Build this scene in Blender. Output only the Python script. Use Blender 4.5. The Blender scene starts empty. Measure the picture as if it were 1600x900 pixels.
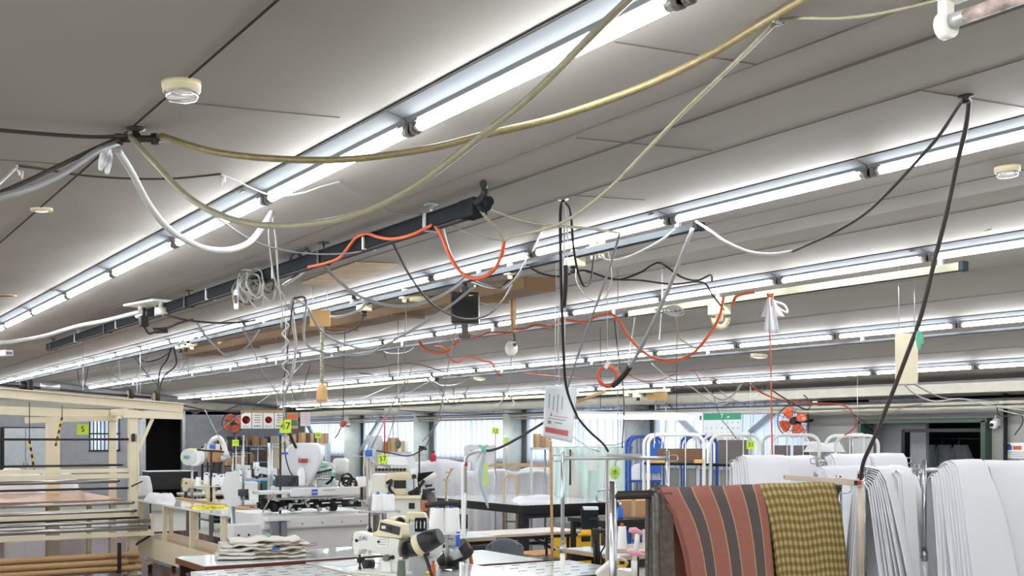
import bpy, math, random
from mathutils import Vector, Matrix
R = math.radians
PI = math.pi
random.seed(7)
scene = bpy.context.scene
COL = scene.collection
# ------------------------------------------------------------------ camera, sky, exposure
F, VX, HY, CAMZ = 1763.0, -345.0, 681.0, 1.6           # focal length in pixels, row vanishing point, horizon, eye height
AL = math.atan((800 - VX) / F)
SA, CA = math.sin(AL), math.cos(AL)
cam_d = bpy.data.cameras.new('camera')
cam = bpy.data.objects.new('camera', cam_d)
COL.objects.link(cam)
cam.location = (0, 0, CAMZ)
cam.rotation_euler = (PI / 2, 0, -AL)
cam_d.sensor_fit = 'HORIZONTAL'
cam_d.sensor_width = 36.0
cam_d.lens = 36.0 * F / 1600
cam_d.shift_y = (HY - 450) / 1600
cam_d.clip_start = 0.05
cam_d.clip_end = 200
scene.camera = cam
TUBE_W = 18.0                                          # emission of the fluorescent tubes
world = bpy.data.worlds.new('sky')
scene.world = world
world.use_nodes = True
wn = world.node_tree.nodes
wn['Background'].inputs['Color'].default_value = (0.82, 0.91, 1.0, 1)
wn['Background'].inputs['Strength'].default_value = 2.1
scene.view_settings.view_transform = 'Standard'
scene.view_settings.look = 'None'
scene.view_settings.gamma = 1
scene.view_settings.exposure = 1.5
scene.view_settings.use_curve_mapping = False

# ------------------------------------------------------------------ pixel -> place
FW = Vector((SA, CA, 0)); RT = Vector((CA, -SA, 0)); UP = Vector((0, 0, 1)); EYE = Vector((0, 0, CAMZ))
def P(x, y, d): return EYE + d * (FW + RT * ((x - 800) / F) + UP * ((HY - y) / F))
def PZ(x, y, z): return P(x, y, F * (CAMZ - z) / (y - HY))
def dX(x, X): return F * X / (CA * (x - VX))
def PX(x, y, X): return P(x, y, dX(x, X))
def PY(x, y, Y):
    v = FW + RT * ((x - 800) / F)
    return P(x, y, Y / v.y)
def ceil_z(X): return 2.497 + .0655 * X if X < 5.124 else 3.345 - .1 * X
def PC(x, y, drop=0.0):
    k = (HY - y) / (x - VX) / CA
    X = (.897 - drop) / (k - .0655)
    if X > 5.124 or X < 0: X = (1.745 - drop) / (k + .1)
    return PX(x, y, X)

# ------------------------------------------------------------------ materials
MATS = {}
def mat(name, col, rough=.5, metal=0.0, noise=.04, scale=8.0, bump=0.0, spec=.5, trans=0.0, alpha=1.0, sheen=0.0, emit=0.0, stretch=None, coat=0.0):
    if name in MATS: return MATS[name]
    m = bpy.data.materials.new(name); m.use_nodes = True
    nt = m.node_tree; b = nt.nodes['Principled BSDF']
    c = (*[max(0, v) for v in col], 1)
    b.inputs['Roughness'].default_value = rough
    b.inputs['Metallic'].default_value = metal
    b.inputs['Specular IOR Level'].default_value = spec
    b.inputs['Alpha'].default_value = alpha
    if coat: b.inputs['Coat Weight'].default_value = coat; b.inputs['Coat Roughness'].default_value = .08
    if trans: b.inputs['Transmission Weight'].default_value = trans
    if sheen: b.inputs['Sheen Weight'].default_value = sheen
    if emit:
        b.inputs['Emission Color'].default_value = c; b.inputs['Emission Strength'].default_value = emit
    b.inputs['Base Color'].default_value = c
    if noise or bump:
        tc = nt.nodes.new('ShaderNodeTexCoord'); mp = nt.nodes.new('ShaderNodeMapping')
        if stretch: mp.inputs['Scale'].default_value = stretch
        nt.links.new(tc.outputs['Object'], mp.inputs['Vector'])
        n = nt.nodes.new('ShaderNodeTexNoise'); n.inputs['Scale'].default_value = scale; n.inputs['Detail'].default_value = 4
        nt.links.new(mp.outputs[0], n.inputs['Vector'])
        if noise:
            rp = nt.nodes.new('ShaderNodeValToRGB')
            rp.color_ramp.elements[0].position = .3; rp.color_ramp.elements[1].position = .7
            rp.color_ramp.elements[0].color = (*[max(0, v * (1 - noise * 2.2)) for v in col], 1)
            rp.color_ramp.elements[1].color = (*[min(1, v * (1 + noise)) for v in col], 1)
            nt.links.new(n.outputs['Fac'], rp.inputs[0]); nt.links.new(rp.outputs[0], b.inputs['Base Color'])
        if bump:
            bp = nt.nodes.new('ShaderNodeBump'); bp.inputs['Strength'].default_value = bump; bp.inputs['Distance'].default_value = .01
            nt.links.new(n.outputs['Fac'], bp.inputs['Height']); nt.links.new(bp.outputs[0], b.inputs['Normal'])
    MATS[name] = m
    return m
def S(r, g, b):                                        # sRGB bytes -> linear
    f = lambda v: (v / 255) / 12.92 if v <= 10 else (((v / 255) + .055) / 1.055) ** 2.4
    return (f(r), f(g), f(b))
M = {
 'ceil': mat('painted_board', S(154, 148, 142), .75, noise=.07, scale=1.6, bump=.02, stretch=(1.0, .35, 1)),
 'groove': mat('dark_joint', S(40, 36, 34), .9),
 'groove2': mat('faint_joint', S(108, 103, 98), .9),
 'wall': mat('grey_wall', S(150, 150, 146), .7, noise=.03, scale=1.5),
 'wallb': mat('blue_grey_wall', S(164, 166, 172), .7),
 'beam': mat('cream_beam', S(166, 161, 148), .5),
 'pillar': mat('pillar_paint', S(205, 212, 205), .45),
 'gpillar': mat('grey_pillar', S(150, 152, 154), .45),
 'frame': mat('white_enamel', S(225, 228, 232), .32, noise=.02),
 'sock': mat('socket_grey', S(120, 113, 109), .4),
 'tube': mat('lamp_tube', (.95, .98, 1.0), .3, noise=0, emit=TUBE_W),
 'cap': mat('tube_cap', S(190, 190, 190), .3, metal=.8),
 'brownlab': mat('brown_label', S(135, 85, 65), .6),
 'duct': mat('dark_grey_duct', S(40, 43, 47), .9, spec=.08),
 'rail': mat('grey_rail', S(76, 80, 83), .9, spec=.05),
 'creamrail': mat('cream_rail', S(128, 128, 110), .9, spec=.05),
 'cream': mat('cream_paint', S(230, 220, 192), .42, noise=.03, scale=5),
 'cream2': mat('ivory_plastic', S(226, 214, 178), .35),
 'ivory': mat('ivory_enamel', S(228, 226, 216), .28, noise=.02, coat=.3),
 'white': mat('white_paint', S(232, 234, 234), .3, noise=.015, coat=.2),
 'wplastic': mat('white_plastic', S(238, 238, 236), .35, noise=.01),
 'black': mat('black_plastic', S(22, 22, 24), .4),
 'rubber': mat('black_rubber', S(30, 29, 28), .65),
 'dmetal': mat('dark_metal', S(62, 58, 56), .45, metal=.7),
 'chrome': mat('chrome', S(190, 193, 198), .26, metal=1.0, noise=0),
 'steel': mat('brushed_steel', S(188, 188, 186), .28, metal=.95, noise=.05, scale=30),
 'alu': mat('aluminium', S(190, 196, 200), .35, metal=.8),
 'brass': mat('brass_hose', S(136, 122, 84), .4, metal=.2, noise=.1, scale=60, bump=.2),
 'chose': mat('cream_hose', S(152, 146, 120), .4, noise=.06, scale=50, bump=.15),
 'whose': mat('white_hose', S(186, 188, 186), .45),
 'ghose': mat('grey_hose', S(138, 138, 138), .45),
 'dcord': mat('dark_cord', S(60, 52, 48), .55),
 'orange': mat('orange_hose', S(206, 90, 50), .45),
 'redwire': mat('red_wire', S(176, 72, 48), .5),
 'wood': mat('wood', S(188, 146, 98), .55, noise=.14, scale=5, stretch=(1, 1, 8)),
 'ply': mat('plywood', S(186, 162, 126), .6, noise=.1, scale=2, stretch=(1, 6, 1)),
 'tan': mat('tan_board', S(214, 172, 112), .55, noise=.05),
 'card': mat('cardboard', S(186, 142, 98), .8, noise=.05),
 'dcard': mat('dark_cardboard', S(118, 90, 72), .8, noise=.05),
 'kraft': mat('kraft_tube', S(190, 156, 112), .6, noise=.05, stretch=(8, 1, 8)),
 'copper': mat('copper_board', S(182, 134, 98), .3, noise=.1, scale=2, stretch=(6, 1, 1)),
 'bounce_vinyl': mat('pale_bounce_vinyl', S(196, 192, 184), .4, noise=.05, scale=2),  # pale tone for the unseen floor, picked to bounce light
 'floor': mat('polished_floor', S(118, 64, 44), .16, noise=.25, scale=3, spec=.6),
 'greyrug': mat('grey_mat', S(128, 132, 138), .85, noise=.08, scale=20),
 'ttop': mat('white_laminate', S(232, 238, 238), .12, noise=.01, coat=.4),
 'tbrown': mat('red_brown_edge', S(112, 58, 42), .4),
 'cloth': mat('white_cloth', S(228, 228, 233), .85, noise=.015, scale=3, bump=.08, sheen=.3),
 'cloth2': mat('grey_white_cloth', S(222, 222, 226), .85, noise=.03, scale=3, bump=.1, sheen=.3),
 'natural': mat('undyed_cloth', S(222, 217, 208), .9, noise=.04, scale=10, bump=.1),
 'hem': mat('brown_hem', S(132, 108, 84), .9),
 'gcloth': mat('grey_cloth', S(136, 132, 126), .95, noise=.15, scale=40),
 'dcloth': mat('dark_brown_cloth', S(104, 90, 86), .95, noise=.15, scale=40),
 'lime': mat('lime_card', S(204, 236, 62), .6, noise=.01),
 'lime2': mat('pale_lime_card', S(190, 225, 110), .6),
 'ink': mat('ink', S(30, 30, 34), .7, noise=0),
 'greyink': mat('grey_ink', S(120, 122, 128), .7, noise=0),
 'redink': mat('red_ink', S(200, 40, 44), .6, noise=0),
 'green': mat('calendar_green', S(40, 140, 104), .5),
 'paper': mat('paper', S(236, 236, 232), .7, noise=.01),
 'paper2': mat('pale_paper', S(214, 218, 220), .7, noise=.02),
 'blue': mat('blue_paint', S(42, 88, 178), .4),
 'blueclip': mat('blue_plastic', S(52, 104, 200), .4),
 'bluecover': mat('blue_sheet', S(76, 138, 196), .6),
 'teal': mat('teal_paint', S(50, 108, 112), .5),
 'mint': mat('mint_clip', S(110, 196, 164), .4),
 'darkgreen': mat('green_frame', S(60, 78, 68), .5),
 'yellow': mat('yellow_plastic', S(236, 190, 36), .45),
 'ycloth': mat('yellow_print', S(228, 214, 50), .85, noise=.3, scale=14),
 'fan': mat('fan_orange', S(226, 98, 52), .35),
 'pink': mat('pink_plastic', S(236, 158, 176), .4),
 'chair': mat('grey_vinyl', S(92, 100, 104), .5),
 'thread': mat('white_thread', S(240, 240, 238), .8, noise=.01, scale=60, bump=.1),
 'tgreen': mat('green_thread', S(96, 116, 102), .8),
 'torange': mat('rust_thread', S(184, 104, 66), .8),
 'shade_fill': mat('painted_shade', S(26, 24, 26), .8),  # near-black colour stands in for the shade of unlit interiors
 'gwood': mat('worn_table_edge', S(196, 170, 136), .5, noise=.08),
 'beige': mat('beige_laminate', S(204, 188, 172), .3),
 'clock': mat('clock_face', S(214, 206, 180), .5),
 'hazy': mat('hazard_yellow', S(232, 186, 48), .5),
}
# translucent things: polythene, curtains, clear sleeves
def translucent(name, col, fac=.5, rough=.6, clear=0.0):
    m = bpy.data.materials.new(name); m.use_nodes = True; nt = m.node_tree
    b = nt.nodes['Principled BSDF']; b.inputs['Base Color'].default_value = (*col, 1); b.inputs['Roughness'].default_value = rough
    out = nt.nodes['Material Output']
    t = nt.nodes.new('ShaderNodeBsdfTranslucent'); t.inputs[0].default_value = (*col, 1)
    mx = nt.nodes.new('ShaderNodeMixShader'); mx.inputs[0].default_value = fac
    nt.links.new(b.outputs[0], mx.inputs[1]); nt.links.new(t.outputs[0], mx.inputs[2])
    last = mx
    if clear:
        tr = nt.nodes.new('ShaderNodeBsdfTransparent'); m2 = nt.nodes.new('ShaderNodeMixShader'); m2.inputs[0].default_value = clear
        nt.links.new(mx.outputs[0], m2.inputs[1]); nt.links.new(tr.outputs[0], m2.inputs[2]); last = m2
    nt.links.new(last.outputs[0], out.inputs[0])
    MATS[name] = m; return m
M['curtain'] = translucent('ribbed_curtain', S(222, 230, 244), .6)
M['poly'] = translucent('polythene', S(226, 230, 232), .5, .3, .15)
M['clear'] = translucent('clear_sleeve', S(222, 228, 232), .2, .1, .82)
M['reflector'] = mat('lamp_reflector', S(128, 132, 137), .95, noise=.01, spec=.04)
M['oldply'] = mat('old_plywood', S(126, 98, 66), .65, noise=.12, scale=2)
M['pad'] = mat('grey_pad', S(128, 130, 140), .7)
M['mintsheet'] = translucent('mint_sheet', S(238, 254, 248), .35, .5)
g = mat('window_glass', (1, 1, 1), .02, noise=0, trans=1.0); M['glass'] = g
g = mat('dome_plastic', (1, 1, 1), .08, noise=0, trans=.85); M['dome'] = g
def uv_stripes(name, stops, reps, rough=.9, weave=120):
    m = bpy.data.materials.new(name); m.use_nodes = True; nt = m.node_tree; b = nt.nodes['Principled BSDF']
    uv = nt.nodes.new('ShaderNodeTexCoord'); sp = nt.nodes.new('ShaderNodeSeparateXYZ'); nt.links.new(uv.outputs['UV'], sp.inputs[0])
    mu = nt.nodes.new('ShaderNodeMath'); mu.operation = 'MULTIPLY'; mu.inputs[1].default_value = reps; nt.links.new(sp.outputs[0], mu.inputs[0])
    fr = nt.nodes.new('ShaderNodeMath'); fr.operation = 'FRACT'; nt.links.new(mu.outputs[0], fr.inputs[0])
    cr = nt.nodes.new('ShaderNodeValToRGB'); cr.color_ramp.interpolation = 'CONSTANT'
    els = cr.color_ramp.elements
    els[0].position = stops[0][0]; els[0].color = (*stops[0][1], 1)
    els[1].position = stops[1][0]; els[1].color = (*stops[1][1], 1)
    for p, c in stops[2:]:
        e = els.new(p); e.color = (*c, 1)
    nt.links.new(fr.outputs[0], cr.inputs[0])
    n = nt.nodes.new('ShaderNodeTexNoise'); n.inputs['Scale'].default_value = weave; nt.links.new(uv.outputs['Object'], n.inputs['Vector'])
    mx = nt.nodes.new('ShaderNodeMix'); mx.data_type = 'RGBA'; mx.blend_type = 'OVERLAY'; mx.inputs[0].default_value = .12
    nt.links.new(cr.outputs[0], mx.inputs[6]); nt.links.new(n.outputs['Fac'], mx.inputs[7]); nt.links.new(mx.outputs[2], b.inputs['Base Color'])
    bp = nt.nodes.new('ShaderNodeBump'); bp.inputs['Strength'].default_value = .25; bp.inputs['Distance'].default_value = .004
    nt.links.new(n.outputs['Fac'], bp.inputs['Height']); nt.links.new(bp.outputs[0], b.inputs['Normal'])
    b.inputs['Roughness'].default_value = rough; b.inputs['Specular IOR Level'].default_value = .15
    MATS[name] = m; return m
TC, GB, CRM = S(164, 108, 96), S(98, 90, 90), S(184, 152, 118)
M['stripe'] = uv_stripes('terracotta_stripe', [(0, TC), (.52, CRM), (.57, GB), (.95, CRM)], 3.3)
def gingham():
    m = bpy.data.materials.new('olive_gingham'); m.use_nodes = True; nt = m.node_tree; b = nt.nodes['Principled BSDF']
    uv = nt.nodes.new('ShaderNodeTexCoord'); sp = nt.nodes.new('ShaderNodeSeparateXYZ'); nt.links.new(uv.outputs['UV'], sp.inputs[0])
    outs = []
    for i, reps in ((0, 15.0), (1, 62.0)):
        a = nt.nodes.new('ShaderNodeMath'); a.operation = 'MULTIPLY'; a.inputs[1].default_value = reps * 2 * PI; nt.links.new(sp.outputs[i], a.inputs[0])
        s = nt.nodes.new('ShaderNodeMath'); s.operation = 'SINE'; nt.links.new(a.outputs[0], s.inputs[0])
        q = nt.nodes.new('ShaderNodeMapRange'); q.inputs[1].default_value = -.45; q.inputs[2].default_value = .45; nt.links.new(s.outputs[0], q.inputs[0]); outs.append(q)
    ad = nt.nodes.new('ShaderNodeMath'); ad.operation = 'ADD'; nt.links.new(outs[0].outputs[0], ad.inputs[0]); nt.links.new(outs[1].outputs[0], ad.inputs[1])
    hf = nt.nodes.new('ShaderNodeMath'); hf.operation = 'MULTIPLY'; hf.inputs[1].default_value = .5; nt.links.new(ad.outputs[0], hf.inputs[0])
    cr = nt.nodes.new('ShaderNodeValToRGB')
    cr.color_ramp.elements[0].color = (*S(126, 102, 54), 1); cr.color_ramp.elements[1].color = (*S(182, 170, 128), 1)
    e = cr.color_ramp.elements.new(.5); e.color = (*S(150, 130, 80), 1)
    nt.links.new(hf.outputs[0], cr.inputs[0]); nt.links.new(cr.outputs[0], b.inputs['Base Color'])
    b.inputs['Roughness'].default_value = .9; b.inputs['Specular IOR Level'].default_value = .15
    MATS['olive_gingham'] = m; return m
M['gingham'] = gingham()

# ------------------------------------------------------------------ mesh building
class MB:
    def __init__(s): s.v = []; s.f = []; s.sm = []; s.uv = {}
    def add(s, vs, fs, smooth=False, T=None):
        o = len(s.v)
        s.v += [tuple(T @ Vector(v)) if T else tuple(v) for v in vs]
        s.f += [tuple(i + o for i in f) for f in fs]; s.sm += [smooth] * len(fs)
        return s
    def box(s, c, size, rot=None, T=None):
        x, y, z = size[0] / 2, size[1] / 2, size[2] / 2
        vs = [Vector((a, b, d)) for a in (-x, x) for b in (-y, y) for d in (-z, z)]
        Rm = Matrix.Rotation(rot[0], 3, rot[1]) if rot else Matrix.Identity(3)
        vs = [Rm @ v + Vector(c) for v in vs]
        return s.add(vs, [(0, 1, 3, 2), (4, 6, 7, 5), (0, 4, 5, 1), (2, 3, 7, 6), (0, 2, 6, 4), (1, 5, 7, 3)], T=T)
    def bar(s, a, b, w, h, up=(0, 0, 1)):               # a box beam between two points
        a, b = Vector(a), Vector(b); d = (b - a).normalized(); u = Vector(up)
        if abs(d.dot(u)) > .98: u = Vector((0, 1, 0))
        sd = d.cross(u).normalized(); u = sd.cross(d).normalized()
        vs = [p + sd * i * w / 2 + u * j * h / 2 for p in (a, b) for i, j in ((-1, -1), (1, -1), (1, 1), (-1, 1))]
        return s.add(vs, [(3, 2, 1, 0), (4, 5, 6, 7), (0, 1, 5, 4), (1, 2, 6, 5), (2, 3, 7, 6), (3, 0, 4, 7)])
    def tube(s, pts, r, n=8, r2=None, cap=True, smooth=True):
        pts = [Vector(p) for p in pts]; N = len(pts); vs = []; fs = []; prev = None
        for i, p in enumerate(pts):
            d = (pts[min(i + 1, N - 1)] - pts[max(i - 1, 0)])
            d = d.normalized() if d.length > 1e-9 else Vector((0, 0, 1))
            if prev is None:
                a = Vector((0, 0, 1)) if abs(d.z) < .9 else Vector((1, 0, 0)); u = d.cross(a).normalized()
            else:
                u = prev - d * prev.dot(d)
                u = u.normalized() if u.length > 1e-6 else d.orthogonal().normalized()
            prev = u; w = d.cross(u)
            rr = r if r2 is None else r + (r2 - r) * i / max(1, N - 1)
            if callable(r): rr = r(i / max(1, N - 1))
            for k in range(n):
                t = 2 * PI * k / n; vs.append(p + (u * math.cos(t) + w * math.sin(t)) * rr)
        for i in range(N - 1):
            for k in range(n):
                a = i * n + k; b = i * n + (k + 1) % n; fs.append((a, b, b + n, a + n))
        s.add(vs, fs, smooth)
        if cap:
            o = len(s.v) - N * n
            s.f.append(tuple(range(o + n - 1, o - 1, -1))); s.f.append(tuple(range(o + (N - 1) * n, o + N * n))); s.sm += [False, False]
        return s
    def cyl(s, a, b, r, n=16, r2=None): return s.tube([a, b], r, n, r2)
    def lathe(s, prof, n=24, T=None, smooth=True):      # prof: (radius, z)
        vs = []; fs = []
        for r, z in prof:
            for k in range(n): t = 2 * PI * k / n; vs.append((r * math.cos(t), r * math.sin(t), z))
        for i in range(len(prof) - 1):
            for k in range(n):
                a = i * n + k; b = i * n + (k + 1) % n; fs.append((a, b, b + n, a + n))
        if prof[0][0] > 1e-4: fs.append(tuple(range(n - 1, -1, -1)))
        if prof[-1][0] > 1e-4: fs.append(tuple(range((len(prof) - 1) * n, len(prof) * n)))
        return s.add(vs, fs, smooth, T)
    def prism(s, poly, depth, T=None, smooth=False):    # poly in local x,z; extruded along y, centred
        n = len(poly); vs = [(x, -depth / 2, z) for x, z in poly] + [(x, depth / 2, z) for x, z in poly]
        ar = sum(poly[i][0] * poly[(i + 1) % n][1] - poly[(i + 1) % n][0] * poly[i][1] for i in range(n))
        if ar < 0: vs = vs[n:] + vs[:n]
        fs = [tuple(range(n)), tuple(range(2 * n - 1, n - 1, -1))] + [((i + 1) % n, i, i + n, (i + 1) % n + n) for i in range(n)]
        return s.add(vs, fs, smooth, T)
    def grid(s, fn, nu, nv, smooth=True, thick=0.0):    # fn(u,v) -> Vector, with uv
        o = len(s.v); pts = [[Vector(fn(i / nu, j / nv)) for i in range(nu + 1)] for j in range(nv + 1)]
        vs = [p for row in pts for p in row]
        fs = [(j * (nu + 1) + i, j * (nu + 1) + i + 1, (j + 1) * (nu + 1) + i + 1, (j + 1) * (nu + 1) + i) for j in range(nv) for i in range(nu)]
        s.add(vs, fs, smooth)
        for j in range(nv + 1):
            for i in range(nu + 1): s.uv[o + j * (nu + 1) + i] = (i / nu, j / nv)
        return s
    def build(s, name, m, parent=None, loc=None, bev=0.0, solid=0.0, sub=0, T=None):
        me = bpy.data.meshes.new(name); me.from_pydata(s.v, [], s.f); me.materials.append(M[m] if isinstance(m, str) else m)
        me.polygons.foreach_set('use_smooth', s.sm)
        if s.uv:
            ul = me.uv_layers.new(name='UVMap')
            for l in me.loops: ul.data[l.index].uv = s.uv.get(l.vertex_index, (0, 0))
        me.update()
        o = bpy.data.objects.new(name, me); COL.objects.link(o)
        if parent: o.parent = parent
        if loc is not None: o.location = loc
        if solid:
            md = o.modifiers.new('s', 'SOLIDIFY'); md.thickness = solid; md.offset = 0
        if bev:
            md = o.modifiers.new('b', 'BEVEL'); md.width = bev; md.segments = 2; md.limit_method = 'ANGLE'
        if sub:
            md = o.modifiers.new('u', 'SUBSURF'); md.levels = sub; md.render_levels = sub
        return o
def tag(o, label, cat, group=None, kind=None):
    o['label'] = label; o['category'] = cat
    if group: o['group'] = group
    if kind: o['kind'] = kind
    return o
def thing(name, label, cat, loc=(0, 0, 0), rz=0.0, group=None):
    o = bpy.data.objects.new(name, None); COL.objects.link(o); o.empty_display_size = .1
    o.location = loc; o.rotation_euler = (0, 0, rz)
    return tag(o, label, cat, group)
def struct(name, mb, m, bev=0, parent=None):
    o = mb.build(name, m, parent, bev=bev)
    if not parent: o['kind'] = 'structure'
    return o
def kids(o): return [c for c in bpy.data.objects if c.parent == o]
def dup(o, loc=None, rz=None, label=None, group=None, parent=None, table=None):
    c = o.copy(); COL.objects.link(c)
    if parent: c.parent = parent
    if loc is not None: c.location = loc
    if rz is not None: c.rotation_euler[2] = rz
    if label: c['label'] = label
    if group: c['group'] = group
    for ch in list(o.children): dup(ch, parent=c)
    return c
def spline(pts, k=8):                                   # Catmull-Rom through the points
    pts = [Vector(p) for p in pts]
    if len(pts) < 3: return pts
    q = [2 * pts[0] - pts[1]] + pts + [2 * pts[-1] - pts[-2]]; out = []
    for i in range(1, len(q) - 2):
        a, b, c, d = q[i - 1:i + 3]
        for j in range(k):
            t = j / k
            out.append(.5 * ((2 * b) + (c - a) * t + (2 * a - 5 * b + 4 * c - d) * t * t + (3 * b - a - 3 * c + d) * t ** 3))
    return out + [pts[-1]]
def path(pts):                                          # (x,y), (x,y,depth) or Vector; missing depths are interpolated
    out = []; dep = [None] * len(pts)
    for i, p in enumerate(pts):
        if isinstance(p, Vector): dep[i] = (p - EYE).dot(FW)
        elif len(p) > 2 and p[2] == 'c': dep[i] = (PC(p[0], p[1]) - EYE).dot(FW) * .997
        elif len(p) > 2: dep[i] = p[2]
    known = [i for i, d in enumerate(dep) if d is not None]
    for i, p in enumerate(pts):
        if dep[i] is None:
            a = max([k for k in known if k < i], default=known[0]); b = min([k for k in known if k > i], default=known[-1])
            dep[i] = dep[a] if a == b else dep[a] + (dep[b] - dep[a]) * (i - a) / (b - a)
        out.append(p if isinstance(p, Vector) else P(p[0], p[1], dep[i]))
    return out
def cable(name, label, cat, pts, r, m, group=None, k=8, n=8):
    pp = []
    for p in spline(path(pts), k):                      # keep every point under the ceiling
        lim = ceil_z(p.x) - r - .003
        if p.z > lim: p = EYE + (p - EYE) * ((lim - CAMZ) / (p.z - CAMZ))
        pp.append(p)
    o = MB().tube(pp, r, n).build(name.replace('cord', 'cable'), m)
    return tag(o, label, cat, group)
def text(txt, size, m, parent, loc, rot, name='lettering', ext=.0006, align='CENTER'):
    cu = bpy.data.curves.new(name, 'FONT'); cu.body = txt; cu.size = size; cu.extrude = ext; cu.align_x = align; cu.align_y = 'CENTER'
    t = bpy.data.objects.new(name, cu); COL.objects.link(t)
    dg = bpy.context.evaluated_depsgraph_get(); me = bpy.data.meshes.new_from_object(t.evaluated_get(dg))
    bpy.data.objects.remove(t); me.materials.clear(); me.materials.append(M[m])
    o = bpy.data.objects.new(name, me); COL.objects.link(o)
    if parent: o.parent = parent
    o.location = loc; o.rotation_euler = rot
    return o
# ------------------------------------------------------------------ the room
XL, XW, YB, YE, XR = -7.0, 11.2, -6.0, 27.6, 5.124
struct('floor', MB().box(((XL + XW) / 2, (YB + YE) / 2, -.05), (XW - XL + .4, YE - YB + .4, .1)), 'bounce_vinyl')  # unseen floor kept pale so it throws light up to the ceiling
struct('floor_aisle', MB().box((3.0, 13.2, -.004), (5.6, 11.6, .012)), 'floor')
cm = MB()
for a, b in ((XL - .2, XR), (XR, XW + .2)):
    za, zb = ceil_z(a if a < XR else XR + 1e-6), ceil_z(b if b < XR else max(b, XR + 1e-6))
    if b == XR: zb = 2.8326
    if a == XR: za = 2.8326
    cm.add([(a, YB - .2, za), (b, YB - .2, zb), (b, YE + .2, zb), (a, YE + .2, za), (a, YB - .2, za + .1), (b, YB - .2, zb + .1), (b, YE + .2, zb + .1), (a, YE + .2, za + .1)],
           [(0, 3, 2, 1), (4, 5, 6, 7), (0, 1, 5, 4), (2, 3, 7, 6), (1, 2, 6, 5), (0, 4, 7, 3)])
struct('ceiling', cm, 'ceil')
# board joints running along the room and across it
tn = [0]
def trim(mb, m='groove2'):
    tn[0] += 1; return struct('trim_%d' % tn[0], mb, m)
def joint(X, w=.004, m='groove2', y0=YB, y1=YE):
    z = ceil_z(X) - .0012
    trim(MB().box((X, (y0 + y1) / 2, z), (w, y1 - y0, .003)), m)
joint(.917, .006, 'groove')
for X in (2.31, 3.03): joint(X, .006, 'groove2')
for X in (4.35, 4.73, 5.35, 6.6, 7.3, 8.7, 9.4): joint(X, .006)
joint(2.58, .02, 'groove2', 1.2, 4.2)
def cross(x0, y0, x1, y1, w=.004):
    a, b = PC(x0, y0), PC(x1, y1); a.z -= .001; b.z -= .001
    trim(MB().bar(a, b, w, .003))
for c in ((295, 160, 400, 171), (400, 171, 530, 183), (960, 65, 1182, 100), (1434, 140, 1600, 167), (900, 215, 1112, 235), (897, 305, 1007, 312), (0, 249, 100, 256)): cross(*c)
# outer shell: left, back (behind the camera), end wall with windows, window wall
struct('wall_left', MB().box((XL - .1, (YB + YE) / 2, 1.1), (.2, YE - YB + .4, 2.25)), 'wall')
struct('wall_back', MB().box(((XL + XW) / 2, YB - .1, 1.4), (XW - XL + .4, .2, 3.0)), 'wall')
# --- window wall at X = XW
WT, SILL = 2.05, 1.15
cols = [23.6, 20.3, 16.9, 13.4, 10.0]                   # columns
wm = MB()
wm.box((XW + .1, (YE + 10.18) / 2, SILL / 2), (.2, YE - 10.18 + .2, SILL)); wm.box((XW + .1, 10.09, 1.0), (.2, .18, 1.98))
wm.box((XW + .1, (YE + YB) / 2, 2.16), (.2, YE - YB + .4, .22))
for y in cols[:-1]: wm.box((XW + .1, y, (SILL + WT) / 2), (.2, .36, WT - SILL + .02))
wm.box((XW + .1, 27.3, (SILL + WT) / 2), (.2, .9, WT - SILL + .02))
DY0, DY1, DT = 7.62, 9.1, 1.90                          # opening in the right part of the wall
dy1 = PX(1352, 660, XW).y; dy0 = PX(1546, 660, XW).y; DT = PX(1352, 659, XW).z
wm.box((XW + .1, (10.0 + dy1) / 2, 1.0), (.2, 10.0 - dy1, 1.98))
wm.box((XW + .1, (dy0 + YB) / 2, 1.0), (.2, dy0 - YB, 2.0))
wm.box((XW + .1, (dy0 + dy1) / 2, (DT + 2.0) / 2), (.2, dy1 - dy0, 2.0 - DT + .02))
struct('wall_right', wm, 'wall')
# windows with ribbed curtains
wn_i = 0
edges = [26.85] + cols
for i in range(5):
    ya, yb = edges[i] - .18 if i else 26.85, edges[i + 1] + .18
    wn_i += 1
    fr = MB(); w = ya - yb
    for z in (SILL + .02, WT - .02): fr.box((XW + .04, (ya + yb) / 2, z), (.07, w, .04))
    for y in (ya - .02, (ya + yb) / 2, yb + .02): fr.box((XW + .04, y, (SILL + WT) / 2), (.07, .04, WT - SILL))
    wf = struct('window_%d' % wn_i, fr, 'tbrown' if i in (2, 4) else 'alu')
    wf['label'] = 'curtained strip window'
    struct('glass', MB().box((XW + .06, (ya + yb) / 2, (SILL + WT) / 2), (.006, w - .06, WT - SILL - .06)), 'glass', parent=wf)
    def cf(u, v, ya=ya, yb=yb):
        y = ya + (yb - ya) * u; s = (u * (ya - yb) / .20) % 1
        q = 4.5 * max(0, 1 - abs(s - .5) / .12) + .4 * math.sin(s * 2 * PI)
        return (XW - .03 + .012 * q, y, SILL - .03 + (WT - SILL + .05) * v)
    struct('curtain', MB().grid(cf, int(w / .20 * 24), 1), 'curtain', parent=wf)
    rb = MB()
    for k in range(int(w / .2)): rb.box((XW - .05, ya - .1 - .2 * k, (SILL + WT) / 2 - .005), (.008, .010, WT - SILL + .04))
    struct('curtain_rib', rb, 'frame', parent=wf)
# columns: round pillars and grey posts
for y, r, m in ((23.6, .19, 'pillar'), (20.3, .16, 'pillar'), (16.9, .17, 'pillar'), (13.4, .2, 'gpillar')):
    tn[0] += 1
    struct('pillar_%d' % tn[0], MB().cyl((XW - .22, y, 0), (XW - .22, y, 2.07), r, 24), m)
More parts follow.
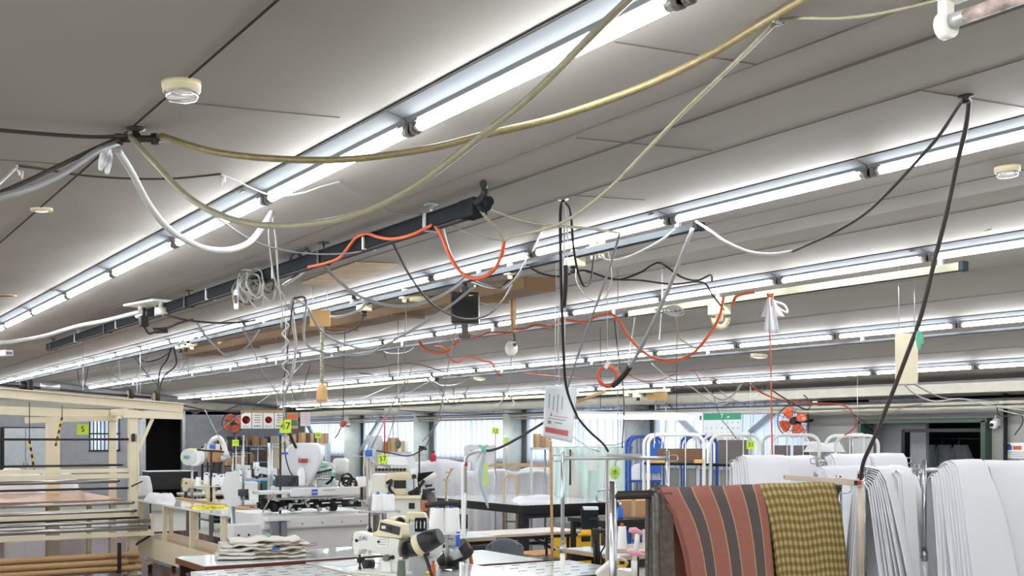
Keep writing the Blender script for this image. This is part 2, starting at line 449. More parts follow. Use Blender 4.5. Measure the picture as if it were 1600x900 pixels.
# wall head beam, conduits
struct('beam_1', MB().box((XW - .22, (YB + YE) / 2, 2.12), (.44, YE - YB, .11)), 'beam', bev=.004)
struct('beam_2', MB().box(((2 + XW) / 2, YE - .12, 2.32), (XW - 2, .22, .16)), 'beam', bev=.004)
for i, (z, x, m, r) in enumerate(((1.955, XW - .34, 'beam', .021), (1.905, XW - .33, 'beam', .019), (1.99, XW - .36, 'dcord', .012))):
    o = MB().cyl((x, -2, z), (x, 27.3 if i else 26, z), r, 10).build('wall_conduit', m)
    tag(o, ['cream pipe along window wall, upper of the pair', 'cream pipe along window wall, lower of the pair', 'dark cable pipe running above the wall pipes'][i], 'pipe', 'pipes along the window wall')
# diagonal braces in front of the windows
for i, (x0, y0, x1, y1) in enumerate(((474, 652, 512, 722), (596, 652, 556, 716), (1042, 634, 1098, 690), (1232, 628, 1172, 676))):
    a, b = PX(x0, y0, XW - .12), PX(x1, y1, XW - .12)
    trim(MB().bar(a, b, .05, .08), 'alu')
# opening with dark green frame, added partition standing in for the lit corridor, store room painted dark
fr = MB(); yc = (dy0 + dy1) / 2; hw = (dy1 - dy0)
fr.box((XW, yc, DT), (.24, hw + .1, .05)); fr.box((XW, dy1, DT / 2), (.24, .06, DT)); fr.box((XW, dy0, DT / 2), (.24, .06, DT))
ym = PX(1410, 660, XW).y
fi = MB(); fi.box((XW + .06, ym, DT / 2 - .05), (.1, .05, DT - .1)); fi.box((XW + .06, (ym + dy0) / 2, DT - .11), (.1, ym - dy0, .04))
_d = struct('door_1', fr, 'darkgreen', bev=.003); struct('inner_frame', fi, 'black', parent=_d)
rm = MB()
rm.box((XW + .4, (dy1 + ym) / 2 + .1, 1.2), (.06, dy1 - ym + .3, 2.4))
struct('wall_corridor_standin', rm, 'wallb')  # set close behind the opening to catch room light like a lit wall
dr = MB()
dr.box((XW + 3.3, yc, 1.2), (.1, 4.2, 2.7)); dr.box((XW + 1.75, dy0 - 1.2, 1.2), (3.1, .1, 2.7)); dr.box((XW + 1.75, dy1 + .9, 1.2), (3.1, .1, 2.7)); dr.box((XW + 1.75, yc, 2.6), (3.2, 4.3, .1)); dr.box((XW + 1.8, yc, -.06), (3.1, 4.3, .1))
struct('wall_storeroom', dr, 'shade_fill')  # store room darkness put into the wall colour
# end wall, with a dark doorway and a barred window
ew = MB()
ew.box(((XL + XW) / 2, YE + .1, 2.5), (XW - XL + .4, .2, .75))
dx0, dx1 = PY(224, 690, YE).x, PY(286, 690, YE).x
wx0, wx1 = PY(140, 690, YE).x, PY(186, 690, YE).x
def eseg(a, b, z0=0.0, z1=2.2): ew.box(((a + b) / 2, YE + .1, (z0 + z1) / 2), (b - a, .2, z1 - z0))
eseg(XL - .2, wx0); eseg(wx1, dx0); eseg(dx1, XW + .2); eseg(wx0, wx1, 0, 1.25); eseg(wx0, wx1, 2.05, 2.2)
struct('wall_end', ew, 'wallb')
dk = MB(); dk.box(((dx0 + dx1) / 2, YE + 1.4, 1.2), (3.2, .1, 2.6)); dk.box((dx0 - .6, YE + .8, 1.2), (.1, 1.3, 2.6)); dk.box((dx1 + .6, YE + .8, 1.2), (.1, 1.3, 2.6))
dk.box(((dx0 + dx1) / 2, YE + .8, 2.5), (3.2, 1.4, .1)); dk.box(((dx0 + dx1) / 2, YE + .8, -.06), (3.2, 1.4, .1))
struct('wall_doorway', dk, 'shade_fill')  # shade beyond the doorway painted onto its walls
f2 = MB(); hx = (dx0 + dx1) / 2
f2.box((dx0, YE - .02, 1.1), (.08, .1, 2.2)); f2.box((dx1, YE - .02, 1.1), (.08, .1, 2.2)); f2.box((hx, YE - .02, 2.17), (dx1 - dx0, .1, .08))
struct('door_2', f2, 'alu', bev=.003)
wb = MB()
for i in range(9): wb.box((wx0 + (wx1 - wx0) * i / 8, YE - .02, 1.65), (.02, .03, .8))
for z in (1.25, 1.65, 2.05): wb.box(((wx0 + wx1) / 2, YE - .02, z), (wx1 - wx0 + .04, .04, .035))
struct('window_6', wb, 'dmetal')
struct('curtain', MB().grid(lambda u, v: (wx0 + (wx1 - wx0) * u, YE + .06 + .015 * math.sin(u * 60), 1.25 + .8 * v), 60, 1), 'curtain', parent=bpy.data.objects['window_6'])

# ------------------------------------------------------------------ fluorescent rows
ROWS = {'A': 1.647, 'B': 3.80, 'C': 5.96, 'D': 8.0, 'E': 10.05}
def make_fixture():
    o = thing('fluorescent_light', 'fixture', 'ceiling light')
    h = MB(); L = 1.243
    prof = [(-.095, 0), (-.088, -.004), (-.028, -.022), (-.022, -.034), (.022, -.034), (.028, -.022), (.088, -.004), (.095, 0)]
    n = len(prof); vs = [(x, y, z) for y in (-L / 2, L / 2) for x, z in prof]
    h.add(vs, [(i, i + n, i + n + 1, i + 1) for i in range(n - 1)] + [tuple(range(n)), tuple(range(2 * n - 1, n - 1, -1))])
    h.build('housing', 'reflector', o)
    MB().box((-.097, 0, -.001), (.004, L, .004)).build('edge_seal', 'groove', o)
    MB().cyl((0, -.575, -.052), (0, .575, -.052), .0155, 14).build('tube', 'tube', o)
    for s in (-1, 1):
        c = MB(); c.box((0, s * .609, -.040), (.034, .018, .052)); c.cyl((0, s * .600, -.055), (0, s * .618, -.055), .019, 12)
        c.box((0.004, s * .585, -.034), (.05, .05, .012))
        c.build('lamp_holder', 'sock', o, bev=.002)
        MB().cyl((0, s * .575, -.052), (0, s * .6, -.052), .0165, 14).build('tube_cap', 'cap', o)
    return o
fix0 = make_fixture(); fix0_used = [False]
fix1 = None
ROWN = {'A': 'the nearest ceiling row, across the upper left', 'B': 'the second ceiling row, with the grey outlet rail', 'C': 'the third ceiling row, above the black speaker',
        'D': 'the fourth ceiling row', 'E': 'the farthest ceiling row, by the windows'}
ORD = 'first second third fourth fifth sixth seventh eighth ninth tenth eleventh twelfth thirteenth fourteenth fifteenth sixteenth seventeenth eighteenth nineteenth twentieth twenty-first twenty-second twenty-third twenty-fourth twenty-fifth'.split()
SHORT = {'A': 'nearest row', 'B': 'second row, above grey outlet rail', 'C': 'third row, by black speaker', 'D': 'fourth row', 'E': 'farthest row, by windows'}
REF = {'A': 644, 'B': 1360, 'C': 1452, 'D': 1497, 'E': 1525}
def depth_y(x, X): return (dX(x, X) - X * SA) / CA
def px_of(X, Y): return VX + F * X / (CA * (X * SA + Y * CA))
for rk, X in ROWS.items():
    y0 = depth_y(REF[rk], X); tilt = -math.atan(.0655) if X < XR else math.atan(.1)
    yend = {'A': 27.2, 'B': 27.0, 'C': 26.8, 'D': 26.6, 'E': 26.2}[rk]
    ys = [y0 + 1.25 * (j + .5) for j in range(-12, 24) if -5.3 < y0 + 1.25 * (j + .5) < yend]
    nvis = 0
    for y in ys:
        vis = (y + .6) * CA + X * SA > .3 and px_of(X, y + .62) < 1600 and not (rk == 'A' and px_of(X, y + .62) > 1080)
        if y < y0 - 5.2 and not vis and rk != 'A' and y < 0: continue
        if vis:
            nvis += 1
            lab = 'fluorescent tube fixture, %s from the right in the %s' % (ORD[nvis - 1], SHORT[rk])
            grp = 'lit fluorescent fixtures of the ceiling rows'
        else:
            lab, grp = 'lit fluorescent fixture overhead, beyond the right edge of the photo', 'fluorescent fixtures beyond the photo edge'
        if not fix0_used[0]:
            o = fix0; fix0_used[0] = True; o['label'] = lab; o['group'] = grp
        else: o = dup(fix0, label=lab, group=grp)
        o.location = (X, y, ceil_z(X) - .001); o.rotation_euler = (0, tilt, 0)
        if vis and (nvis * 7 + ord(rk)) % 3 == 0:
            MB().box((-.07, -.56, -.0095), (.03, .03, .003), rot=(-.29, 'Y')).build('label_plate', 'brownlab', o)
for xr in (-.55, -2.7, -4.9):                           # the next rows to the left, outside the picture, light the near ceiling
    for j in range(0, 17):
        q = dup(fix0, label='lit fluorescent fixture overhead, left of the photo edge', group='fluorescent fixtures left of the photo'); q.location = (xr, -4 + 1.25 * j, ceil_z(xr) - .001); q.rotation_euler = (0, -math.atan(.0655), 0)
# ------------------------------------------------------------------ ducts and rails under the ceiling
def ceil_thing(name, label, cat, x, y, group=None):
    p = PC(x, y); o = thing(name, label, cat, p, 0, group); o.rotation_euler = (0, -math.atan(.0655) if p.x < XR else math.atan(.1), 0); return o
# long dark grey duct between the first two rows
DXX = 2.5
da, db = PX(76, 540, DXX), PX(735, 327, DXX); zd = ceil_z(DXX) - .085
o = thing('cable_duct', 'long dark grey cable duct hung from clamps below the ceiling', 'cable duct', (DXX, (da.y + db.y) / 2, zd))
L = da.y - db.y
b = MB(); b.box((0, 0, 0), (.055, L, .06)); b.box((0, 0, .034), (.066, L, .008)); b.build('duct_channel', 'duct', o, bev=.003)
MB().box((-.001, 0, -.034), (.03, L - .02, .01)).build('slot_strip', 'rubber', o)
e = MB(); e.box((0, -L / 2 - .02, 0), (.075, .12, .078)); e.cyl((0, -L / 2 - .08, 0), (0, -L / 2 - .16, .01), .022); e.cyl((0, -L / 2 - .1, 0), (0, -L / 2 - .13, 0), .03)
e.build('end_feed', 'duct', o, bev=.004)
for k in range(8):
    y = -L / 2 + .35 + k * (L - .6) / 7
    c = MB(); c.box((0, y, -.038), (.066, .03, .008)); c.box((-.034, y, 0), (.006, .03, .075)); c.box((.034, y, 0), (.006, .03, .075))
    c.cyl((0, y, .03), (0, y, .084), .006, 8); c.box((0, y, .08), (.05, .05, .006)); c.build('clamp', 'dmetal' if k % 2 else 'alu', o)
for k in range(5):
    y = -L / 2 + 1.0 + k * 1.25
    MB().box((0, y, .002), (.072, .012, .076)).build('cable_tie', 'wplastic', o)
# grey outlet rail below row B
def rail(name, label, X, drop, y0, y1, w, h, m, cat='rail', group=None):
    z = ceil_z(X) - drop
    o = thing(name, label, cat, (X, (y0 + y1) / 2, z), 0, group)
    q = MB(); q.box((0, 0, 0), (w, y1 - y0, h)); q.build('channel', m, o, bev=.002)
    MB().box((0, 0, -h / 2 - .002), (w * .4, y1 - y0 - .02, .005)).build('slot', 'rubber', o)
    for k in range(int((y1 - y0) / 2) + 1):
        yy = -(y1 - y0) / 2 + .15 + k * 2
        hh = ceil_z(X) - z
        MB().box((0, yy, hh / 2 + h / 4), (.02, .03, hh - h / 2)).build('hanger', 'alu', o)
    c = MB(); c.box((0, -(y1 - y0) / 2 - .01, 0), (w * 1.15, .03, h * 1.2)); c.build('end_cap', 'duct', o)
    return z
yB = PX(1090, 348, 3.94).y
zB = rail('outlet_rail', 'long grey outlet rail under the second row of lights', 3.94, .085, yB, 24.0, .05, .035, 'rail')
yC0, yC1 = PX(1503, 420, 6.11).y, PX(985, 492, 6.11).y
zC = rail('outlet_rail', 'cream outlet rail under the third row of lights, right side', 6.11, .09, yC0, yC1, .05, .05, 'creamrail')
rail('outlet_rail', 'thin grey rail under the third row of lights, left side', 6.13, .09, yC1 + .1, 25.5, .035, .025, 'rail')
yD = PX(680, 595, 8.1).y
rail('outlet_rail', 'thin grey rail under the fourth row of lights, right side', 8.12, .09, 4.6, yD - .2, .03, .02, 'rail')
rail('outlet_rail', 'cream rail under the fourth row of lights, left side', 8.12, .1, yD, 25.5, .05, .045, 'creamrail')
yE = PX(1050, 610, 10.2).y
rail('outlet_rail', 'cream rail under the farthest row of lights', 10.2, .1, yE, 25, .05, .045, 'creamrail')
# ------------------------------------------------------------------ ridge beam and boards
o = thing('wooden_box_beam', 'brown plywood box beam under the ceiling ridge', 'beam', (4.85, 0, 0))
ya, ybm = PX(835, 455, 4.85).y, PX(296, 545, 4.85).y
MB().box((.05, (ya + ybm) / 2, 2.775), (.30, ybm - ya, .11)).build('plywood_side', 'oldply', o, bev=.004)
for k in range(6):
    yy = ya + (ybm - ya) * (k + .5) / 6
    MB().box((.05, yy, 2.71), (.34, .04, .025)).build('cross_batten', 'oldply', o)
pp = [PC(470, 441), PC(555, 408), PC(624, 411), PC(590, 425), PC(515, 443)]
pm = MB(); n = len(pp)
pm.add([p + Vector((0, 0, -.004)) for p in pp] + [p + Vector((0, 0, -.014)) for p in pp], [tuple(range(n)), tuple(range(2 * n - 1, n - 1, -1))] + [(i, (i + 1) % n, (i + 1) % n + n, i + n) for i in range(n)])
tag(pm.build('plywood_patch', 'ply'), 'tan plywood patch on the ceiling beyond the dark duct', 'board')
# ------------------------------------------------------------------ smoke detectors, small ceiling lights, holes
def detector(x, y, r, label, dome=True, h=.05):
    o = ceil_thing('smoke_detector' if dome else 'ceiling_disc', label, 'smoke detector' if dome else 'ceiling disc', x, y)
    MB().lathe([(r, -.0), (r, -h * .45), (r * .97, -h * .47), (r * .97, -h * .8), (r * .9, -h * .85)], 32).build('base', 'cream2', o)
    if dome:
        MB().lathe([(r * .86, -h * .84), (r * .84, -h * 1.3), (r * .7, -h * 1.6), (r * .3, -h * 1.68), (.0001, -h * 1.7)], 32).build('lens', 'dome', o)
        MB().lathe([(r * .9, -h * .84), (r * .9, -h * .95), (r * .84, -h * .97), (r * .84, -h * .84)], 32).build('rim', 'chrome', o)
        MB().lathe([(r * .5, -h * .8), (r * .45, -h * 1.2), (.001, -h * 1.2)], 20).build('sensor', 'wplastic', o)
    else:
        MB().lathe([(r * .55, -h * .8), (r * .5, -h * 1.0), (.001, -h * 1.0)], 20).build('centre', 'ivory', o)
    return o
detector(283, 128, .052, 'round cream smoke detector with clear lens on the dark ceiling joint', True, .032)
detector(65, 326, .045, 'flat cream ceiling disc on the dark joint at left', False, .012)
detector(1574, 260, .055, 'cream detector with clear lens near the right edge of the ceiling', True, .03)
detector(1186, 498 + 56, .09, 'cream ceiling disc above the farthest light row at right', False, .035)
detector(655, 464, .09, 'cream ceiling disc by the plywood box beam', False, .04)
detector(749, 590, .09, 'cream ceiling disc in the middle between distant light rows', False, .035)
detector(352, 534, .10, 'cream ceiling disc above the wooden beam at left', False, .03)
o = ceil_thing('ceiling_hole_cover', 'dark oval ceiling hole at the left edge', 'ceiling hole', 6, 462)
MB().lathe([(.085, .0), (.085, -.003), (.07, -.004), (.07, -.0001)], 28).build('rim', 'tan', o); MB().lathe([(.071, -.001), (.071, -.0035), (.001, -.0035)], 28).build('hole', 'shade_fill', o)  # flat near-black disc paints the shade inside the hole
o = ceil_thing('ceiling_hole_cover', 'dark oval recessed hole in the ceiling between distant lights', 'ceiling hole', 573, 584)
MB().lathe([(.16, .0), (.16, -.004), (.13, -.005), (.13, -.0001)], 28).build('rim', 'sock', o); MB().lathe([(.131, -.001), (.131, -.0045), (.001, -.0045)], 28).build('hole', 'shade_fill', o)  # recess shade painted as a near-black disc
# white ceiling plate with two spot heads at left
o = thing('twin_spot_plate', 'white ceiling plate with two round lamp heads beside the dark duct', 'ceiling lamp', PC(232, 468) + Vector((0, 0, -.03)), .2)
MB().box((0, 0, 0), (.18, .5, .02)).build('plate', 'wplastic', o, bev=.006)
for s in (-1, 1): MB().lathe([(.02, -.01), (.02, -.04), (.045, -.045), (.045, -.09), (.035, -.1), (.001, -.1)], 20).build('lamp_head', 'ivory', o, loc=(0.02, s * .17, 0))
o = thing('exit_light', 'small white sign box on the ceiling at the far left edge', 'ceiling light', PC(4, 547) + Vector((0, 0, -.04)), .3)
MB().box((0, 0, 0), (.1, .34, .07)).build('casing', 'wplastic', o, bev=.006); MB().box((.0, -.172, -.005), (.07, .004, .035)).build('sign_face', 'greyink', o)
# unlit rusty fixture top right
p0, p1 = PX(1478, 22, 2.15), PX(1640, -38, 2.15)
o = thing('fluorescent_light', 'unlit rusty fluorescent fixture in the top right corner', 'ceiling light', (2.15, p0.y, p0.z + .02))
LL = -1.25
q = MB(); q.prism([(-.075, .07), (.075, .07), (.07, .03), (.03, .005), (-.03, .005), (-.07, .03)], 1.25); q.build('housing', 'wplastic', o, loc=(0, -.62, 0), bev=.003)
MB().box((0, -.02, .12), (.03, .03, .2)).build('hanger', 'alu', o)
h = MB(); h.box((0, .0, -.02), (.032, .022, .06)); h.cyl((0, .012, -.045), (0, -.014, -.045), .03, 18); h.build('lamp_holder', 'ivory', o, bev=.003)
M['rusty'] = mat('rusty_tube', S(170, 152, 142), .35, noise=.4, scale=30)
MB().cyl((0, -.02, -.04), (0, -1.2, -.04), .016, 14).build('tube', 'rusty', o); MB().cyl((0, -.012, -.04), (0, -.05, -.04), .0165, 14).build('tube_cap', 'cap', o)
# suspended fixture in front of the windows
a, b_ = P(896, 646, 10.6), P(1095, 651, 11.4); mid = (a + b_) / 2; dirn = (b_ - a)
o = thing('fluorescent_light', 'long fluorescent lamp hung on wires in front of the windows', 'ceiling light', mid, math.atan2(dirn.y, dirn.x)); hl = dirn.length / 2
MB().prism([(-.03, .03), (.03, .03), (.045, .0), (-.045, .0)], hl * 2, T=Matrix.Rotation(PI / 2, 4, 'Z')).build('housing', 'frame', o, bev=.002)
MB().cyl((-hl + .04, 0, -.025), (hl - .04, 0, -.025), .016, 14).build('tube', 'tube', o)
for s in (-1, 1):
    MB().box((s * (hl - .02), 0, -.015), (.03, .035, .06)).build('lamp_holder', 'sock', o)
    zc = ceil_z(mid.x) - mid.z
    MB().cyl((s * hl * .6, 0, .02), (s * hl * .6, 0, zc - .005), .003, 6).build('hanging_wire', 'dcord', o)

# ------------------------------------------------------------------ speaker, rust-brown lamp drop, boards and outlets
sp = P(727, 482, 8.7)
o = thing('loudspeaker', 'black loudspeaker hanging from the ceiling below the second light row', 'loudspeaker', sp, -AL)
MB().box((0, 0, 0), (.215, .16, .235)).build('cabinet', 'black', o, bev=.012)
MB().box((0, -.084, 0), (.195, .01, .215)).build('grille', 'rubber', o, bev=.004)
q = MB(); q.box((0, .0, .14), (.05, .06, .05)); q.cyl((0, 0, .15), (0, 0, ceil_z(sp.x) - sp.z), .014, 10); q.build('ceiling_bracket', 'dmetal', o)
q = MB(); q.box((0, -.05, -.15), (.05, .04, .12)); q.box((0, -.05, -.22), (.09, .06, .03)); q.build('lower_bracket', 'dmetal', o)
MB().box((.045, -.090, .09), (.03, .003, .006)).build('badge', 'alu', o)
sp = P(802, 458, 9.6); sp.z = ceil_z(sp.x) - .008
rp = P(797, 545, 9.6); hz = rp.z - sp.z
o = thing('lamp_pendant', 'rusty brown drop rod with ceiling plate and white ball reel', 'pendant fitting', sp)
MB().box((0, 0, 0), (.22, .16, .015)).build('ceiling_plate', 'wood', o, bev=.003)
MB().box((0, 0, -.17), (.035, .035, .33)).build('rod', 'wood', o, bev=.004)
MB().tube(spline([(0, 0, -.33), (.015, 0, -.4), (-.02, 0, hz + .06)], 6), .008).build('cord', 'dcord', o)
MB().lathe([(.001, .065), (.03, .06), (.05, .03), (.055, 0), (.05, -.03), (.03, -.055), (.001, -.06)], 24).build('reel', 'wplastic', o, loc=(-.02, 0, hz))
MB().cyl((-.02, -.03, hz + .03), (-.02, -.06, hz + .03), .015).build('button', 'black', o)
MB().tube(spline([(-.02, 0, hz - .05), (-.03, 0, hz - .25), (-.06, 0, hz - .37)], 6), .004).build('pull_line', 'ghose', o)
MB().tube([(-.14, 0, hz - .48), (-.06, 0, hz - .37), (.02, 0, hz - .47), (-.02, 0, hz - .5)], .006).build('hook', 'steel', o)

def outlet(x, y, X, label, m='cream2', s=1.0, plug=True, z=None):
    p = PX(x, y, X)
    o = thing('power_outlet', label, 'power outlet', p)
    MB().box((0, 0, 0), (.06 * s, .075 * s, .045 * s)).build('socket_body', m, o, bev=.006)
    MB().box((0, 0, .035 * s), (.03, .03, .03)).build('rail_foot', 'cream2', o)
    if plug: MB().cyl((0, 0, -.02 * s), (0, 0, -.05 * s), .016 * s, 12).build('plug', 'black' if plug == 2 else 'cream2', o)
    return p
ol = [(897, 408, 'large cream double outlet with black plug on the grey rail', 1.5, 2), (927, 392, 'cream outlet on the grey rail, left of two side by side', 1, 1), (940, 389, 'cream outlet on the grey rail, right of two side by side', 1, 1),
      (797, 424, 'small cream outlet above the rusty drop rod', 1, 1), (632, 462, 'cream outlet above the long grey straight cord', 1, 1), (569, 480, 'square cream outlet with dark plug beside the tan board', 1.5, 2)]
for x, y, lab, s, pl in ol: outlet(x, y, 3.96, lab, s=s, plug=pl)
outlet(1124, 483, 6.13, 'square cream outlet box with springy coil on the cream rail', s=1.9, plug=1)
outlet(997, 617, 10.22, 'cream outlet next to the tan board by the windows', s=1.6, plug=2)
outlet(981, 616, 10.22, 'small cream outlet on the farthest rail', s=1.2, plug=0)
for k, (x, y) in enumerate(((282, 541), (290, 539), (300, 536))): outlet(x, y, 3.96, 'cream outlet in the cluster of plugs at the far left, %s' % ('leftmost', 'middle', 'rightmost')[k], s=1.5, plug=2 if k < 2 else 1)
q = thing('coil_cord', 'cream springy coil cord hanging under the square outlet', 'cord', PX(1126, 497, 6.1))
pts = []
for i in range(260):
    t = i / 259; a = PI * (1.0 + t); c = Vector((math.cos(a) * .055, 0, math.sin(a) * .07)); th = t * 20 * 2 * PI
    pts.append(c + Vector((math.cos(a), 0, math.sin(a))) * .018 * math.cos(th) + Vector((0, 1, 0)) * .018 * math.sin(th))
m_ = MB().tube(pts, .0035, 6); m_.build('coil', 'cream2', q); q.rotation_euler = (0, 0, -AL)
# small boards hung under the rows
def board(x0, y0, x1, y1, d, label, m='tan', rz=None, name='hanging_board', cat='board', th=.012):
    a, c = P(x0, y0, d), P(x1, y1, d); w = (P(x1, y0, d) - a).length; h = a.z - c.z; mid = (a + c) / 2
    o = thing(name, label, cat, mid, -AL if rz is None else rz)
    MB().box((0, 0, 0), (w, th, h)).build('panel', m, o, bev=.002)
    for s in (-1, 1):
        zt = ceil_z(mid.x) - mid.z
        MB().cyl((s * w * .35, 0, h / 2 - .01), (s * w * .35, 0, zt - .003), .0025, 6).build('hanging_wire', 'alu', o)
    return o
o = board(484, 485, 516, 510, 8.4, 'small tan board hung under the second light row above a rope')
board(1010, 612, 1043, 625, 16, 'small tan board under the farthest light row')
board(1399, 521, 1434, 600, 7.4, 'tall cream card hanging under the fourth light row', 'cream')
for ch, x, y, lab in (('3', 1544, 359, 'handwritten figure 3 on the ceiling above the right end of the cream rail'), ('S', 691, 564, 'handwritten letter S on the ceiling near the red-brown wire'), ('2', 773, 556, 'handwritten figure 2 on the ceiling beyond the black speaker')):
    p = PC(x, y); q = text(ch, .085, 'ink', None, (p.x, p.y, p.z - .002), (PI, -math.atan(.1) if p.x > XR else math.atan(.0655), -AL), 'ceiling_mark'); tag(q, lab, 'mark')
# rope with wooden float
p = P(503, 508, 10.2); q = thing('rope_pull', 'thick twisted cream rope with wooden block at its end', 'rope', p)
e_ = P(503, 598, 10.2) - p
for ph in (0, PI):
    MB().tube([(.010 * math.cos(ph + t * .5), .010 * math.sin(ph + t * .5), e_.z * t / 90) for t in range(91)], .009, 6).build('rope_strand', 'chose', q)
MB().lathe([(.012, e_.z), (.03, e_.z - .02), (.045, e_.z - .04), (.05, e_.z - .15), (.04, e_.z - .175), (.001, e_.z - .175)], 16).build('wooden_block', 'tan', q)

# ------------------------------------------------------------------ hoses and cords (pixel, pixel, distance)
J = (205, 205, 'c')
o = ceil_thing('hose_manifold', 'dark metal hose manifold screwed to the ceiling at left', 'hose fitting', 212, 200)
q = MB(); q.lathe([(.03, 0), (.03, -.006), (.012, -.01), (.012, -.03)], 16); q.cyl((-.06, .02, -.035), (.06, -.03, -.035), .011, 12)
for k in range(3): q.cyl((-.05 + .05 * k, .015 - .02 * k, -.052), (-.05 + .05 * k, .015 - .02 * k, -.02), .013, 10)
q.build('valve_body', 'dmetal', o)
q = MB(); q.cyl((.06, -.03, -.035), (.10, -.05, -.04), .009, 10); q.box((.06, -.03, -.03), (.02, .035, .012)); q.build('coupling', 'steel', o)
def knot(x, y, d, label, s=1.0, m='cloth2'):
    o = thing('cloth_knot', label, 'rag', P(x, y, d), -AL)
    random.seed(int(x)); 
    q = MB()
    for k in range(3):
        a = random.uniform(-.5, .5); q.tube(spline([(0, 0, .012 * s), (a * .03 * s, .01 * k, -.02 * s), (a * .05 * s, .006 * k, -.05 * s - .01 * k)], 5), lambda t: s * (.006 + .006 * math.sin(t * PI)), 7)
    q.build('tail', m, o); MB().lathe([(.001, .014 * s), (.012 * s, .008 * s), (.013 * s, -.004 * s), (.001, -.014 * s)], 10).build('knot', m, o)
    return o
knot(167, 233, 3.55, 'white rag knotted round the hoses at the ceiling manifold', 1.1)
knot(27, 258, 4.0, 'small white tie on the thin cord at upper left', .5)
knot(348, 271, 4.3, 'tiny white tie at the bend of a thin brown wire', .45)
cb = lambda n, l, pts, r, m, g=None, **k: cable(n, l, 'hose' if 'hose' in n else ('wire' if 'wire' in n else 'cord'), pts, r, m, g, **k)
cb('air_hose', 'thick brass-coloured hose swinging from the manifold to the top right', [(252, 212, 3.5), (300, 228), (350, 240), (430, 248), (520, 250), (600, 243), (680, 230), (760, 210), (870, 183), (1000, 137), (1100, 90), (1180, 43, 2.8), (1262, -6, 2.65)], .010, 'brass')
cb('air_hose', 'cream hose looping low from the manifold up to the top edge', [(203, 213, 3.5), (245, 258), (285, 300), (330, 330), (385, 348), (440, 353), (500, 348), (570, 331), (650, 290), (740, 222), (830, 150), (905, 75), (945, 35), (990, -8, 2.45)], .0095, 'chose')
cb('dark_cord', 'thin dark cord leaving the cream hose towards the dark duct', [(215, 222, 3.52), (250, 262), (310, 318), (360, 355), (400, 378), (450, 392), (505, 397), (560, 393), (590, 377, 6.0)], .004, 'ghose')
cb('air_hose', 'white hose looping from the manifold to below the nearest lights', [(183, 233, 3.5), (205, 268), (230, 315), (258, 352), (290, 375), (325, 389), (360, 390), (390, 378), (412, 352), (425, 332, 4.8)], .012, 'whose')
cb('air_hose', 'silver hose hanging from the manifold down to the left edge', [(183, 224, 3.5), (150, 237), (100, 270), (50, 293), (0, 308), (-60, 325, 3.0)], .010, 'ghose')
cb('air_hose', 'brown hose beside the silver hose at the left edge', [(190, 215, 3.5), (150, 232), (95, 258), (45, 282), (0, 301), (-60, 322, 3.05)], .007, 'dcord')
cb('dark_cord', 'dark cord running from the manifold straight to the left edge', [(200, 212, 3.5), (150, 214), (90, 211), (40, 207), (-40, 200, 3.3)], .006, 'dcord')
cb('thin_wire', 'thin brown wire sagging under the ceiling at left', [(28, 259, 'c'), (70, 265), (130, 274), (200, 279), (270, 279), (345, 272, 'c')], .004, 'dcord')
cb('thin_wire', 'short white wire from the brown wire to the nearest lights', [(345, 272, 'c'), (375, 285), (400, 297), (430, 306), (470, 302), (500, 292), (530, 284, 'c')], .0035, 'whose')
cb('thin_wire', 'short brown wire clipped near the dark duct', [(530, 284, 'c'), (548, 298), (565, 308), (590, 322), (620, 334), (660, 334, 5.0)], .003, 'ghose')
cb('white_cord', 'white cord at the left edge below the silver hose', [(-30, 310, 3.6), (0, 285), (27, 259, 'c')], .006, 'whose')
cb('white_hose', 'white hose along the left end of the dark duct', [(-20, 536, 9), (20, 534), (70, 525), (120, 510), (160, 502), (220, 487, 7.9)], .016, 'whose')
cb('white_cord', 'white double cord hanging from the ceiling near the first row', [(425, 332, 4.8), (431, 375), (435, 440), (441, 485), (440, 512, 6.0)], .004, 'whose')
cb('white_cord', 'second strand of the white double cord near the first row', [(425, 332, 4.8), (420, 370), (430, 440), (446, 470), (438, 510, 6.0)], .003, 'whose')
cb('spring_cord', 'white springy cord falling from the second light row', [(446, 503, 6.5)] + [(446 + 5 * math.sin(i * 1.5), 503 + i * 6) for i in range(1, 17)] + [(443, 612, 8), (443, 660, 9.4), (447, 700, 10.2)], .006, 'whose', k=4)
# feed elbow and hoses at the right end of the duct
cb('cable_elbow', 'short thick black cable from ceiling to the end of the dark duct', [(755, 287, 'c'), (758, 298), (753, 310), (742, 319, 4.75)], .016, 'rubber')
cb('air_hose', 'cream hose from duct end down to the orange hose', [(744, 316, 4.75), (758, 338), (776, 357), (788, 376, 4.9)], .007, 'chose')
cb('air_hose', 'olive hose from duct end sagging towards the second light row', [(745, 316, 4.75), (775, 331), (820, 346), (870, 353), (920, 357), (968, 364, 5.6)], .006, 'chose')
cb('air_hose', 'long cream hose rising from orange hose to the silver clamp', [(788, 376, 4.9), (805, 368), (845, 360), (880, 347), (915, 325), (960, 287), (1010, 235), (1065, 178), (1120, 125), (1165, 82), (1211, 36, 2.8)], .0062, 'chose')
cb('air_hose', 'thin cream hose from the silver clamp to the top right fixture', [(1218, 31, 2.8), (1250, 28), (1300, 29), (1350, 25), (1400, 16), (1475, -2, 2.55)], .0045, 'chose')
o = thing('hose_clamp', 'small silver clamp on the brass-coloured hose at top right', 'clamp', P(1216, 31, 2.8), .4); MB().cyl((0, -.012, 0), (0, .012, 0), .014, 16).build('band', 'chrome', o); MB().cyl((0, 0, -.016), (0, 0, -.004), .006, 8).build('screw', 'steel', o)
cb('orange_hose', 'orange hose looping in a deep U below the right end of the duct', [(678, 350, 5.1), (690, 368), (702, 398), (716, 421), (735, 434), (755, 433), (772, 421), (783, 400), (788, 376, 4.9)], .009, 'orange')
